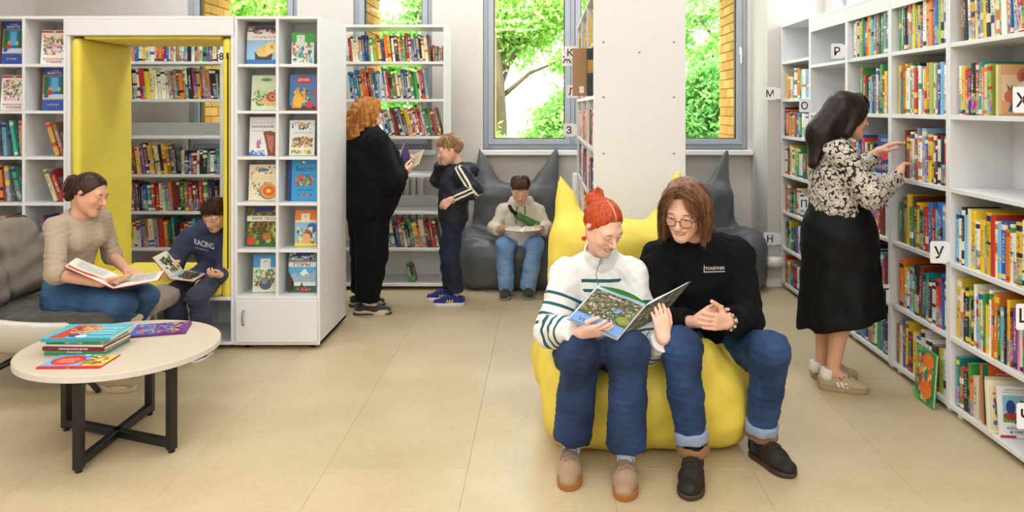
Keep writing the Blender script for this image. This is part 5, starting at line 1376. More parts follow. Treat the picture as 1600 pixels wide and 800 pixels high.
def torso(S, J, s, g=0.0, k=.05, chest=1.0, hip=1.0, waist=1.0, top=.94, bust=0.0):
    """trunk from the hips to the base of the neck; g = thickness of the clothing"""
    hc = (J['hipR'] + J['hipL']) / 2; nb = J['neck']; hl = unit(J['hipR'] - J['hipL']); sl = unit(J['shR'] - J['shL'])
    mid = J.get('waist', lerp(hc, nb, .45)); 
    fw = lambda lat, up: unit(np.cross(unit(up), lat))
    F0 = fw(hl, mid - hc); F1 = fw(sl, nb - mid)
    ch = lerp(mid, nb, .48); ct = lerp(mid, nb, .84)
    S.cone(hc, mid, (.158 * hip + g) * s if True else 0, (.128 * waist + g) * s, k * s, '+', (F0, 1.42))
    S.cone(mid, ch, (.128 * waist + g) * s, (.146 * chest + g) * s, k * s, '+', (F1, 1.40))
    S.cone(ch, ct, (.146 * chest + g) * s, (.078 * chest + g * .6) * s, k * s, '+', (F1, 1.38))
    for sh in ('shR', 'shL'):
        S.cone(lerp(nb, J[sh], .3) - (nb - ch) * .16, J[sh] - (nb - ch) * .08, (.044 + g) * s, (.044 + g) * s, .035 * s)
    if bust:
        for sx in (-1, 1): S.ell(ch + F1 * (.075 * s) + sl * sx * .068 * s + (ch - mid) * .05, np.array((.062, .055, .06)) * s * bust, np.stack([sl, F1, np.cross(sl, F1)], 1), .04 * s)
    return F0, F1

def sleeve(S, sh, el, wr, r0, r1, r2, upto=1.0, k=.03):
    S.cone(sh, el, r0, r1, k)
    if upto > 0: S.cone(el, lerp(el, wr, upto), r1, r2, k * .7, '+', None, False, True)
def base_body(H, J, s, child=False, smile=0.0, hands=(), legs=True, armr=1.0):
    S = Shape()
    torso(S, J, s * .93, -.012)
    S.cone(J['neck'], H(0, -.02, -.045), .052 * s if not child else .046 * s, .048 * s if not child else .042 * s, .02)
    add_head(S, H, child, smile)
    for a in 'RL':
        S.cone(J['sh' + a], J['el' + a], .042 * s * armr, .036 * s * armr, .02); S.cone(J['el' + a], J['wr' + a], .037 * s * armr, .024 * s, .02)
        if legs:
            S.cone(J['hip' + a], J['kn' + a], .075 * s, .05 * s, .03); S.cone(J['kn' + a], lerp(J['kn' + a], J['an' + a], .3), .047 * s, .052 * s, .02); S.cone(lerp(J['kn' + a], J['an' + a], .3), J['an' + a], .052 * s, .032 * s, .02)
            ft = J.get('toe' + a)
            if ft is not None: S.cone(J['an' + a], lerp(J['an' + a], ft, .55) + V3(0, 0, -.01), .032 * s, .026 * s, .02)
    for hd in hands: hand(S, **hd)
    return S

def trousers(J, s, r=(.098, .072, .07, .066), seed=0, fold=.005, hem=1.0, flare=None, hip=1.0, top=.12):
    S = Shape()
    hc = (J['hipR'] + J['hipL']) / 2; nb = J['neck']; hl = unit(J['hipR'] - J['hipL']); up = unit(J.get('waist', nb) - hc); F = unit(np.cross(up, hl))
    S.cone(hc, hc + up * top * s, .165 * hip * s, .15 * hip * s, .05, '+', (F, 1.35), False, True)
    for a in 'RL':
        h, kn, an = J['hip' + a], J['kn' + a], J['an' + a]
        S.cone(h, kn, r[0] * s, r[1] * s, .05)
        mid = lerp(kn, an, .45); end = lerp(kn, an, hem)
        S.cone(kn, mid, r[1] * s, r[2] * s, .03)
        S.cone(mid, end, r[2] * s, r[3] * s, .02, '+', None, False, True)
    S.fn(folds(seed, fold * .6, .10)); S.fn(folds(seed + 50, fold * .45, .036, stretch=(.5, .5, 1.5)))
    return S

def shoe(root, heel, toe, up_mat, sole_mat, s=1.0, collar=.075, sole=.022, lace=None, wide=1.0, name='shoe', tongue=None, stripes=None, zoff=0.0):
    """heel and toe are points on the floor"""
    a = V3(heel[0], heel[1], zoff); b = V3(toe[0], toe[1], zoff); f = unit(b - a); L = np.linalg.norm(b - a); r = V3(-f[1], f[0], 0); u = V3(0, 0, 1)
    T = lambda x, y, z: a + f * (x * L) + r * (y * wide * s) + u * z * s
    S = Shape()
    S.cone(T(.14, 0, .045), T(.14, 0, collar), .036 * s, .040 * s, .02, '+', None, False, True)
    S.cone(T(.16, 0, .042), T(.60, 0, .040), .037 * s, .042 * s * wide, .02, '+', (u, 1.12))
    S.cone(T(.28, 0, collar * .86), T(.62, 0, .048), .030 * s, .028 * s, .02)
    S.cone(T(.60, 0, .036), T(.87, -.003, .032), .043 * s * wide, .034 * s * wide, .02, '+', (u, 1.45))
    S.half(T(0, 0, sole * .6), (0, 0, -1))
    S.ell(T(.17, 0, collar + .012), np.array((.03, .028, .03)) * s, None, .006, '-')
    o = shift_build(S, name, up_mat, .007, root)
    def ztop(x, y):
        z = collar + .05
        for _ in range(40):
            d = S.eval(T(x, y, z)[None])[0]
            if d < .0012: break
            z -= max(d * .6, .001)
        return z
    def yside(x, z, sg):
        y = .06
        for _ in range(40):
            d = S.eval(T(x, sg * y, z)[None])[0]
            if d < .001: break
            y -= max(d * .6, .0008)
        return sg * y
    out = [(0, -.0), (.03, .024), (.12, .036), (.35, .036), (.6, .044), (.78, .044), (.92, .032), (1.0, .004), (.99, -.012), (.9, -.036), (.72, -.044), (.5, -.036), (.25, -.034), (.1, -.034), (.02, -.022)]
    for _ in range(2):
        o2 = []
        for i in range(len(out)):
            p, q = out[i], out[(i + 1) % len(out)]; o2 += [(p[0] * .75 + q[0] * .25, p[1] * .75 + q[1] * .25), (p[0] * .25 + q[0] * .75, p[1] * .25 + q[1] * .75)]
        out = o2
    mb = MB(); n = len(out); zs = [(0.0005, .96), (.004, 1.03), (sole * .8, 1.05), (sole, 1.0)]
    for z, k in zs: mb.v += [tuple(T(.5 + (x - .5) * (1.0 + (k - 1) * .5), y * k * 1.06, z)) for x, y in out]
    for j in range(len(zs) - 1):
        for i in range(n): mb.f.append([j * n + i, j * n + (i + 1) % n, (j + 1) * n + (i + 1) % n, (j + 1) * n + i])
    mb.f.append(list(range(n))); mb.f.append([(len(zs) - 1) * n + i for i in range(n)]); mb.m = [0] * len(mb.f)
    shift_mb(mb, 'sole', sole_mat, root, False, o)
    for q in ([o.children[-1]]): q.location = (0, 0, 0)
    if lace is not None:
        mb = MB()
        for i in range(5):
            x = .36 + .062 * i; sg = .022 if i % 2 else -.022
            mb.tube([T(x + sg * t, y, ztop(x + sg * t, y) + .002) for t, y in ((-1, -.024), (-.5, -.012), (0, 0), (.5, .012), (1, .024))], .0026 * s, 5)
        for sy in (-1, 1):
            mb.tube([T(.34, 0, ztop(.34, 0) + .003), T(.37, sy * .022, ztop(.37, sy * .022) + .012), T(.43, sy * .034, ztop(.43, sy * .034) + .004), T(.5, sy * .036, ztop(.5, sy * .036) + .003)], .0022 * s, 5)
        shift_mb(mb, 'laces', lace, root, True, o)
    if tongue is not None:
        zt_ = [ztop(.27, 0) + .002, ztop(.35, 0) + .0035]
        q = [T(.24, -.018, zt_[0] + .012), T(.24, .018, zt_[0] + .012), T(.33, .017, zt_[1] + .003), T(.33, -.017, zt_[1] + .003)]; mb = MB(); mb.add(q + [p - u * .004 for p in q], [(0, 1, 2, 3), (4, 7, 6, 5), (0, 4, 5, 1), (1, 5, 6, 2), (2, 6, 7, 3), (3, 7, 4, 0)])
        shift_mb(mb, 'tongue_label', tongue, root, False, o)
    if stripes is not None:
        for sg in (-1, 1):
            mb = MB()
            for i in range(3):
                x = .40 + .085 * i
                q = [T(xx, yside(xx, zz, sg) + sg * .0015, zz) for xx, zz in ((x, .028), (x + .045, .028), (x, .054), (x - .045, .054))]
                q2 = [p - r * sg * .006 for p in q]
                mb.add(q + q2, [(0, 1, 2, 3), (4, 7, 6, 5), (0, 4, 5, 1), (1, 5, 6, 2), (2, 6, 7, 3), (3, 7, 4, 0)])
            shift_mb(mb, 'side_stripes', stripes, root, False, o)
    return o

def strands(root, H, guides, n, rad, m, seed, jit=.004, name='hair_strands', steps=10, wave=0.0):
    """locks that run between neighbouring guide curves given in head coordinates"""
    rg = np.random.default_rng(seed); mb = MB()
    G = []
    for g in guides:
        g = np.array(g, float); t = np.linspace(0, 1, len(g)); tt = np.linspace(0, 1, steps)
        G.append(np.stack([np.interp(tt, t, g[:, i]) for i in range(3)], 1))
    for g in G:
        for _ in range(2): g[1:-1] = (g[:-2] + 2 * g[1:-1] + g[2:]) / 4
    for i in range(n):
        u = rg.uniform(0, len(G) - 1.001); k = int(u); f = u - k
        c = G[k] * (1 - f) + G[k + 1] * f + rg.normal(0, jit, 3)
        if wave:
            ph = rg.uniform(0, 6.28); w = np.linspace(0, 1, steps)
            c = c + np.stack([np.sin(w * 13 + ph), np.cos(w * 11 + ph * 2), 0 * w], 1) * wave * w[:, None]
        e = max(4, int(steps * rg.uniform(.8, 1)))
        r = rad * rg.uniform(.6, 1.3)
        mb.tube([tuple(H(*q)) for q in c[:e]], [r * (1 - .75 * (j / (e - 1)) ** 2) for j in range(e)], 4, True)
    return shift_mb(mb, name, m, root, True)

def cap(H, grow=1.0, c=(0, -.016, .034), r=(.082, .099, .090)):
    S = Shape(); S.ell(H(*c), np.array(r) * grow * H.s, H.R, .01); return S

def open_book(label, D, C, A, E, up, cover, art=None, art_side='out', tp=.008, group='open books being read', page_lines=True, page_art=None, inner=None):
    """spine from C (near the viewer) to D; left half towards A, right half towards E (both beside D); up = side the pages face"""
    D, C, A, E, up = (np.asarray(q, float) for q in (D, C, A, E, up))
    r = empty('open_book', tuple((C + D) / 2)); tag(r, label, 'book', group)
    sp = C - D
    for side, O in (('left', A), ('right', E)):
        a = O - D; n = unit(np.cross(a, sp)); n = n if n @ up > 0 else -n
        au = unit(a); w = np.linalg.norm(a); hh = np.linalg.norm(sp); su = unit(sp)
        mb = MB(); t = .0028
        q = [D, D + a, D + a + sp, D + sp]; mb.add([p - n * t for p in q] + q, [(0, 1, 2, 3), (7, 6, 5, 4), (0, 4, 5, 1), (1, 5, 6, 2), (2, 6, 7, 3), (3, 7, 4, 0)])
        cv = shift_mb(mb, 'cover', pcol(cover), r, False)
        # page block, swelling near the spine
        k = 9; mb = MB(); prof = []
        for i in range(k + 1):
            u = i / k; prof.append((u * (w - .005), tp * (1.0 - .35 * u) + .010 * math.sin(PI * min(u * 1.6, 1)) ** 2 * (1 - u) - tp * .8 * max(0, 1 - u * 9)))
        for e in (.004, hh - .004):
            mb.v += [tuple(D + su * e + au * x + n * .0005) for x, z in prof] + [tuple(D + su * e + au * x + n * max(z, .001)) for x, z in prof]
        m2 = 2 * (k + 1)
        for i in range(k):
            mb.f += [[k + 1 + i, k + 2 + i, m2 + k + 2 + i, m2 + k + 1 + i], [i, i + 1, m2 + i + 1, m2 + i], [i, i + 1, k + 2 + i, k + 1 + i], [m2 + i, m2 + i + 1, m2 + k + 2 + i, m2 + k + 1 + i]]
        mb.f.append([k, m2 + k, m2 + 2 * k + 1, 2 * k + 1]); mb.m = [0] * len(mb.f)
        pg = shift_mb(mb, 'pages', inner or mat('page_paper', '#F1EBDD', .8, .03, 50), r, False)
        zt = lambda u: tp * (1.0 - .35 * u) + .010 * math.sin(PI * min(u * 1.6, 1)) ** 2 * (1 - u) + .0006
        S2 = lambda u, v, e=0: D + au * (u * (w - .005)) + su * (v * hh) + n * (zt(u) + e)
        if page_art and side in page_art:
            mats = []; pb = MB()
            for i, s in enumerate(page_art[side]):
                mm = pcol(s[-1]); mats.append(mm) if mm not in mats else None; pb.mi = mats.index(mm)
                if s[0] == 'r': x0, z0, x1, z1 = s[1:5]; us = np.linspace(x0, x1, 7); pts = [(u, z0) for u in us] + [(u, z1) for u in us[::-1]]; fsx = [(j, j + 1, 12 - j, 13 - j) for j in range(6)]
                elif s[0] == 'e': pts = [(s[1] + s[3] * math.cos(2 * PI * j / 16), s[2] + s[4] * math.sin(2 * PI * j / 16)) for j in range(16)]; fsx = [tuple(range(16))]
                elif s[0] == 'p': pts = s[1]; fsx = [tuple(range(len(pts)))]
                elif s[0] == 't':
                    _, txt, cx_, cz_, hgt, wid, flip, _c = s
                    co, fsx = text_data(txt); mn, mx_ = co.min(0), co.max(0); kx = wid / (mx_[0] - mn[0]); kz = hgt / (mx_[1] - mn[1])
                    pts = [(cx_ + flip[0] * (q[0] - (mn[0] + mx_[0]) / 2) * kx, cz_ + flip[1] * (q[1] - (mn[1] + mx_[1]) / 2) * kz) for q in co]
                pb.add([tuple(S2(min(max(u, .02), .98), min(max(v, .02), .98), .0003 + min(.00015, .006 / len(page_art[side])) * i)) for u, v in pts], fsx)
            shift_mb(pb, 'page_picture', mats, r, False, pg, fix=False)
        elif page_lines:
            pb = MB()
            for j in range(16):
                v = .1 + .05 * j; us = np.linspace(.14, .9 - (.3 if j % 5 == 4 else 0), 6)
                pb.add([tuple(S2(u, v, .0002)) for u in us] + [tuple(S2(u, v + .014, .0002)) for u in us[::-1]], [(i, i + 1, 10 - i, 11 - i) for i in range(5)])
            shift_mb(pb, 'text_lines', pcol('#8E8A86'), r, False, pg, fix=False)
        if art and side in art:
            mats = []; pb = MB()
            for i, s in enumerate(art[side]):
                mm = pcol(s[-1]); mats.append(mm) if mm not in mats else None; pb.mi = mats.index(mm)
                F_ = lambda u, v: tuple(D + a * u + sp * v - n * (t + min(.0002, .003 / len(art[side])) * (i + 1)))
                if s[0] == 'r': pts = [(s[1], s[2]), (s[3], s[2]), (s[3], s[4]), (s[1], s[4])]
                elif s[0] == 'e': pts = [(s[1] + s[3] * math.cos(2 * PI * j / 16), s[2] + s[4] * math.sin(2 * PI * j / 16)) for j in range(16)]
                elif s[0] == 'p': pts = s[1]
                elif s[0] == 't':
                    _, txt, cx_, cz_, hgt, wid, flip, _c = s
                    co, fs = text_data(txt); mn, mx_ = co.min(0), co.max(0); kx = wid / (mx_[0] - mn[0]); kz = hgt / (mx_[1] - mn[1])
                    pb.add([F_(cx_ + flip[0] * (q[0] - (mn[0] + mx_[0]) / 2) * kx, cz_ + flip[1] * (q[1] - (mn[1] + mx_[1]) / 2) * kz) for q in co], fs); continue
                pts = [(min(max(x, 0), 1), min(max(y, 0), 1)) for x, y in pts]
                pb.add([F_(x, y) for x, y in pts], [tuple(range(len(pts)))])
            shift_mb(pb, 'cover_print', mats, r, False, cv, fix=False)
    return r
# ================================================================== beanbags and armchair
m_grey_bag = mat('dark_grey_leatherette', '#5C5E61', 0.38, 0.06, 6, 0.12, 300, spec=.5)
m_yel_bag = mat('yellow_beanbag_cloth', '#EAD254', 0.5, 0.05, 6, 0.15, 400)
m_seam = mat('seam_thread', '#3A3A3C', .7)
def beanbag(label, base, rot, m, seed, dent=None, bulge=None, seat=.40, hgt=1.15, w=.45, valley=.80, dep=1.0, edx=0.0, ew=.345):
    r = empty('beanbag', base, (0, 0, rot)); r.scale = (1, dep, 1); tag(r, label, 'beanbag', 'beanbags')
    S = Shape()
    S.box((0, -.06, .20), (w, .42, .21), None, .16, .05)
    S.ell((0, -.1, .26), (w * .98, .43, seat - .24), None, .08)
    S.box((edx, .22, valley * .5), (.36, .12, valley * .5), None, .11, .10)
    for sx in (-1, 1):
        S.cone((edx + sx * .17, .24, .52), (edx + sx * ew, .31, hgt - .015), .205, .012, .07, '+', (V3(0, 1, 0), 1.6))
        S.ell((sx * .40, -.05, .36), (.10, .30, .13), None, .10)
    for (c, rr) in (bulge or []): S.ell(c, rr, None, .07)
    for (c, rr) in (dent or []): S.ell(c, rr, None, .10, '-')
    S.fn(folds(seed, .010, .30)); S.fn(folds(seed + 9, .005, .11))
    S.half((0, 0, .002), (0, 0, -1), .02)
    S.build('cover', m, .014, r)
    MB().box((w * .86, .30, .78), (w * .86 + .012, .318, .84)).build('side_label', m_white2, r) if False else None
    return r
beanbag('big yellow beanbag chair under the reading couple', (.452, 3.74, 0), 0, m_yel_bag, 3, dent=[((-.22, -.27, .58), (.24, .34, .17)), ((.24, -.16, .60), (.2, .26, .16))], bulge=[((.20, -.36, .40), (.13, .13, .13))], seat=.44, hgt=1.16, w=.46, valley=.92, edx=-.06, ew=.31)
beanbag('dark grey leatherette beanbag chair with the boy in it', (-.235, 6.575, 0), 0, m_grey_bag, 5, dent=[((0, -.24, .56), (.22, .32, .19))], seat=.42, hgt=1.16, w=.46, valley=.84, dep=.70)
beanbag('dark grey beanbag chair half hidden behind the long haired man', (1.33, 6.45, 0), math.radians(14), m_grey_bag, 8, seat=.44, hgt=1.13, w=.45, valley=.84, dep=.75)

m_chair_fab = mat('taupe_chair_cloth', '#8F8378', .9, .06, 25, .3, 500, .2)
m_chair_dark = mat('dark_chair_cloth', '#4B4540', .9, .08, 25, .3, 500, .2)
m_shell = mat('white_shell', '#D6D1C8', .35, .02, 10)
def armchair():
    b = V3(-2.74, 4.26, 0)
    r = empty('armchair', tuple(b)); tag(r, 'taupe padded armchair with a white shell and black legs', 'armchair')
    # shell: a shallow tub
    S = Shape()
    S.ell((.05, 0, .42), (.52, .43, .28), None, .03)
    S.ell((.07, 0, .51), (.49, .405, .29), None, .02, '-')
    S.half((0, 0, .435), (.10, 0, 1), .012)
    S.half((0, 0, .215), (0, 0, -1), .05)
    S.build('shell', m_shell, .013, r)
    S = Shape(); S.box((.13, 0, .362), (.40, .36, .062), rot_y(-2), .06, .02); S.fn(folds(3, .006, .12)); S.build('seat_cushion', m_chair_dark, .013, r)
    S = Shape()
    for (c, h, ry) in (((-.30, -.17, .62), (.07, .17, .22), -16), ((-.30, .17, .64), (.07, .17, .22), -16)): S.box(c, h, rot_y(ry), .065, .02)
    S.fn(folds(4, .007, .14)); S.build('back_cushion', m_chair_fab, .013, r)
    for sy in (-1, 1):
        S = Shape(); S.box((-.23, sy * .36, .55), (.13, .06, .20), rot_y(-24), .055, .02); S.fn(folds(5 + sy, .006, .12)); S.build('arm_cushion', m_chair_fab, .013, r)
    S = Shape(); S.box((.50, .17, .39), (.075, .18, .05), rot_y(22), .045, .02); S.fn(folds(9, .005, .12)); S.build('front_cushion', m_chair_fab, .013, r)
    def piping(c, h, R, par, ax=0):
        pts = []; n = 6; rr = .04
        u, w = [k for k in range(3) if k != ax]
        for (su, sw, a0) in ((1, 1, 0), (-1, 1, 90), (-1, -1, 180), (1, -1, 270)):
            for k in range(n + 1):
                t = math.radians(a0 + 90 * k / n); l = np.zeros(3); l[u] = su * (h[u] - rr) + rr * math.cos(t); l[w] = sw * (h[w] - rr) + rr * math.sin(t); pts.append(tuple(np.array(c) + R @ l))
        pts.append(pts[0]); MB().tube(pts, .006, 6).build('piping', m_chair_dark, par, smooth=True)
    kids = {o.name.split('.')[0]: o for o in r.children}
    piping((.13, 0, .362), (.405, .365, .062), rot_y(-2), kids['seat_cushion'], 2)
    for q in (-.17, .17): piping((-.30, q, .62 if q < 0 else .64), (.07, .175, .225), rot_y(-16), kids['back_cushion'], 0)
    for o in [k for k in r.children if k.name.startswith('arm_cushion')]:
        sy = 1 if o.data.vertices[0].co.y > 0 else -1; piping((-.23, sy * .36, .55), (.135, .06, .205), rot_y(-24), o, 1)
    for a in (-145, -35, 35, 145):
        ca, sa = math.cos(math.radians(a)), math.sin(math.radians(a))
        MB().tube([(.03 + ca * .05, sa * .05, .20), (.03 + ca * .46, sa * .42, .016)], [.020, .013], 8).build('leg', m_black, r, smooth=True)
    MB().tube([(.03, 0, .14), (.03, 0, .26)], .035, 12).build('hub', m_black, r)
    return r
def rot_y(d):
    a = math.radians(d); return np.array([[math.cos(a), 0, math.sin(a)], [0, 1, 0], [-math.sin(a), 0, math.cos(a)]])
armchair()

# ================================================================== the cast
def P(px, py, d): return W(px, py, d)
SK_FAIR = skin_mat('skin_fair', '#F0C3AE', '#C4605A', '#A5643E')
SK_ROSY = skin_mat('skin_rosy', '#EDBCA6', '#C4655C', '#6E4A34')
SK_BOY = skin_mat('skin_boy', '#EBB8A0', '#C4726A', '#5A3F2E')
SK_TAN = skin_mat('skin_tan', '#DDA88C', '#B4605A', '#3A2A22')

def new_person(label, base):
    r = empty('person', tuple(base)); tag(r, label, 'person'); return r

# ---------------------------------------------------------------- red-haired woman on the yellow beanbag
def redhead():
    root = new_person('red haired woman in a white striped zip sweater reading on the yellow beanbag', (.25, 3.45, 0))
    H = Head(P(942, 352, 3.36), 36, 34, -4, .98)
    J = dict(hipR=P(888, 562, 3.60), hipL=P(948, 562, 3.60), knR=P(907, 553, 3.13), knL=P(982, 547, 3.08), anR=P(893, 693, 3.19), anL=P(978, 710, 3.10),
             shR=P(887, 428, 3.46), shL=P(988, 428, 3.46), elR=P(862, 516, 3.36), elL=P(1012, 546, 3.32), wrR=P(908, 521, 3.10), wrL=P(1037, 530, 3.105), neck=P(938, 402, 3.48))
    s = .97
    hands = [dict(wrist=J['wrR'], d=P(960, 512, 3.00) - J['wrR'], palm=(.1, .75, .6), side='R', curl=(.12, .10, .10, .12), s=.96, thumb=(.4, .4), spread=.03),
             dict(wrist=J['wrL'], d=P(1030, 486, 3.125) - J['wrL'], palm=(-.25, .95, .1), side='L', curl=(.26, .24, .24, .26), s=.96, thumb=(.6, .4))]
    S = base_body(H, J, s, smile=1.0, hands=hands)
    shift_build(S, 'body', SK_FAIR, .0042, root, head_attrs(H, 1.0))
    eyes(H, root, SK_FAIR, lid=-3, low=-18)
    # sweater
    S = Shape(); torso(S, J, s, .024, chest=1.02, waist=1.16, hip=1.02, bust=.9)
    sleeve(S, J['shR'], J['elR'], J['wrR'], .074, .074, .052, .90); sleeve(S, J['shL'], J['elL'], J['wrL'], .070, .066, .046, .93)
    hc = (J['hipR'] + J['hipL']) / 2
    S.half(hc + V3(0, 0, -.03), (0, .0, -1), .02)
    S.fn(folds(21, .006, .11)); S.fn(folds(22, .003, .045))
    def sl(p):   # coordinate along the sleeves: 1 at the elbow, 2 at the wrist; 0 on the trunk
        best = np.full(len(p), 9.0); out = np.zeros(len(p))
        for a in 'RL':
            sh, el, wr = J['sh' + a], J['el' + a], J['wr' + a]
            for A, B, o in ((sh, el, 0), (el, wr, 1)):
                ba = B - A; t = np.clip(((p - A) @ ba) / (ba @ ba), 0, 1); d = np.linalg.norm(p - A - t[:, None] * ba, axis=1) - .073
                m = d < best; best[m] = d[m]; out[m] = (o + t)[m]
        hc_, nb = hc, J['neck']; ba = nb - hc_; t = np.clip(((p - hc_) @ ba) / (ba @ ba), 0, 1); v = p - hc_ - t[:, None] * ba; v[:, 1] *= 1.35
        return np.where(np.linalg.norm(v, axis=1) - .165 < best - .012, -1, out)
    z0 = P(900, 447, 3.3)[2]
    def tz(p): return np.where(sl(p) < 0, p[:, 2], np.where(p[:, 2] > z0 - .01, 10.0, -10.0))
    mt = attr_cloth('white_striped_knit', '#ECECEA', [('sleeve', [(.40, .45), (.58, .63), (.76, .81), (.93, .99), (1.14, 1.21), (1.33, 1.40), (1.52, 1.59)], '#1F5A60'), ('trunk', [(z0 - .006, z0 + .009), (z0 - .048, z0 - .034), (z0 - .09, z0 - .076), (z0 - .13, z0 - .116)], '#1F5A60')])
    o = shift_build(S, 'sweater', mt, .0065, root, dict(sleeve=sl, trunk=tz))
    ax = unit(H(0, -.015, -.05) - J['neck']); n0_ = J['neck'] + V3(0, -.01, 0) - ax * .03
    S = Shape(); S.cone(n0_, n0_ + ax * .092, .097, .068, .01, '+', None, False, True); S.cone(n0_ - ax * .02, n0_ + ax * .15, .066, .058, .004, '-'); S.fn(folds(25, .002, .05))
    shift_build(S, 'collar', cloth('white_ribbed_collar', '#E6E6E4', .9), .005, root).parent = o
    # zip with ring pull
    zt = P(940, 398, 3.30); F = V3(.1, -1, 0)
    path = [P(941, 398, 3.375), P(938, 410, 3.33), P(934, 418, 3.305), P(931, 428, 3.295), P(935, 445, 3.285)]
    shift_mb(MB().tube(path, .0022, 6), 'zip', mat('zip_metal', '#8A8F90', .3, metal=.8), root, True, o)
    c = P(939, 409, 3.285); shift_mb(MB().tube([tuple(c + V3(.008 * math.cos(a), 0, .009 * math.sin(a))) for a in np.linspace(0, 6.28, 14)], .0014, 5), 'zip_ring', mat('zip_metal', '#8A8F90'), root, True, o)
    # jeans
    dn = denim('dark_denim', '#0F2040', '#244270')
    S = trousers(J, s, (.100, .083, .078, .086), 31, .006, .93, hip=1.02)
    shift_build(S, 'jeans', dn, .0075, root)
    suede = cloth('beige_suede', '#A5896F', .9); gum = mat('gum_sole', '#A8652E', .5); wlab = mat('white_label', '#EFEDE6', .6)
    lc = cloth('taupe_lace', '#8A735F')
    shoe(root, P(891, 0, 3.245)[:2], P(889, 0, 2.995)[:2], suede, gum, 1.0, .085, .03, lc, 1.05, tongue=wlab)
    shoe(root, P(979, 0, 3.165)[:2], P(976, 0, 2.915)[:2], suede, gum, 1.0, .085, .03, lc, 1.05, tongue=wlab)
    for a in 'RL':
        S = Shape(); S.cone(J['an' + a] + V3(0, -.005, -.02), J['an' + a] + V3(0, .01, .08), .037, .040, .01); shift_build(S, 'sock', cloth('pale_blue_sock', '#BFCBE0'), .008, root)
    # hair: smooth red with a centre parting and a loose bun
    hm = hair_mat('copper_hair', '#9C3314', '#C95426', 90)
    S = cap(H, 1.0, (0, -.014, .033), (.079, .097, .088))
    S.half(H(0, .058, .062), H.v(0, .90, -.44), .010); S.half(H(0, .0, -.030), H.v(0, .6, -.8), .015)
    for sx in (-1, 1): S.ell(H(sx * .082, -.004, -.016), (.022, .021, .034), H.R, .006, '-')
    S.ell(H(.012, -.098, .074), (.040, .034, .036), H.R, .02); S.ell(H(-.012, -.108, .095), (.02, .025, .025), H.R, .015)
    S.fn(folds(41, .0022, .018))
    ho = shift_build(S, 'hair', hm, .0045, root)
    gl = []
    for x in np.linspace(.006, .084, 9):
        a = (x - .004) / .08; gl.append([(.003 + .071 * a ** .8, .058 - .045 * a * a, .091 - .095 * a * a), (.028 + .052 * a, .015 - .02 * a, .112 - .122 * a * a), (.03 + .046 * a, -.065, .090 - .09 * a), (.01, -.105, .078)])
    strands(root, H, gl, 150, .0018, hm, 1, .0014)
    strands(root, H, [[(-p[0], p[1], p[2]) for p in g] for g in gl], 150, .0018, hm, 2, .0014)
    shift_mb(MB().tube([H(.004, .066, .083), H(.004, .045, .106), H(.004, .01, .121), H(.004, -.03, .122)], [.0016, .0022, .0022, .001], 6), 'parting', SK_FAIR, root)
    bun = [[(.03 * math.cos(a), -.1 + .008 * math.sin(3 * a), .085 + .03 * math.sin(a)), (.040 * math.cos(a + .8), -.120, .085 + .036 * math.sin(a + .8)), (.034 * math.cos(a + 1.6), -.128, .088 + .03 * math.sin(a + 1.6))] for a in np.linspace(0, 6.2, 14)]
    strands(root, H, bun, 70, .0028, hm, 3, .003, steps=8)
    er = H(.083, .0, -.062); S = Shape(); S.ell(er, .011, None, .002); S.cone(er, H(.078, -.004, -.04), .0015, .0015, .002)
    shift_build(S, 'earring', mat('red_bead', '#C2201E', .25), .0035, root)
redhead()
D_ = P(1010, 477, 3.12); C_ = P(964, 532, 3.03); A_ = P(933, 446, 3.17); E_ = D_ + V3(.205, .14, .065)
land = [('r', .01, .01, .99, .99, '#5E6A4A')] + scatter_art(51, ['#3E4A30', '#7A8A5A', '#5A4636', '#8AA06A', '#A98A6A', '#2E3A2A', '#6E5A48', '#C9B8A0', '#4A5E3A', '#7A3E2E'], .0, .04, 1, .74, 330, .03, .075) + [('r', .01, .01, .99, .10, '#A9C6E4'), ('p', [(.1, .14), (.7, .15), (.66, .2), (.12, .19)], '#C9A8A0'), ('p', [(.26, .38), (.42, .4), (.4, .5), (.3, .5)], '#6A96D0'), ('e', .14, .60, .12, .1, '#7A8A2E'), ('e', .1, .62, .04, .05, '#D8C23A'), ('r', .01, .745, .35, .99, '#6E9AD6'), ('r', .34, .72, .7, .99, '#6E9AD6'), ('r', .69, .755, .99, .99, '#6E9AD6'),
        ('t', 'GREEN MOSCOW', .55, .78, .035, .5, (1, 1), '#2E4A5A'), ('t', 'МОСКВА', .55, .89, .085, .62, (1, 1), '#24506E')]
land = land[:1] + land[1:-10][::2] + land[-10:]
ob = open_book('large open book showing a city park photograph', D_, C_, A_, E_, (0.1, .6, .8), '#7FA4C8', art=dict(right=[('r', 0, 0, 1, 1, '#4A4C44')] + scatter_art(52, ['#2E3428', '#5A5E4A', '#6E6A58', '#8A8E7A'], 0, 0, 1, 1, 60, .05, .1)), tp=.012, page_art=dict(left=land))
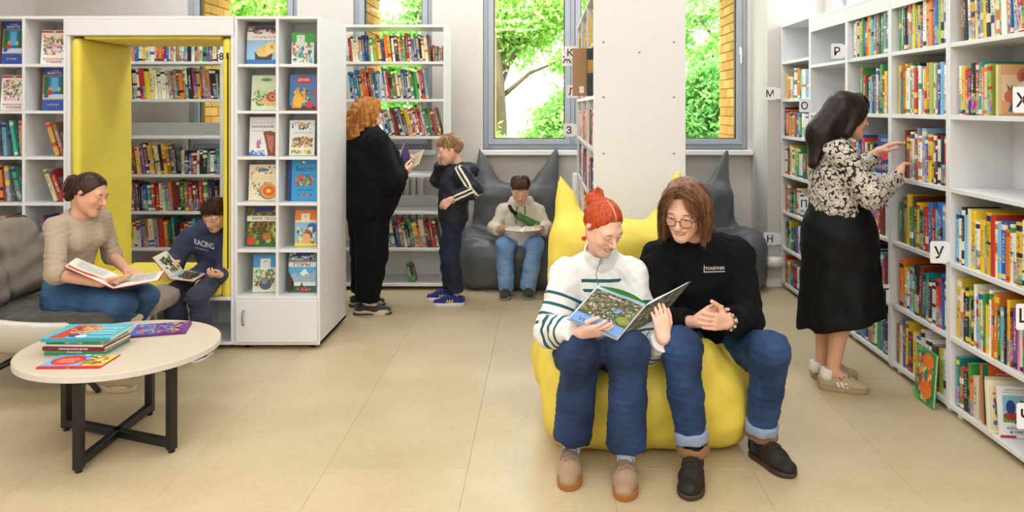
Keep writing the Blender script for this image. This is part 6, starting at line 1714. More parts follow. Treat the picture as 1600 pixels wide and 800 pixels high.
def turning_page():
    mb = MB(); n = 10; a = A_ - D_; sp = C_ - D_; nn = unit(np.cross(a, sp)); nn = nn if nn[2] > 0 else -nn
    for v in (0.02, .5, .98):
        for i in range(n + 1):
            u = i / n; mb.v.append(tuple(D_ + a * (u * .93) + sp * v + nn * (.016 + .045 * math.sin(PI * u ** .8) * (1 - v))))
    for j in range(2):
        for i in range(n): mb.f.append([j * (n + 1) + i, j * (n + 1) + i + 1, (j + 1) * (n + 1) + i + 1, (j + 1) * (n + 1) + i])
    mb.f = mb.f[:n]; mb.m = [0] * len(mb.f)
    mb.v = mb.v[:2 * (n + 1)]
    mb.v = [tuple(q) for q in mb.v]
    # only the strip by the far edge stands up
    for i in range(n + 1): mb.v[n + 1 + i] = tuple(D_ + a * (i / n * .93) + sp * .04 + nn * .013)
    shift_mb(mb, 'turning_page', pcol('#3E9A3A'), ob, False)
turning_page()

# ---------------------------------------------------------------- long-haired man
def man():
    root = new_person('long haired man in glasses and a black hoodie sitting on the yellow beanbag', (.75, 3.5, 0))
    H = Head(P(1069, 326, 3.36), -26, 24, 4, 1.03)
    J = dict(hipR=P(1078, 545, 3.66), hipL=P(1135, 545, 3.66), knR=P(1063, 543, 3.15), knL=P(1203, 550, 3.20), anR=P(1083, 706, 3.14), anL=P(1188, 686, 3.27),
             shR=P(1030, 402, 3.50), shL=P(1148, 398, 3.54), elR=P(1024, 504, 3.42), elL=P(1166, 500, 3.46), wrR=P(1090, 503, 3.24), wrL=P(1137, 503, 3.17), neck=P(1085, 376, 3.52))
    s = 1.04
    hands = [dict(wrist=J['wrL'], d=P(1092, 503, 3.06) - J['wrL'], palm=(-.2, .85, .1), side='L', curl=(.14, .12, .12, .14), s=1.0, thumb=(1.0, .1), spread=.05),
             dict(wrist=J['wrR'], d=P(1132, 478, 3.19) - J['wrR'], palm=(.1, -.9, .2), side='R', curl=(.18, .22, .26, .3), s=1.0, thumb=(.7, .2))]
    S = base_body(H, J, s, smile=.55, hands=hands)
    shift_build(S, 'body', SK_ROSY, .0042, root, head_attrs(H, .55, .8))
    eyes(H, root, SK_ROSY, lid=2, low=-20)
    blk = cloth('black_sweatshirt', '#0D0D10', .92, .1, 12, sheen=0)
    S = Shape(); torso(S, J, s, .036, chest=1.08, waist=1.2, hip=1.0)
    sleeve(S, J['shR'], J['elR'], J['wrR'], .080, .078, .056, .84); sleeve(S, J['shL'], J['elL'], J['wrL'], .080, .078, .056, .82)
    for a in np.linspace(0, 2 * PI, 15)[:-1]:
        pass
    nk = lerp(J['neck'], H(0, -.02, -.05), .0)
    ring_ = [nk + V3(.095 * math.cos(a), .015 + .095 * math.sin(a), -.005 + .035 * math.sin(a)) for a in np.linspace(0, 2 * PI, 13)]
    for i in range(12): S.cone(ring_[i], ring_[i + 1], .024, .024, .02)
    S.ell(nk + V3(.02, .115, -.05), (.11, .06, .10), None, .04)
    S.cone(nk + V3(0, -.01, -.02), nk + V3(0, -.03, .2), .064, .08, .01, '-')
    S.half((J['hipR'] + J['hipL']) / 2 + V3(0, 0, -.03), (0, 0, -1), .02)
    S.fn(folds(61, .007, .12)); S.fn(folds(62, .0035, .05))
    o = shift_build(S, 'hoodie', blk, .0065, root)
    # small white chest print
    co, fs = text_data('TOGETHER'); c0 = P(1117, 419, 3.33)
    mb = MB(); w = .088
    k = w / (co.max(0)[0] - co.min(0)[0])
    f_ = lambda x, z: tuple(c0 + V3(x, x * .12 - z * .2, z))
    mb.add([f_((q[0]) * k, (q[1] - .36) * k * 1.1) for q in co], fs)
    mb.add([f_(x, z) for x, z in ((-.048, -.018), (.046, -.018), (.046, -.0145), (-.048, -.0145))], [(0, 1, 2, 3)])
    mb.add([f_(x, z) for x, z in ((-.049, -.018), (-.046, -.018), (-.046, .014), (-.049, .014))], [(0, 1, 2, 3)])
    shift_mb(mb, 'chest_print', mat('white_print', '#DADADC', .6), root, False, o, fix=False)
    dn = denim('blue_denim', '#13284B', '#2E5284')
    S = trousers(J, s, (.098, .078, .068, .058), 71, .006, .83, hip=1.0)
    shift_build(S, 'jeans', dn, .0075, root)
    cuffm = cloth('pale_denim_cuff', '#8E9DB8'); leather = cloth('dark_brown_leather', '#2C2724', .6, .12, 20, .3, 120, 0); tanl = cloth('tan_fleece_collar', '#8A6444', .9); slm = mat('dark_brown_sole', '#3E2E22', .6)
    for a, hl, te in (('R', P(1084, 0, 3.19), P(1077, 0, 2.92)), ('L', P(1176, 0, 3.33), P(1240, 0, 3.10))):
        an, kn = J['an' + a], J['kn' + a]
        S = Shape(); S.cone(lerp(kn, an, .79), lerp(kn, an, .90), .071, .068, .008, '+', None, True, True); S.fn(folds(5, .003, .05)); shift_build(S, 'jeans_cuff', cuffm, .007, root)
        S = Shape(); S.cone(an + V3(0, 0, -.03), lerp(an, kn, .2), .040, .040, .01); shift_build(S, 'sock', cloth('black_patterned_sock', '#1B1B20', .9, .5, 120), .008, root)
        sh = shoe(root, hl[:2], te[:2], leather, slm, 1.08, .105, .02, cloth('dark_lace', '#3A2A20'), 1.05, name='boot')
        f = unit(V3(*(te[:2] - hl[:2]), 0)); rr = V3(-f[1], f[0], 0); c = V3(hl[0], hl[1], .105) + f * .055
        S = Shape()
        ang = np.linspace(-2.4, 2.4, 13)
        pts = [c + f * (.062 * math.cos(t)) + rr * .058 * math.sin(t) + V3(0, 0, .01 - .012 * math.cos(t)) for t in ang]
        for i in range(12): S.cone(pts[i], pts[i + 1], .020, .020, .01, '+', (unit((pts[i] + pts[i + 1]) / 2 - c), 2.6))
        S.fn(folds(8, .003, .05)); shift_build(S, 'boot_collar', tanl, .006, root)
    # bracelet of beads
    bd = mat('light_bead', '#C9C2B4', .3); bk = mat('dark_bead', '#3A302A', .3); wr, dv = J['wrL'], unit(P(1092, 503, 3.06) - J['wrL']); e1 = unit(np.cross(dv, V3(0, 0, 1))); e2 = np.cross(dv, e1)
    br = None
    S1, S2 = Shape(), Shape()
    for i in range(16):
        t = 2 * PI * i / 16; (S1 if i % 2 else S2).ell(wr - dv * .012 + (e1 * math.cos(t) + e2 * math.sin(t)) * .033, .0062, None, .001)
    b1 = shift_build(S1, 'bracelet', bd, .003, root); shift_build(S2, 'dark_beads', bk, .003, root).parent = b1
    # glasses
    gm = mat('dark_glasses_rim', '#2E2622', .35); mb = MB()
    for sx in (-1, 1):
        rim = [H(sx * .034 + .0245 * math.copysign(abs(math.cos(t)) ** .75, math.cos(t)), .108, -.004 + .0205 * math.copysign(abs(math.sin(t)) ** .75, math.sin(t))) for t in np.linspace(0, 2 * PI, 25)]
        mb.tube(rim, .0016, 6); mb.tube([H(sx * .0585, .106, .004), H(sx * .078, .085, .006), H(sx * .082, .0, .0)], .0016, 6)
    mb.tube([H(-.0095, .108, .002), H(0, .112, .005), H(.0095, .108, .002)], .0016, 6)
    go = shift_mb(mb, 'glasses', gm, root)
    for sx in (-1, 1):
        mb = MB(); mb.add([H(sx * .034 + .0235 * math.copysign(abs(math.cos(t)) ** .75, math.cos(t)), .108, -.004 + .0195 * math.copysign(abs(math.sin(t)) ** .75, math.sin(t))) for t in np.linspace(0, 2 * PI, 21)[:-1]], [tuple(range(20))])
        shift_mb(mb, 'lens', m_glass, root, False, go, fix=False)
    # shoulder length brown hair
    hm = hair_mat('brown_hair', '#4A2D1B', '#94664A', 60)
    S = cap(H, 1.0, (0, -.018, .038), (.086, .103, .092)); S.half(H(0, .058, .078), H.v(0, .85, -.52), .012)
    for sx in (-1, 1):
        S.cone(H(sx * .072, .03, .045), H(sx * .084, .022, -.07), .026, .028, .03, '+', (H.v(1, 0, 0), 1.6)); S.cone(H(sx * .084, .022, -.07), H(sx * .084, .03, -.135), .028, .022, .03, '+', (H.v(1, 0, 0), 2.2))
        S.cone(H(sx * .07, -.03, .02), H(sx * .085, -.02, -.15), .036, .02, .04)
    S.cone(H(0, -.085, .0), H(0, -.09, -.13), .06, .04, .04)
    S.fn(folds(81, .002, .03))
    shift_build(S, 'hair', hm, .0055, root)
    for sx in (-1, 1):
        gl = []
        for a in np.linspace(0, 1, 9):
            y0 = .07 - a * .15
            gl.append([(sx * .006, y0 + .012, .123 - a * .02), (sx * .055, y0 + .012, .10 - a * .01), (sx * .092, y0 * .9, .03), (sx * (.100 - .006 * (1 - a)), y0 * .9 + .004, -.07), (sx * .096, y0 * .8 + .022, -.17)])
        strands(root, H, gl, 380, .0019, hm, 5 + sx, .0045, wave=.005, steps=13)
    fr_ = [[(sx_ * .01, .06, .118), (sx_ * (.03 + .01 * i), .10, .08), (sx_ * (.055 + .012 * i), .098 - .012 * i, .03), (sx_ * (.066 + .01 * i), .088 - .014 * i, -.03)] for sx_ in (1,) for i in range(3)]
    strands(root, H, fr_, 26, .0016, hm, 9, .003); strands(root, H, [[(-p[0], p[1], p[2]) for p in g] for g in fr_], 26, .0016, hm, 10, .003)
man()
# ---------------------------------------------------------------- woman in the floral blouse
def floral_material():
    m = bpy.data.materials.new('black_and_cream_floral'); m.use_nodes = True
    nt = m.node_tree; N = nt.nodes; L = nt.links; b = N['Principled BSDF']; b.inputs['Roughness'].default_value = .7
    tc = N.new('ShaderNodeTexCoord')
    nz = N.new('ShaderNodeTexNoise'); nz.inputs['Scale'].default_value = 30; L.new(tc.outputs['Object'], nz.inputs['Vector'])
    sc_ = N.new('ShaderNodeVectorMath'); sc_.operation = 'SCALE'; sc_.inputs['Scale'].default_value = .022; L.new(nz.outputs['Color'], sc_.inputs[0])
    ad = N.new('ShaderNodeVectorMath'); L.new(tc.outputs['Object'], ad.inputs[0]); L.new(sc_.outputs[0], ad.inputs[1])
    v = N.new('ShaderNodeTexVoronoi'); v.inputs['Scale'].default_value = 62; L.new(ad.outputs[0], v.inputs['Vector'])
    v2 = N.new('ShaderNodeTexVoronoi'); v2.inputs['Scale'].default_value = 105; v2.feature = 'DISTANCE_TO_EDGE'; L.new(ad.outputs[0], v2.inputs['Vector'])
    a = N.new('ShaderNodeMath'); a.operation = 'GREATER_THAN'; a.inputs[1].default_value = .62; L.new(v.outputs['Distance'], a.inputs[0])
    c = N.new('ShaderNodeMath'); c.operation = 'LESS_THAN'; c.inputs[1].default_value = .034; L.new(v2.outputs['Distance'], c.inputs[0])
    d = N.new('ShaderNodeMath'); d.operation = 'LESS_THAN'; d.inputs[1].default_value = .17; L.new(v.outputs['Distance'], d.inputs[0])
    e = N.new('ShaderNodeMath'); e.operation = 'MAXIMUM'; L.new(a.outputs[0], e.inputs[0]); L.new(c.outputs[0], e.inputs[1])
    g = N.new('ShaderNodeMath'); g.operation = 'MAXIMUM'; L.new(e.outputs[0], g.inputs[0]); L.new(d.outputs[0], g.inputs[1])
    mx = N.new('ShaderNodeMixRGB'); mx.inputs[1].default_value = hexc('#DCD2C4'); mx.inputs[2].default_value = hexc('#151416'); L.new(g.outputs[0], mx.inputs[0])
    L.new(mx.outputs[0], b.inputs['Base Color']); return m
def blouse_woman():
    root = new_person('dark haired woman in a floral blouse and black skirt reaching into a bookcase', (1.56, 4.12, 0))
    H = Head(P(1326, 181, 4.13), 97, 8, 0, .97)
    J = dict(hipR=V3(1.60, 4.05, .80), hipL=V3(1.58, 4.23, .80), knR=V3(1.575, 4.06, .44), knL=V3(1.55, 4.22, .44), anR=P(1301, 581, 4.08), anL=P(1284, 570, 4.25), toeR=V3(1.68, 4.06, .04), toeL=V3(1.66, 4.25, .04),
             shR=V3(1.535, 3.985, 1.265), shL=V3(1.60, 4.30, 1.265), elR=V3(1.665, 3.90, 1.055), elL=V3(1.75, 4.36, 1.10), wrR=V3(1.875, 4.07, 1.135), wrL=V3(1.885, 4.33, 1.255), neck=V3(1.575, 4.14, 1.315), waist=V3(1.57, 4.14, 1.02))
    s = .98
    hands = [dict(wrist=J['wrR'], d=V3(1.955, 4.17, 1.235) - J['wrR'], palm=(.9, .1, -.35), side='R', curl=(.25, .28, .30, .34), s=.93, thumb=(.5, .3)),
             dict(wrist=J['wrL'], d=V3(2.0, 4.235, 1.345) - J['wrL'], palm=(.5, -.1, -.8), side='L', curl=(.14, .2, .26, .32), s=.93, thumb=(.6, .3))]
    S = base_body(H, J, s, hands=hands)
    shift_build(S, 'body', SK_TAN, .0045, root, head_attrs(H))
    eyes(H, root, SK_TAN, lid=6, low=-20)
    S = Shape(); torso(S, J, s, .022, chest=1.05, waist=1.22, hip=1.05, bust=1.0)
    sleeve(S, J['shR'], J['elR'], J['wrR'], .072, .072, .046, .90); sleeve(S, J['shL'], J['elL'], J['wrL'], .070, .066, .046, .88)
    S.half(V3(1.57, 4.14, .85), (.22, 0, -1), .010); S.ell(P(1324, 356, 3.93), (.055, .10, .05), None, .02, '-')
    S.cone(J['neck'] + V3(.01, 0, .0), H(0, 0, -.05), .056, .07, .012, '-')
    S.fn(folds(91, .007, .10)); S.fn(folds(92, .004, .05))
    shift_build(S, 'blouse', floral_material(), .007, root)
    S = Shape()
    wc = V3(1.585, 4.14, .98); F = V3(1, .1, 0)
    S.cone(wc, V3(1.59, 4.14, .80), .165, .20, .03, '+', (unit(V3(0, 0, 0) + F), 1.15)); S.cone(V3(1.59, 4.14, .80), V3(1.60, 4.14, .32), .20, .235, .06, '+', (unit(F), 1.05), False, True)
    def pleat(p):
        a = np.arctan2(p[:, 1] - 4.14, p[:, 0] - 1.59); return .012 * np.sin(a * 7 + 2 * np.sin(p[:, 2] * 4)) * np.clip((.85 - p[:, 2]) / .45, 0, 1)
    S.fn(pleat); S.fn(folds(95, .004, .12))
    S.half(V3(1.6, 4.14, .345), (.22, -.1, -1), .003)
    S.cone(V3(1.6, 4.14, .24), V3(1.6, 4.14, .46), .21, .19, .01, '-')
    shift_build(S, 'skirt', cloth('black_satin_skirt', '#050506', .62, .08, 20, .1, 300, 0), .008, root)
    bs = cloth('beige_sneaker', '#B4A283', .8); wl = mat('white_leather', '#E9E6E0', .45); sl_ = mat('tan_rubber_sole', '#A89070', .6)
    shoe(root, P(1279, 0, 4.11)[:2], P(1356, 0, 4.03)[:2], bs, sl_, 1.0, .075, .024, cloth('brown_lace', '#6E5C46'), 1.0, stripes=wl, tongue=wl)
    shoe(root, P(1266, 0, 4.29)[:2], P(1340, 0, 4.24)[:2], bs, sl_, 1.0, .075, .024, cloth('brown_lace', '#6E5C46'), 1.0, stripes=wl, tongue=wl)
    for a in 'RL':
        S = Shape(); S.cone(J['an' + a] + V3(-.03, 0, -.01), J['an' + a] + V3(-.022, 0, .02), .038, .040, .01, '+', None, False, True); S.cone(J['an' + a], J['an' + a] + V3(0, 0, .1), .036, .036, .004, '-'); shift_build(S, 'heel_tab', wl, .006, root)
    hm = hair_mat('dark_brown_hair', '#110906', '#28180F', 60)
    S = cap(H, 1.0, (0, -.018, .036), (.086, .104, .094)); S.half(H(0, .078, .028), H.v(0, .9, -.42), .010)
    bk = H(0, -.12, -.03)
    S.cone(H(0, -.06, .03), V3(1.475, 4.12, 1.36), .088, .088, .05, '+', (V3(1, 0, 0), 1.25)); S.cone(V3(1.475, 4.12, 1.36), V3(1.432, 4.08, 1.215), .088, .042, .04, '+', (unit(V3(1, .2, -.3)), 1.9))
    for sx in (-1, 1): S.cone(H(sx * .074, .01, .02), H(sx * .074, -.035, -.10), .028, .03, .04)
    S.half(H(0, .052, -.02), H.v(0, 1, -.15), .02) if False else None
    S.fn(folds(97, .0015, .03))
    shift_build(S, 'hair', hm, .0055, root)
    for sx in (-1, 1):
        gl = []
        for a in np.linspace(0, 1, 8):
            q = H.inv((V3(1.432, 4.08 + .05 * (a - .5) * -sx, 1.22 + .05 * a))[None])[0]
            gl.append([(sx * .005, .05 - .11 * a, .131 - .02 * a), (sx * .07, .04 - .11 * a, .10), (sx * .092, .015 - .10 * a, .02), (sx * (.098 - .03 * a), -.05 - .06 * a, -.09), tuple(q + np.array((sx * .03, 0, 0)))])
        strands(root, H, gl, 300, .0022, hm, 20 + sx, .0035, steps=12)
    fr_ = [[(.0 + .02 * i, .05, .125 - .005 * abs(i)), (.024 * i, .092 - .006 * abs(i), .09), (.027 * i, .101 - .01 * abs(i), .035)] for i in range(-2, 3)]
    strands(root, H, fr_, 60, .0026, hm, 30, .003)
    fr_ = [[(.06, .045, .09), (.085, .06, .05), (.082, .05, .0), (.080, .03, -.05)], [(.06, .02, .10), (.094, .03, .04), (.092, .02, -.02), (.09, .0, -.08)]]
    strands(root, H, fr_, 40, .0028, hm, 31, .003); strands(root, H, [[(-p[0], p[1], p[2]) for p in g] for g in fr_], 40, .0028, hm, 32, .003)
blouse_woman()

# ---------------------------------------------------------------- woman in the armchair
def chair_woman():
    root = new_person('dark haired woman in a beige top reading aloud in the armchair', (-2.45, 4.2, 0))
    H = Head(V3(-2.497, 4.22, 1.03), 86, 20, 4, .93)
    J = dict(hipR=V3(-2.60, 4.14, .47), hipL=V3(-2.64, 4.34, .47), knR=V3(-2.215, 4.03, .47), knL=V3(-2.19, 4.22, .46), anR=V3(-2.36, 4.10, .09), anL=V3(-2.42, 4.27, .09), toeR=V3(-2.2, 4.08, .04), toeL=V3(-2.25, 4.3, .04),
             shR=V3(-2.60, 4.09, .865), shL=V3(-2.53, 4.38, .875), elR=V3(-2.535, 3.985, .635), elL=V3(-2.50, 4.44, .645), wrR=V3(-2.285, 3.96, .595), wrL=V3(-2.30, 4.24, .60), neck=V3(-2.555, 4.24, .925), waist=V3(-2.615, 4.235, .66))
    s = .97
    hands = [dict(wrist=J['wrR'], d=V3(-2.17, 4.0, .60) - J['wrR'], palm=(0, .2, 1), side='R', curl=(.22, .22, .24, .28), s=.94, thumb=(.7, .2)),
             dict(wrist=J['wrL'], d=V3(-2.16, 4.16, .595) - J['wrL'], palm=(.1, -.1, -1), side='L', curl=(.25, .3, .35, .4), s=.94, thumb=(.5, .3))]
    S = base_body(H, J, s, hands=hands, armr=1.0)
    shift_build(S, 'body', SK_TAN, .005, root, head_attrs(H, .15))
    eyes(H, root, SK_TAN, lid=-2, low=-20)
    S = Shape(); torso(S, J, s, .008, chest=.96, waist=1.02, hip=1.0, bust=1.0)
    sleeve(S, J['shR'], J['elR'], J['wrR'], .054, .049, .044, .22); sleeve(S, J['shL'], J['elL'], J['wrL'], .054, .048, .044, .2)
    S.half(V3(-2.62, 4.2, .50), (.2, 0, -1), .01)
    S.ell(J['neck'] + V3(.05, -.02, .03), (.095, .10, .075), None, .01, '-')
    S.fn(folds(101, .004, .08)); S.fn(folds(102, .002, .035, stretch=(.3, .3, 2)))
    o = shift_build(S, 'top', cloth('beige_ribbed_top', '#B3A08E', .85), .007, root)
    nk = J['neck']; shift_mb(MB().tube([nk + V3(-.01, -.05, .035), nk + V3(.06, -.045, -.01), nk + V3(.095, -.02, -.055), nk + V3(.075, .03, .0), nk + V3(.02, .05, .03)], .0014, 5), 'necklace', mat('silver_chain', '#8A8680', .3, metal=.7), root)
    S = trousers(J, s, (.094, .07, .062, .06), 111, .005, .95, hip=1.05)
    shift_build(S, 'jeans', denim('mid_denim', '#203F66', '#4A749F'), .008, root)
    bs = cloth('beige_trainer', '#B9A27E', .7); so = mat('cream_sole', '#D9CDB4', .6)
    shoe(root, V3(-2.43, 4.10, 0)[:2], V3(-2.165, 4.07, 0)[:2], bs, so, 1.05, .085, .032, cloth('cream_lace', '#D8CBB0'), 1.05)
    shoe(root, V3(-2.49, 4.26, 0)[:2], V3(-2.24, 4.30, 0)[:2], bs, so, 1.05, .085, .032, cloth('cream_lace', '#D8CBB0'), 1.05)
    hm = hair_mat('dark_chestnut_hair', '#20130D', '#4A3022', 70)
    S = cap(H, 1.0, (0, -.014, .033), (.079, .097, .088)); S.half(H(0, .060, .062), H.v(0, .90, -.44), .006); S.half(H(0, -.01, -.035), H.v(0, .3, -.95), .015)
    S.ell(H(0, -.125, .015), (.036, .036, .05), H.R, .025); S.ell(H(0.0, -.11, -.05), (.03, .026, .04), H.R, .025)
    S.fn(folds(115, .0025, .02)); shift_build(S, 'hair', hm, .005, root)
    gl = []
    for a in np.linspace(0, 1, 8): gl.append([(.004 + .070 * a ** .8, .060 - .045 * a * a, .090 - .095 * a * a), (.028 + .052 * a, .015 - .02 * a, .111 - .122 * a * a), (.03 + .046 * a, -.065, .083 - .09 * a), (.01, -.12, .02)])
    strands(root, H, gl, 110, .0018, hm, 41, .0016); strands(root, H, [[(-p[0], p[1], p[2]) for p in g] for g in gl], 110, .0018, hm, 42, .0016)
    mb = MB()
    for k in range(5): mb.tube([H(.012, -.128, .05 - k * .022), H(.035, -.14, .046 - k * .022), H(.05, -.125, .042 - k * .022)], [.004, .004, .002], 6)
    mb.tube([H(.022, -.142, .06), H(.024, -.148, .0), H(.02, -.142, -.05)], .005, 6)
    shift_mb(mb, 'hair_claw', mat('tortoise_clip', '#6E5848', .3), root)
chair_woman()
D1 = P(191, 436, 4.17); C1 = P(177, 451, 3.93); A1 = P(118, 403, 4.13); E1 = P(258, 424, 4.22)
open_book('open picture book with a torn red stripe held by the woman in the armchair', D1, C1, A1, E1, (.1, -.1, 1), '#B8372A', tp=.008, page_art=dict(left=[('r', .1, .1, .9, .86, '#EDEAE4')] + [('r', .3, .12 + .07 * i, .86, .135 + .07 * i, '#B9B6B4') for i in range(9)] + [('p', [(.03, .84), (.3, .88), (.5, .82), (.75, .87), (.97, .84), (.97, .97), (.03, .97)], '#BE4A34')]))

# ---------------------------------------------------------------- boy in the nook
def nook_boy():
    root = new_person('boy in a navy hoodie lettered RACING reading in the yellow nook', (-2.13, 4.95, 0))
    H = Head(P(338, 334, 4.96), -18, 30, 6, .90)
    J = dict(hipR=V3(-2.20, 5.10, .455), hipL=V3(-2.07, 5.10, .455), knR=P(266, 473, 4.60), knL=P(308, 474, 4.58), anR=V3(-2.19, 4.66, .10), anL=V3(-2.045, 4.64, .09),
             shR=P(293, 372, 5.0), shL=P(350, 372, 5.06), elR=P(272, 412, 4.94), elL=P(354, 425, 4.96), wrR=P(270, 411, 4.74), wrL=P(344, 430, 4.72), neck=P(328, 357, 5.05))
    J['knR'][2] = .375; J['knL'][2] = .375
    s = .74
    hands = [dict(wrist=J['wrR'], d=P(268, 414, 4.62) - J['wrR'], palm=(.6, .1, -.6), side='R', curl=(.3, .3, .3, .3), s=.74),
             dict(wrist=J['wrL'], d=P(324, 430, 4.62) - J['wrL'], palm=(-.3, .3, .9), side='L', curl=(.45, .45, .45, .45), s=.74)]
    S = base_body(H, J, s, True, hands=hands)
    shift_build(S, 'body', SK_BOY, .005, root, head_attrs(H, 0, .7)); eyes(H, root, SK_BOY, lid=-4, low=-18)
    nv = cloth('navy_fleece', '#3A3F58', .9, .06, 14, sheen=.05)
    S = Shape(); torso(S, J, s, .035, chest=1.08, waist=1.2, hip=1.1)
    sleeve(S, J['shR'], J['elR'], J['wrR'], .062, .060, .044, .9); sleeve(S, J['shL'], J['elL'], J['wrL'], .062, .060, .044, .9)
    nk = lerp(J['neck'], H(0, -.02, -.05), .2); rg_ = [nk + V3(.068 * math.cos(a), .01 + .068 * math.sin(a), .012 + .02 * math.sin(a)) for a in np.linspace(0, 2 * PI, 13)]
    for i in range(12): S.cone(rg_[i], rg_[i + 1], .026, .026, .02)
    S.ell(nk + V3(.02, .085, -.03), (.09, .05, .07), None, .03)
    S.cone(nk, nk + V3(0, -.01, .15), .046, .06, .01, '-')
    S.half((J['hipR'] + J['hipL']) / 2 + V3(0, 0, -.05), (0, 0, -1), .02); S.fn(folds(121, .006, .10)); S.fn(folds(122, .003, .05))
    o = shift_build(S, 'hoodie', nv, .007, root)
    # lettering follows the chest
    def on_chest(txt, cx, cy, wpx, hpx, slope, name):
        co, fs = text_data(txt); mn, mx_ = co.min(0), co.max(0); kx = wpx / (mx_[0] - mn[0]); kz = hpx / (mx_[1] - mn[1]); mb = MB(); pts = []
        pe = lambda d, q: S.eval(np.array([P(q[0], q[1], d)]))[0]
        cache = {}
        for q in co:
            px = cx + (q[0] - (mn[0] + mx_[0]) / 2) * kx; py = cy - (q[1] - .36) * kz + slope * (px - cx)
            key = (round(px / 3), round(py / 3))
            if key not in cache:
                d = 4.6
                for _ in range(26):
                    e = S.eval(np.array([P(px, py, d)]))[0]
                    d += max(min(e * .8, .05), .0005) if e > .003 else 0
                cache[key] = d
            pts.append(P(px, py, cache[key] - .004))
        mb.add(pts, fs); shift_mb(mb, name, mat('white_print', '#DADADC', .6), root, False, o, fix=False)
    on_chest('RACING', 319, 381, 31, 9, .28, 'lettering'); on_chest('born speed run', 315, 389, 20, 2.4, .28, 'small_lettering')
    S = trousers(J, s, (.085, .076, .078, .068), 131, .008, .97, hip=1.05)
    shift_build(S, 'trousers', cloth('navy_joggers', '#3B3D50', .9, .06, 14, sheen=.05), .008, root)
    bk = cloth('black_canvas', '#1B1B1E', .8, sheen=0); wt = mat('white_rubber', '#E4E0D8', .5)
    shoe(root, V3(-2.035, 4.69, 0)[:2], V3(-2.055, 4.49, 0)[:2], bk, wt, .85, .07, .022, wt)
    shoe(root, V3(-2.18, 4.71, 0)[:2], V3(-2.21, 4.51, 0)[:2], bk, wt, .85, .07, .022, wt)
    boy_hair(H, root, hair_mat('boy_brown_hair', '#2A1A12', '#553826', 60), 51, .034)
def boy_hair(H, root, hm, seed, fringe=.03, side=True):
    S = cap(H, 1.0, (0, -.016, .034), (.080, .098, .086)); S.half(H(0, .078, fringe + .02), H.v(0, .86, -.5), .008); S.half(H(0, -.02, -.05), H.v(0, .35, -.93), .015)
    S.fn(folds(seed, .003, .025)); shift_build(S, 'hair', hm, .005, root)
    fr_ = [[(.018 * i, .03, .126 - .006 * i * i * .3), (.021 * i, .085 - .004 * i * i, .095 - .002 * i * i), (.023 * i + .006, .103 - .0058 * i * i, fringe + .022), (.023 * i + .008, .105 - .006 * i * i, fringe + .006)] for i in range(-3, 4)]
    strands(root, H, fr_, 90, .0026, hm, seed + 1, .0035, steps=7)
    gl = []
    for a in np.linspace(0, 1, 8): gl.append([(.01, .03 - .05 * a, .127), (.06, .03 - .10 * a, .105), (.086, .02 - .10 * a, .05), (.088, .012 - .10 * a, .0)])
    strands(root, H, gl, 60, .0026, hm, seed + 2, .003, steps=7); strands(root, H, [[(-p[0], p[1], p[2]) for p in g] for g in gl], 60, .0026, hm, seed + 3, .003, steps=7)
nook_boy()
C2 = P(265, 436, 4.56); D2 = P(286, 424, 4.72); A2 = P(259, 391, 4.70); E2 = P(322, 428, 4.74)
open_book('open picture book with a brown bear page held by the boy in the nook', D2, C2, A2, E2, (0, -.5, .8), '#A8403A', tp=.006, page_art=dict(left=[('r', .03, .03, .97, .97, '#DDDACB')] + scatter_art(61, ['#4A4636', '#8A866E', '#2E3228', '#B4AE96'], .1, .1, .9, .9, 26, .08, .18), right=[('r', .03, .03, .97, .97, '#8FB6C6')] + scatter_art(62, ['#4A3628', '#5E4632', '#3A2C22', '#6E543E'], .2, .1, .95, .95, 60, .1, .2)))

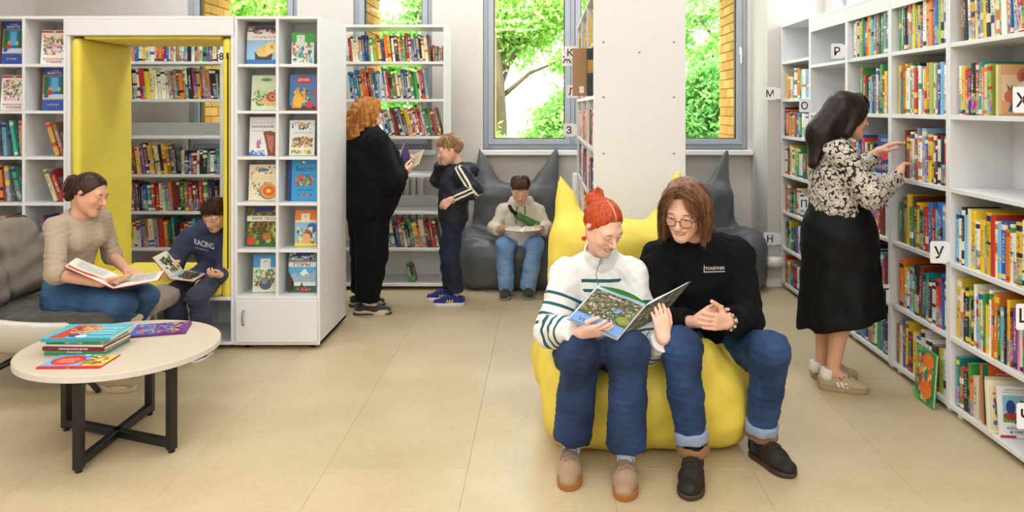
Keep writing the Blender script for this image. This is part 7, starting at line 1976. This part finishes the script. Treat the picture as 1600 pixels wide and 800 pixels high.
# ---------------------------------------------------------------- standing woman in black
def black_woman():
    root = new_person('woman with curly ginger hair dressed in black standing with an open book', (-1.25, 5.6, 0))
    H = Head(V3(-1.285, 5.62, 1.435), 118, 14, 0, 1.0)
    J = dict(hipR=V3(-1.24, 5.52, .82), hipL=V3(-1.33, 5.69, .82), knR=V3(-1.24, 5.53, .45), knL=V3(-1.33, 5.75, .45), anR=V3(-1.28, 5.56, .10), anL=V3(-1.37, 5.80, .10), toeR=V3(-1.16, 5.57, .04), toeL=V3(-1.25, 5.82, .04),
             shR=V3(-1.20, 5.46, 1.25), shL=V3(-1.38, 5.77, 1.25), elR=V3(-1.09, 5.44, .985), elL=V3(-1.24, 5.93, 1.0), wrR=V3(-1.035, 5.62, 1.015), wrL=V3(-1.04, 5.82, 1.05), neck=V3(-1.30, 5.61, 1.30), waist=V3(-1.28, 5.61, 1.02))
    s = 1.02
    hands = [dict(wrist=J['wrR'], d=V3(-.985, 5.68, 1.05) - J['wrR'], palm=(-.2, .8, .5), side='R', curl=(.4, .4, .4, .4), s=.93), dict(wrist=J['wrL'], d=V3(-.97, 5.76, 1.1) - J['wrL'], palm=(-.2, -.8, .5), side='L', curl=(.4, .4, .4, .4), s=.93)]
    S = base_body(H, J, s, hands=hands); shift_build(S, 'body', SK_FAIR, .0055, root, head_attrs(H)); eyes(H, root, SK_FAIR, lid=-2, low=-20)
    bk = cloth('black_jersey', '#070708', .9, .1, 14, sheen=0)
    S = Shape(); torso(S, J, s, .055, chest=1.22, waist=1.55, hip=1.3, bust=1.2)
    S.ell(V3(-1.20, 5.63, 1.0), (.19, .19, .24), None, .1)
    sleeve(S, J['shR'], J['elR'], J['wrR'], .092, .090, .060, .88); sleeve(S, J['shL'], J['elL'], J['wrL'], .09, .085, .060, .88)
    S.half(V3(-1.28, 5.6, .72), (0, 0, -1), .015); S.fn(folds(141, .005, .14)); S.fn(folds(142, .003, .06))
    S.cone(J['neck'] + V3(.02, 0, .02), H(0, 0, -.04), .055, .07, .01, '-')
    shift_build(S, 'sweatshirt', bk, .008, root)
    S = trousers(J, s, (.135, .112, .098, .085), 151, .005, .98, hip=1.35); shift_build(S, 'trousers', cloth('black_trousers', '#060607', .9, .1, 14, sheen=0), .009, root)
    up = cloth('dark_grey_suede', '#3E3A38', .85); so = mat('cream_shoe_side', '#C9BCA8', .6); bl = mat('black_rubber_sole', '#1A1614', .6)
    for (hl, te) in (((-1.37, 5.56), (-1.11, 5.58)), ((-1.46, 5.79), (-1.21, 5.83))):
        sh = shoe(root, hl, te, up, so, 1.0, .075, .04, cloth('black_lace', '#1A1A1C'), 1.05)
        S = Shape(); a = V3(*hl, .012); b = V3(*te, .012); S.cone(lerp(a, b, .12), lerp(a, b, .86), .046, .046, .01, '+', (V3(0, 0, 1), 3.2)); S.half(V3(0, 0, .001), (0, 0, -1)); S.half(V3(0, 0, .022), (0, 0, 1)); q = shift_build(S, 'outsole', bl, .007, root); q.parent = sh
    hm = hair_mat('ginger_curls', '#8A4A16', '#D99A4A', 45)
    S = cap(H, 1.0, (0, -.02, .034), (.094, .110, .098)); S.half(H(0, .07, .05), H.v(0, .86, -.5), .010)
    S.ell(H(0, -.06, -.05), (.115, .085, .13), H.R, .05); S.ell(H(0, -.07, -.14), (.13, .08, .09), H.R, .05)
    for sx in (-1, 1): S.ell(H(sx * .085, -.01, -.08), (.045, .055, .12), H.R, .04)
    S.fn(folds(161, .010, .05)); S.fn(folds(162, .005, .025)); shift_build(S, 'hair', hm, .0065, root)
    for sx in (-1, 1):
        gl = []
        for a in np.linspace(0, 1, 9): gl.append([(sx * .006, .06 - .12 * a, .135 - .01 * a), (sx * .07, .04 - .13 * a, .11), (sx * .11, .02 - .13 * a, .03), (sx * (.13 - .04 * a), -.0 - .14 * a, -.09), (sx * (.13 - .08 * a), -.01 - .13 * a, -.21)])
        strands(root, H, gl, 150, .0042, hm, 60 + sx, .006, steps=16, wave=.016)
black_woman()
D3 = P(641, 245, 5.76); C3 = P(632, 270, 5.70); A3 = P(633, 222, 5.62); E3 = P(663, 232, 5.86)
open_book('open book with cream pages held by the woman in black', D3, C3, A3, E3, (-.2, -.7, .7), '#4A3A7E', tp=.010, inner=mat('cream_paper', '#E4D8B4', .8))

# ---------------------------------------------------------------- standing boy with the striped sleeve
def standing_boy():
    root = new_person('fair haired boy in a navy jacket with striped sleeves standing by the bookcase', (-.70, 5.88, 0))
    H = Head(P(704, 234, 5.88), -82, 14, 0, .95)
    J = dict(hipL=V3(-.685, 5.80, .665), hipR=V3(-.70, 5.95, .665), knL=V3(-.705, 5.81, .37), knR=V3(-.745, 5.98, .37), anL=V3(-.665, 5.83, .085), anR=V3(-.735, 6.0, .085),
             shL=V3(-.615, 5.745, 1.00), shR=V3(-.715, 6.0, 1.00), elL=V3(-.525, 5.70, .885), elR=V3(-.83, 6.03, .93), wrL=V3(-.69, 5.69, .82), wrR=V3(-.795, 5.93, 1.085), neck=V3(-.655, 5.88, 1.045), waist=V3(-.69, 5.87, .82))
    s = .80
    hands = [dict(wrist=J['wrL'], d=V3(-.745, 5.70, .765) - J['wrL'], palm=(.2, .9, .0), side='L', curl=(.2, .25, .3, .3), s=.76), dict(wrist=J['wrR'], d=V3(-.79, 5.90, 1.16) - J['wrR'], palm=(.9, 0, 0), side='R', curl=(.35, .45, .5, .5), s=.76)]
    S = base_body(H, J, s, True, hands=hands); shift_build(S, 'body', SK_BOY, .005, root, head_attrs(H, 0, .7)); eyes(H, root, SK_BOY, lid=4, low=-18)
    def sv(p):   # outward side of each sleeve and the shoulder line
        best = np.full(len(p), 9.0); out = np.full(len(p), -9.0)
        for a in 'L':
            pts = [lerp(J['neck'], J['sh' + a], .35) + V3(0, 0, .04), J['sh' + a] + V3(0, 0, .02), J['el' + a], J['wr' + a]]
            for A, B in zip(pts[:-1], pts[1:]):
                ba = B - A; t = np.clip(((p - A) @ ba) / (ba @ ba), 0, 1); v = p - A - t[:, None] * ba; d = np.linalg.norm(v, axis=1)
                n = unit(np.cross(ba, V3(-.55, -.83, 0) if False else V3(-.35, -.93, .1)))
                m = d < best; best[m] = d[m]; out[m] = (v @ n)[m]
        side = (p - lerp(J['shL'], J['elL'], .5)) @ unit(V3(.25, -.97, .1)) > -.05
        return np.where((best < .075) & side, out, -9)
    mt = attr_cloth('navy_striped_jacket', '#121724', [('stripe', [(-.030, -.016), (-.002, .012)], '#E2DAC4')], .75)
    S = Shape(); torso(S, J, s, .034, chest=1.08, waist=1.22, hip=1.08)
    sleeve(S, J['shL'], J['elL'], J['wrL'], .066, .064, .044, .86); sleeve(S, J['shR'], J['elR'], J['wrR'], .064, .060, .044, .88)
    S.ell(V3(-.565, 5.89, 1.02), (.065, .10, .06), None, .03); S.cone(J['neck'] + V3(-.01, 0, .0), H(0, -.02, -.05), .046, .05, .02, '-')
    S.half(V3(-.69, 5.88, .63), (0, 0, -1), .015); S.fn(folds(171, .006, .10)); S.fn(folds(172, .003, .045))
    shift_build(S, 'jacket', mt, .006, root, dict(stripe=sv))
    S = trousers(J, s, (.094, .082, .078, .068), 181, .006, .96, hip=1.05); shift_build(S, 'jeans', denim('indigo_denim', '#10182C', '#1F2E4E'), .008, root)
    up = cloth('blue_sneaker', '#2B2E78', .8); so = mat('white_foam_sole', '#D8D8D8', .5); ye = mat('yellow_stripe', '#E8D44A', .5)
    shoe(root, (-.605, 5.83), (-.835, 5.80), up, so, .95, .07, .03, cloth('blue_lace', '#3A5A9A'), 1.0, stripes=ye)
    shoe(root, (-.69, 6.0), (-.91, 5.97), up, so, .95, .07, .03, cloth('blue_lace', '#3A5A9A'), 1.0, stripes=ye)
    boy_hair(H, root, hair_mat('sandy_hair', '#7A5A3C', '#B8946A', 60), 71, .036)
standing_boy()

# ---------------------------------------------------------------- boy in the grey beanbag
def bag_boy():
    root = new_person('boy in a cream hoodie with a green sling bag reading in the dark beanbag', (-.18, 6.3, 0))
    H = Head(P(813, 296, 6.33), 2, 28, 0, .92)
    J = dict(hipR=P(799, 388, 6.38), hipL=P(829, 388, 6.38), knR=P(789, 384, 6.06), knL=P(836, 383, 6.06), anR=P(791, 455, 6.10), anL=P(824, 454, 6.12),
             shR=P(788, 330, 6.40), shL=P(840, 330, 6.40), elR=P(773, 356, 6.32), elL=P(854, 356, 6.32), wrR=P(779, 360, 6.12), wrL=P(847, 360, 6.12), neck=P(814, 321, 6.42))
    s = .84
    hands = [dict(wrist=J['wrR'], d=P(790, 359, 6.03) - J['wrR'], palm=(.3, .2, .9), side='R', curl=(.3, .3, .3, .3), s=.8), dict(wrist=J['wrL'], d=P(838, 359, 6.03) - J['wrL'], palm=(-.3, .2, .9), side='L', curl=(.3, .3, .3, .3), s=.8)]
    S = base_body(H, J, s, True, hands=hands); shift_build(S, 'body', SK_BOY, .005, root, head_attrs(H, 0, .7)); eyes(H, root, SK_BOY, lid=-4, low=-18)
    cr = cloth('cream_fleece', '#CFC4B2', .9, .05, 14)
    S = Shape(); torso(S, J, s, .032, chest=1.05, waist=1.15, hip=1.05)
    sleeve(S, J['shR'], J['elR'], J['wrR'], .058, .054, .042, .86); sleeve(S, J['shL'], J['elL'], J['wrL'], .058, .054, .042, .86)
    nk = lerp(J['neck'], H(0, -.02, -.05), .2); rg_ = [nk + V3(.078 * math.cos(a), .012 + .075 * math.sin(a), .012 + .02 * math.sin(a)) for a in np.linspace(0, 2 * PI, 13)]
    for i in range(12): S.cone(rg_[i], rg_[i + 1], .024, .024, .02)
    S.cone(nk, nk + V3(0, -.01, .15), .052, .062, .01, '-')
    S.half((J['hipR'] + J['hipL']) / 2 + V3(0, 0, -.03), (0, 0, -1), .02); S.fn(folds(191, .005, .09)); S.fn(folds(192, .003, .04))
    o = shift_build(S, 'hoodie', cr, .007, root)
    S2 = Shape(); S2.ell(nk + V3(0, -.012, .0), (.06, .058, .03), None, .01); shift_build(S2, 'undershirt', cloth('blue_shirt', '#2E7AB8'), .007, root)
    mb = MB()
    for x in (-.03, .035): mb.tube([nk + V3(x, -.085, -.015), nk + V3(x * 1.1, -.125, -.09), nk + V3(x * 1.15, -.135, -.155)], .0032, 6)
    shift_mb(mb, 'drawstrings', cloth('dark_cord', '#2A2A2C', sheen=0), root, True, o)
    S = trousers(J, s, (.088, .080, .078, .076), 201, .006, .97, hip=1.05); shift_build(S, 'jeans', denim('light_denim', '#5F86BA', '#8EB0DA'), .008, root)
    up = cloth('dark_olive_sneaker', '#3E3A30', .8); so = mat('grey_sole', '#8E8674', .6)
    shoe(root, P(791, 0, 6.16)[:2], P(788, 0, 5.95)[:2], up, so, .95, .075, .026, cloth('olive_lace', '#6E6A58'))
    shoe(root, P(822, 0, 6.18)[:2], P(828, 0, 5.97)[:2], up, so, .95, .075, .026, cloth('olive_lace', '#6E6A58'))
    boy_hair(H, root, hair_mat('chestnut_boy_hair', '#33211A', '#6A4836', 60), 81, .036)
    sb = empty('sling_bag', tuple(P(822, 343, 6.22))); tag(sb, 'green sling bag with a dark strap across the boy in the beanbag', 'bag')
    S = Shape(); a, b = P(808, 336, 6.235), P(838, 352, 6.205); S.cone(a, b, .030, .036, .01, '+', (V3(0, 1, 0), 1.6)); S.fn(folds(3, .003, .05)); shift_build(S, 'pouch', cloth('green_nylon', '#4C7A3A', .7), .006, sb)
    shift_mb(MB().tube([P(796, 322, 6.30), P(800, 329, 6.25), P(807, 335, 6.215)], .016, 8), 'strap', cloth('black_webbing', '#1C1C1E', sheen=0), sb)
    shift_mb(MB().tube([P(812, 335, 6.20), P(825, 340, 6.17), P(836, 348, 6.165)], .003, 6), 'zip', m_gasket, sb)
bag_boy()
D5 = P(815, 357, 6.12); C5 = P(815, 363, 5.96); A5 = P(789, 354, 6.13); E5 = P(844, 354, 6.13)
open_book('open brown backed book on the lap of the boy in the beanbag', D5, C5, A5, E5, (0, .1, 1), '#8A6A48', tp=.010)
